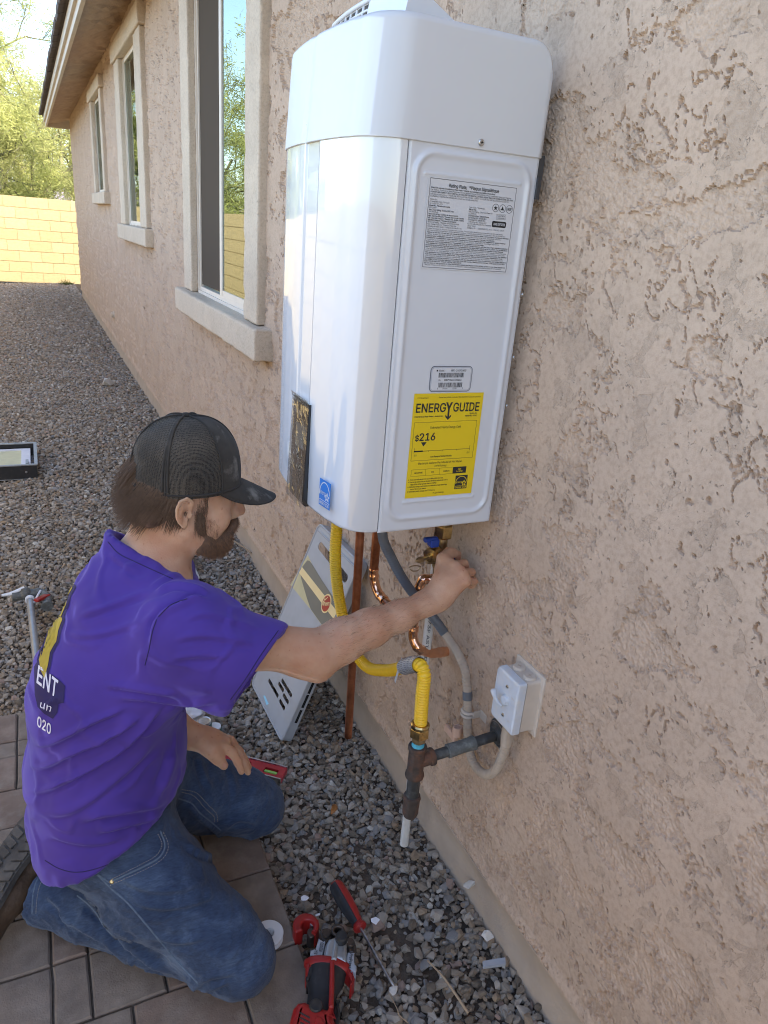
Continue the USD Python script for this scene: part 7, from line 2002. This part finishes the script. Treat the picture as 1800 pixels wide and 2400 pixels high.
# openings: sleeve hem, neck, bottom hem
hem_n = (0.826 * CR - 0.563 * CU); hem_o = at(607, 1565, d=1.27)
sl, (X, Y, Z) = S._box(hem_o - 0.16, hem_o + np.array([0.26, 0.16, 0.16]))
S.a[sl] = np.maximum(S.a[sl], ((X - hem_o[0]) * hem_n[0] + (Y - hem_o[1]) * hem_n[1] + (Z - hem_o[2]) * hem_n[2]).astype(np.float32))
S.cone(nk0 - UPv * 0.06, nk0 + (nk1 - nk0) * 2.2 + FWD * 0.02, 0.059, 0.066, 0.006, cut=True)
col_o = at(340, 1296, d=1.315); col_n = (nk1 - nk0) / np.linalg.norm(nk1 - nk0); col_n = 0.50 * CR + 0.85 * CU + 0.05 * CF; col_n /= np.linalg.norm(col_n)
sl, (X, Y, Z) = S._box(col_o - 0.12, col_o + 0.2)
S.a[sl] = np.maximum(S.a[sl], ((X - col_o[0]) * col_n[0] + (Y - col_o[1]) * col_n[1] + (Z - col_o[2]) * col_n[2] - 0.004).astype(np.float32))
# bottom hem: a slanting plane through the line seen at the back, side and front
ha, hb_, hc = at(*zP(235, 1205), d=1.47) + UPv * 0.03, at(*zP(640, 1245), d=1.30), at(*zP(985, 870), d=1.42)
hn = np.cross(hb_ - ha, hc - ha); hn /= np.linalg.norm(hn)
if hn[2] > 0: hn = -hn
S.halfspace(ha - hn * 0.028, hn)
S.halfspace((0, 0, 0.205), (0, 0, -1))
shirt = S.net(2)
vs_ = shirt.vertices; ns_ = shirt.vertex_normals
shirt.vertices = vs_ + ns_ * (0.006 * (meshkit.fbm(vs_ * np.array([9, 9, 12.0]), 3, 55) - 0.5) + 0.0035 * smoothstep(0.09, 0.0, np.abs(meshkit.fbm(vs_ * 13 + 3, 2, 56) - 0.5)))[:, None]
ze = lambda L: [zE(*p) for p in L]
shirt = fold(shirt, [
    (zp([(165, 575), (260, 590), (400, 530), (520, 465), (720, 385)]), 8, 0.007), (zp([(140, 705), (250, 712), (400, 640), (620, 545), (800, 430)]), 9, 0.008), (zp([(135, 835), (215, 850), (330, 812), (520, 712), (700, 590), (860, 430), (920, 350)]), 8, 0.009),
    (zp([(180, 960), (330, 980), (470, 930), (640, 800), (800, 650), (900, 520)]), 12, 0.005), (zp([(420, 1020), (560, 985), (720, 960), (860, 935), (960, 880)]), 11, 0.007), (zp([(520, 1080), (680, 1040), (820, 1010), (930, 960)]), 8, 0.006), (zp([(250, 1080), (400, 1130), (560, 1140), (700, 1100)]), 9, 0.004),
    (zp([(640, 330), (780, 335), (920, 350), (1080, 365), (1220, 350)]), 8, 0.006), (zp([(560, 260), (720, 280), (860, 300), (1010, 320)]), 8, 0.005), (zp([(950, 600), (920, 720), (870, 840)]), 12, 0.005),
    (ze([(1190, 1062), (1090, 1030), (990, 1075), (900, 1120), (850, 1200), (820, 1330)]), 8, 0.006), (ze([(860, 1030), (960, 985), (1080, 1000), (1170, 1045)]), 7, 0.005), (ze([(830, 1005), (930, 940), (1010, 920)]), 6, 0.003),
    (ze([(420, 1165), (540, 1130), (690, 1075), (860, 1010)]), 9, 0.004), (ze([(340, 1250), (480, 1270), (640, 1240), (800, 1180)]), 9, 0.003), (ze([(1020, 1180), (1150, 1150), (1300, 1190), (1450, 1240)]), 8, 0.003), (ze([(960, 1290), (1120, 1270), (1290, 1290), (1440, 1330)]), 9, 0.004), (ze([(930, 1400), (1100, 1380), (1280, 1390)]), 9, 0.004),
    (ze([(590, 800), (700, 880), (790, 930)]), 8, 0.003), (ze([(520, 780), (480, 900), (400, 1010)]), 9, 0.003)])
so_ = obj('shirt', shirt, 'shirt_purple', man, smooth=True)
sd_ = Drape(shirt)
# stitched lines: collar, shoulder seam, sleeve hem, bottom hem
for q in (ze([(600, 735), (660, 800), (760, 850), (880, 905), (960, 940)]), ze([(870, 1165), (845, 1240), (828, 1330), (805, 1420)]), ze([(880, 1150), (950, 1085), (1040, 1050)]), [(540, 1640), (575, 1592), (615, 1530), (652, 1478)], zp([(250, 1225), (330, 1270), (430, 1290), (560, 1262), (700, 1190), (850, 1040), (930, 930)])):
    try:
        obj('seam', sd_.line(q, 0.0009, 60, 0.0001), 'print_dark', so_, smooth=True)
    except Exception:
        pass


def affine(o, eu, ev):
    o, eu, ev = (np.asarray(t, float) for t in (o, eu, ev))
    return lambda xy: o + xy[:, :1] * eu + xy[:, 1:2] * ev


def poly_px(pts, grow=0.0):
    p = Polygon(pts).buffer(0)
    if grow:
        p = p.buffer(grow)
    p = p.segmentize(4)
    v, f = trimesh.creation.triangulate_polygon(p, engine='earcut')
    return trimesh.Trimesh(np.c_[v, np.zeros(len(v))], f, process=False)


ident = lambda xy: xy
bolt = ze([(412, 985), (385, 1030), (372, 1085), (345, 1150), (352, 1165), (330, 1225), (318, 1290)]) + zp([(305, 30), (283, 70), (272, 140), (252, 212), (232, 170), (222, 110), (235, 60)]) + ze([(232, 1380), (255, 1300), (280, 1210), (300, 1125), (335, 1070), (372, 1010), (400, 975)])
lst = [('print_dark', poly_px(bolt, 5.5), 0.0012), ('print_yellow', poly_px(bolt, 0), 0.0020)]
bg = zp([(196, 150), (215, 120), (250, 190), (290, 195), (330, 225), (360, 255), (352, 345), (325, 350), (318, 400), (295, 432), (250, 405), (215, 370), (200, 300)])
lst.append(('print_dark', poly_px(bg, 1.5), 0.0012))
for nm_, m_, lf_ in lst:
    obj('shirt_print', sd_.flat(m_, ident, lf_, 7), nm_, so_)


def print_text(s, p0, p1, hpx, up, lift=0.002, bold=True, mat_='print_white'):
    m = meshkit.text_mesh(s, 1.0, 0.01, bold)
    keep = m.face_normals[:, 2] > 0.5
    m = trimesh.Trimesh(m.vertices, m.faces[keep], process=False); m.remove_unreferenced_vertices()
    w = m.bounds[1, 0]
    p0, p1 = np.array(p0, float), np.array(p1, float)
    obj('shirt_print', sd_.flat(m, affine(p0, (p1 - p0) / w, np.array(up) * hpx), lift, 0.25), mat_, so_)


print_text('ENT', zP(204, 232), zP(318, 322), 44, (0.10, -0.90))
print_text('un', zP(222, 372), zP(284, 396), 18, (0.20, -0.9), bold=False)
print_text('020', zP(208, 470), zP(286, 522), 24, (0.06, -0.95))

# ---- cap
a_c = math.radians(1)
cx_ = math.cos(a_c) * h0 - math.sin(a_c) * UPv; cz_ = math.sin(a_c) * h0 + math.cos(a_c) * UPv
cy_ = g0
CMx = np.eye(4); CMx[:3, 0], CMx[:3, 1], CMx[:3, 2] = cx_, cy_, cz_
CMx[:3, 3] = HO + cz_ * 0.027 + cx_ * 0.012
AX, AY, CH = 0.0980, 0.0815, 0.126


def crown(th, t):
    """th: angle from the front, t: 0 rim .. 1 button."""
    c = np.cos(t * np.pi / 2) ** 0.72; s = np.sin(t * np.pi / 2) ** 0.95
    fx = np.where(np.cos(th) > 0, AX, AX * 0.99)
    bul = 1 + 0.035 * np.sin(np.pi * np.clip(t, 0, 1)) 
    x, y = fx * np.cos(th) * c * bul, AY * np.sin(th) * c * bul
    z = CH * s
    crease = 0.0016 * np.exp(-((np.mod(th + np.pi / 6 * 0, np.pi / 3) - 0) / 0.03) ** 2) + 0.0016 * np.exp(-((np.mod(th, np.pi / 3) - np.pi / 3) / 0.03) ** 2)
    return np.stack([x * (1 - crease * 6), y * (1 - crease * 6), z], -1)


cap_obj = None
NT, NU = 181, 40
th = np.linspace(-np.pi, np.pi, NT); tt = np.linspace(0, 1, NU)
TH, TT = np.meshgrid(th, tt, indexing='ij')
CV_ = crown(TH, TT).reshape(-1, 3)
wr_ = meshkit.fbm(CV_ * 26, 3, 12) - 0.5
CV_ = CV_ * (1 + 0.035 * wr_[:, None])
i, j = np.meshgrid(np.arange(NT - 1), np.arange(NU - 1), indexing='ij')
tc_, uc_ = (TH[:-1, :-1] + TH[1:, 1:]) / 2, (TT[:-1, :-1] + TT[1:, 1:]) / 2
hole = (np.abs(np.abs(tc_) - np.pi) < 0.36) & (uc_ > 0.075) & (uc_ < 0.075 + 0.26 * np.sqrt(np.clip(1 - (np.abs(np.abs(tc_) - np.pi) / 0.36) ** 2, 0, 1)))
front_p = np.abs(tc_) < np.pi / 3
dust_p = (tc_ < -0.52) & (tc_ > -np.pi / 3)


def capsheet(mask):
    ii, jj = i[mask], j[mask]
    q = np.stack([ii * NU + jj, (ii + 1) * NU + jj, (ii + 1) * NU + jj + 1, ii * NU + jj + 1], -1)
    t = trimesh.Trimesh(CV_, np.vstack([q[:, [0, 1, 2]], q[:, [0, 2, 3]]]), process=False)
    t.remove_unreferenced_vertices(); t.merge_vertices()
    inner = trimesh.Trimesh(t.vertices * 0.985, t.faces[:, ::-1], process=False)
    return moved(trimesh.util.concatenate([t, inner]), CMx)


capt = obj('cap', capsheet(~front_p & ~hole), 'cap_mesh', man, smooth=40)
obj('front_panel', capsheet(front_p & ~dust_p), 'cap_black', capt, smooth=40)
obj('front_panel', capsheet(dust_p), 'cap_dust', capt, smooth=40, label='dusty worn side of the front panel')
for k in range(6):
    t0 = -np.pi + k * np.pi / 3
    ln = np.array([crown(np.array(t0), np.array(u_)) * 1.012 for u_ in np.linspace(0.02, 0.99, 30)])
    obj('panel_seam', moved(tube(ln, 0.0016, 6), CMx), 'cap_black', capt, smooth=True)
    if k in (1,):
        for off in (-0.05, 0.0, 0.05):
            ln2 = np.array([crown(np.array(t0 + off * (1.1 - u_)), np.array(u_)) * 1.010 for u_ in np.linspace(0.05, 0.92, 24)])
            obj('seam_tape', moved(tube(ln2, 0.0024, 6), CMx), 'cap_dust', capt, smooth=True)
obj('cap_button', moved(lathe([(0, CH * 1.025 + 0.003), (0.006, CH * 1.02 + 0.002), (0.0075, CH * 1.0), (0.005, CH * 0.98)], None, 18), CMx), 'cap_black', capt, smooth=True)
sb = np.array([crown(np.array(t_), np.array(0.04)) * 1.02 for t_ in np.linspace(np.pi - 0.42, np.pi + 0.42, 16)])
obj('snap_strap', moved(cat_([tube(sb + [0, 0, 0.004], 0.0042, 6), tube(sb + [0, 0, -0.003], 0.0042, 6)]), CMx), 'cap_black', capt, smooth=True)
# brim: a curved, slightly drooping sheet
bt = np.linspace(-1.12, 1.12, 41); br_ = np.linspace(0, 1, 14)
BT, BR = np.meshgrid(bt, br_, indexing='ij')
wv_ = np.cos(BT / 1.12 * np.pi / 2) ** 0.55
base_x, base_y = AX * np.cos(BT), AY * np.sin(BT)
ext = 0.068 * wv_
BXp = base_x + BR * ext; BYp = base_y * (1 - 0.10 * BR)
BZp = 0.004 - 0.034 * BR ** 1.15 * wv_ - 0.034 * (BYp / 0.08) ** 2 * BR ** 0.8 * wv_
topv = np.stack([BXp, BYp, BZp], -1).reshape(-1, 3)
n1_, n2_ = BT.shape
i_, j_ = np.meshgrid(np.arange(n1_ - 1), np.arange(n2_ - 1), indexing='ij')
q = np.stack([i_ * n2_ + j_, i_ * n2_ + j_ + 1, (i_ + 1) * n2_ + j_ + 1, (i_ + 1) * n2_ + j_], -1).reshape(-1, 4)
q = np.vstack([q[:, [0, 2, 1]], q[:, [0, 3, 2]]])
rimloop = np.array([topv[k * n2_ + n2_ - 1] for k in range(n1_)]) + [0, 0, -0.0014]
obj('brim', moved(cat_([trimesh.Trimesh(topv, q, process=False), trimesh.Trimesh(topv - [0, 0, 0.0028], q[:, ::-1], process=False)]), CMx), 'cap_dust', capt, smooth=50, label='curved black brim dusted white at its tip')
obj('brim_edge', moved(tube(rimloop, 0.0021, 8), CMx), 'cap_black', capt, smooth=True)
bnd = np.array([crown(np.array(t_), np.array(0.02)) * 1.004 for t_ in np.linspace(-np.pi + 0.4, np.pi - 0.4, 60)])
obj('sweat_band', moved(cat_([tube(bnd + [0, 0, 0.001], 0.0022, 6)]), CMx), 'cap_black', capt, smooth=True)

# ---- hair and beard: strands rooted on the head
rngh = np.random.default_rng(21)
Hf = Field(HO - 0.16, HO + 0.16, 0.004)
Hf.ball(hp3(-0.006, 0, 0.028), (0.082, 0.0755, 0.078), 0.02, HM)
Hf.chain([(hp3(-0.058, 0.045, -0.022), 0.020), (hp3(-0.065, 0, -0.032), 0.021), (hp3(-0.056, -0.045, -0.022), 0.020)], 0.02)
sl, (X, Y, Z) = Hf._box(HO - 0.2, HO + 0.2)
o = hp3(-0.012, 0, 0.0); nx_ = HM @ np.array([1.0, 0, -0.25]); nx_ /= np.linalg.norm(nx_)
Hf.a = np.maximum(Hf.a, ((X - o[0]) * nx_[0] + (Y - o[1]) * nx_[1] + (Z - o[2]) * nx_[2]).astype(np.float32))
ho_ = obj('hair', Hf.net(2), 'hair_mass', man, smooth=True)
strands, widths = [], []


def strand(p, d0, d1, L, n=6, w=0.00055, jit=0.12):
    pts = [p]; d0 = d0 / np.linalg.norm(d0); d1 = d1 / np.linalg.norm(d1)
    for k in range(n):
        t = (k + 1) / n
        d = d0 * (1 - t) + d1 * t + rngh.normal(0, jit, 3)
        pts.append(pts[-1] + d / np.linalg.norm(d) * L / n)
    strands.append(np.array(pts)); widths.append(np.linspace(w, w * 0.35, n + 1))


inv_img = lambda r_, u_, f_: CR * r_ + CU * u_ + CF * f_
for k in range(2600):
    az = rngh.uniform(math.radians(78), math.radians(282)); ev = rngh.uniform(-0.62, 0.30)
    d = np.array([math.cos(az) * math.cos(ev), -math.sin(az) * math.cos(ev), math.sin(ev)])
    p = hp3(-0.010, 0, 0.022) + HM @ (d * np.array([0.082, 0.0765, 0.078]))
    back = -d[0]
    out = HM @ d
    down = HM @ np.array([-0.45 if back > 0.3 else -0.2, 0, -1.0])
    strand(p, out * 0.10 + down, down + out * (0.02 + 0.16 * max(back, 0)) + HM @ np.array([-0.22 * max(back, 0), 0, 0]), rngh.uniform(0.020, 0.044) * (1.1 if back > 0.5 else 0.7), w=0.0010, jit=0.09)
for k in range(700):                                                # the tuft through the cap's back opening, flicking outwards
    c = CMx[:3, 3] + CMx[:3, :3] @ (crown(np.array(np.pi + rngh.uniform(-.38, .38)), np.array(rngh.uniform(0.02, 0.30))) * 0.96)
    strand(c, inv_img(-0.6, -0.6, 0), inv_img(-0.55 + rngh.normal(0, .15), -0.85 + rngh.normal(0, .2), rngh.normal(0, .25)), rngh.uniform(0.028, 0.055), w=0.0009, jit=0.08)
for k in range(500):                                                # sideburn in front of the ear
    p = hp3(rngh.uniform(0.014, 0.034), -0.066 + rngh.normal(0, .002), rngh.uniform(-0.035, 0.045))
    strand(p, HM @ np.array([0.1, -0.5, -1]), HM @ np.array([0.2, -0.1, -1]), rngh.uniform(0.010, 0.022), 4, 0.0006)
curves('hair_strands', strands, widths, 'hair_brown', ho_, kind='stuff')
strands, widths = [], []
Bf = Field(HO - 0.17, HO + 0.17, 0.004)
for s in (-1, 1):
    Bf.chain([(hp3(0.024, s * 0.0605, -0.004), 0.0085), (hp3(0.026, s * 0.058, -0.032), 0.0085), (hp3(0.043, s * 0.045, -0.070), 0.0175), (hp3(0.070, s * 0.026, -0.085), 0.0150), (hp3(0.080, 0, -0.090), 0.0180)], 0.018)
    Bf.chain([(hp3(0.050, s * 0.049, -0.054), 0.0075), (hp3(0.072, s * 0.039, -0.062), 0.0085), (hp3(0.085, s * 0.026, -0.070), 0.0110), (hp3(0.089, 0, -0.076), 0.012)], 0.018)
    Bf.chain([(hp3(0.086, s * 0.036, -0.056), 0.0085), (hp3(0.100, s * 0.020, -0.041), 0.0075), (hp3(0.105, 0, -0.038), 0.0068)], 0.012)
bm = Bf.net(2)
bo_ = obj('beard', bm, 'hair_mass', man, smooth=True)
fc_ = bm.triangles_center; fn_ = bm.face_normals
pick = rngh.integers(0, len(fc_), 7500)
for k in pick:
    down = HM @ np.array([0.35, 0, -1.0])
    strand(fc_[k] - fn_[k] * 0.003, fn_[k] * 0.9 + down * 0.5, down + fn_[k] * 0.4, rngh.uniform(0.005, 0.011), 4, 0.0005, 0.16)
for k in range(500):                                                # thin stubble up the cheek
    p = hp3(rngh.uniform(0.02, 0.062), -0.060 + rngh.normal(0, .002), rngh.uniform(-0.05, -0.012))
    q_ = body.nearest.vertex(p[None])[1][0] if k < 0 else None
    strand(p, HM @ np.array([0.3, -0.6, -1]), HM @ np.array([0.2, -0.2, -1]), rngh.uniform(0.004, 0.009), 3, 0.0004)
curves('beard_strands', strands, widths, 'beard_brown', bo_, kind='stuff')
# fine hairs along the reaching forearm
strands, widths = [], []
mask = (((body.vertices - el) @ fa) > 0.02) & (((body.vertices - el) @ fa) < fl - 0.02) & (np.linalg.norm(np.cross(body.vertices - el, fa), axis=1) < 0.06)
vi = np.flatnonzero(mask)
for k in rngh.choice(vi, 900):
    n_ = body.vertex_normals[k]
    strand(body.vertices[k] - n_ * 0.0005, n_ * 0.35 + fa * 0.8 + upf * 0.2, fa + n_ * 0.05 - upf * 0.3, rngh.uniform(0.006, 0.014), 4, 0.00026, 0.15)
curves('arm_hairs', strands, widths, 'hair_brown', bobj, kind='stuff')
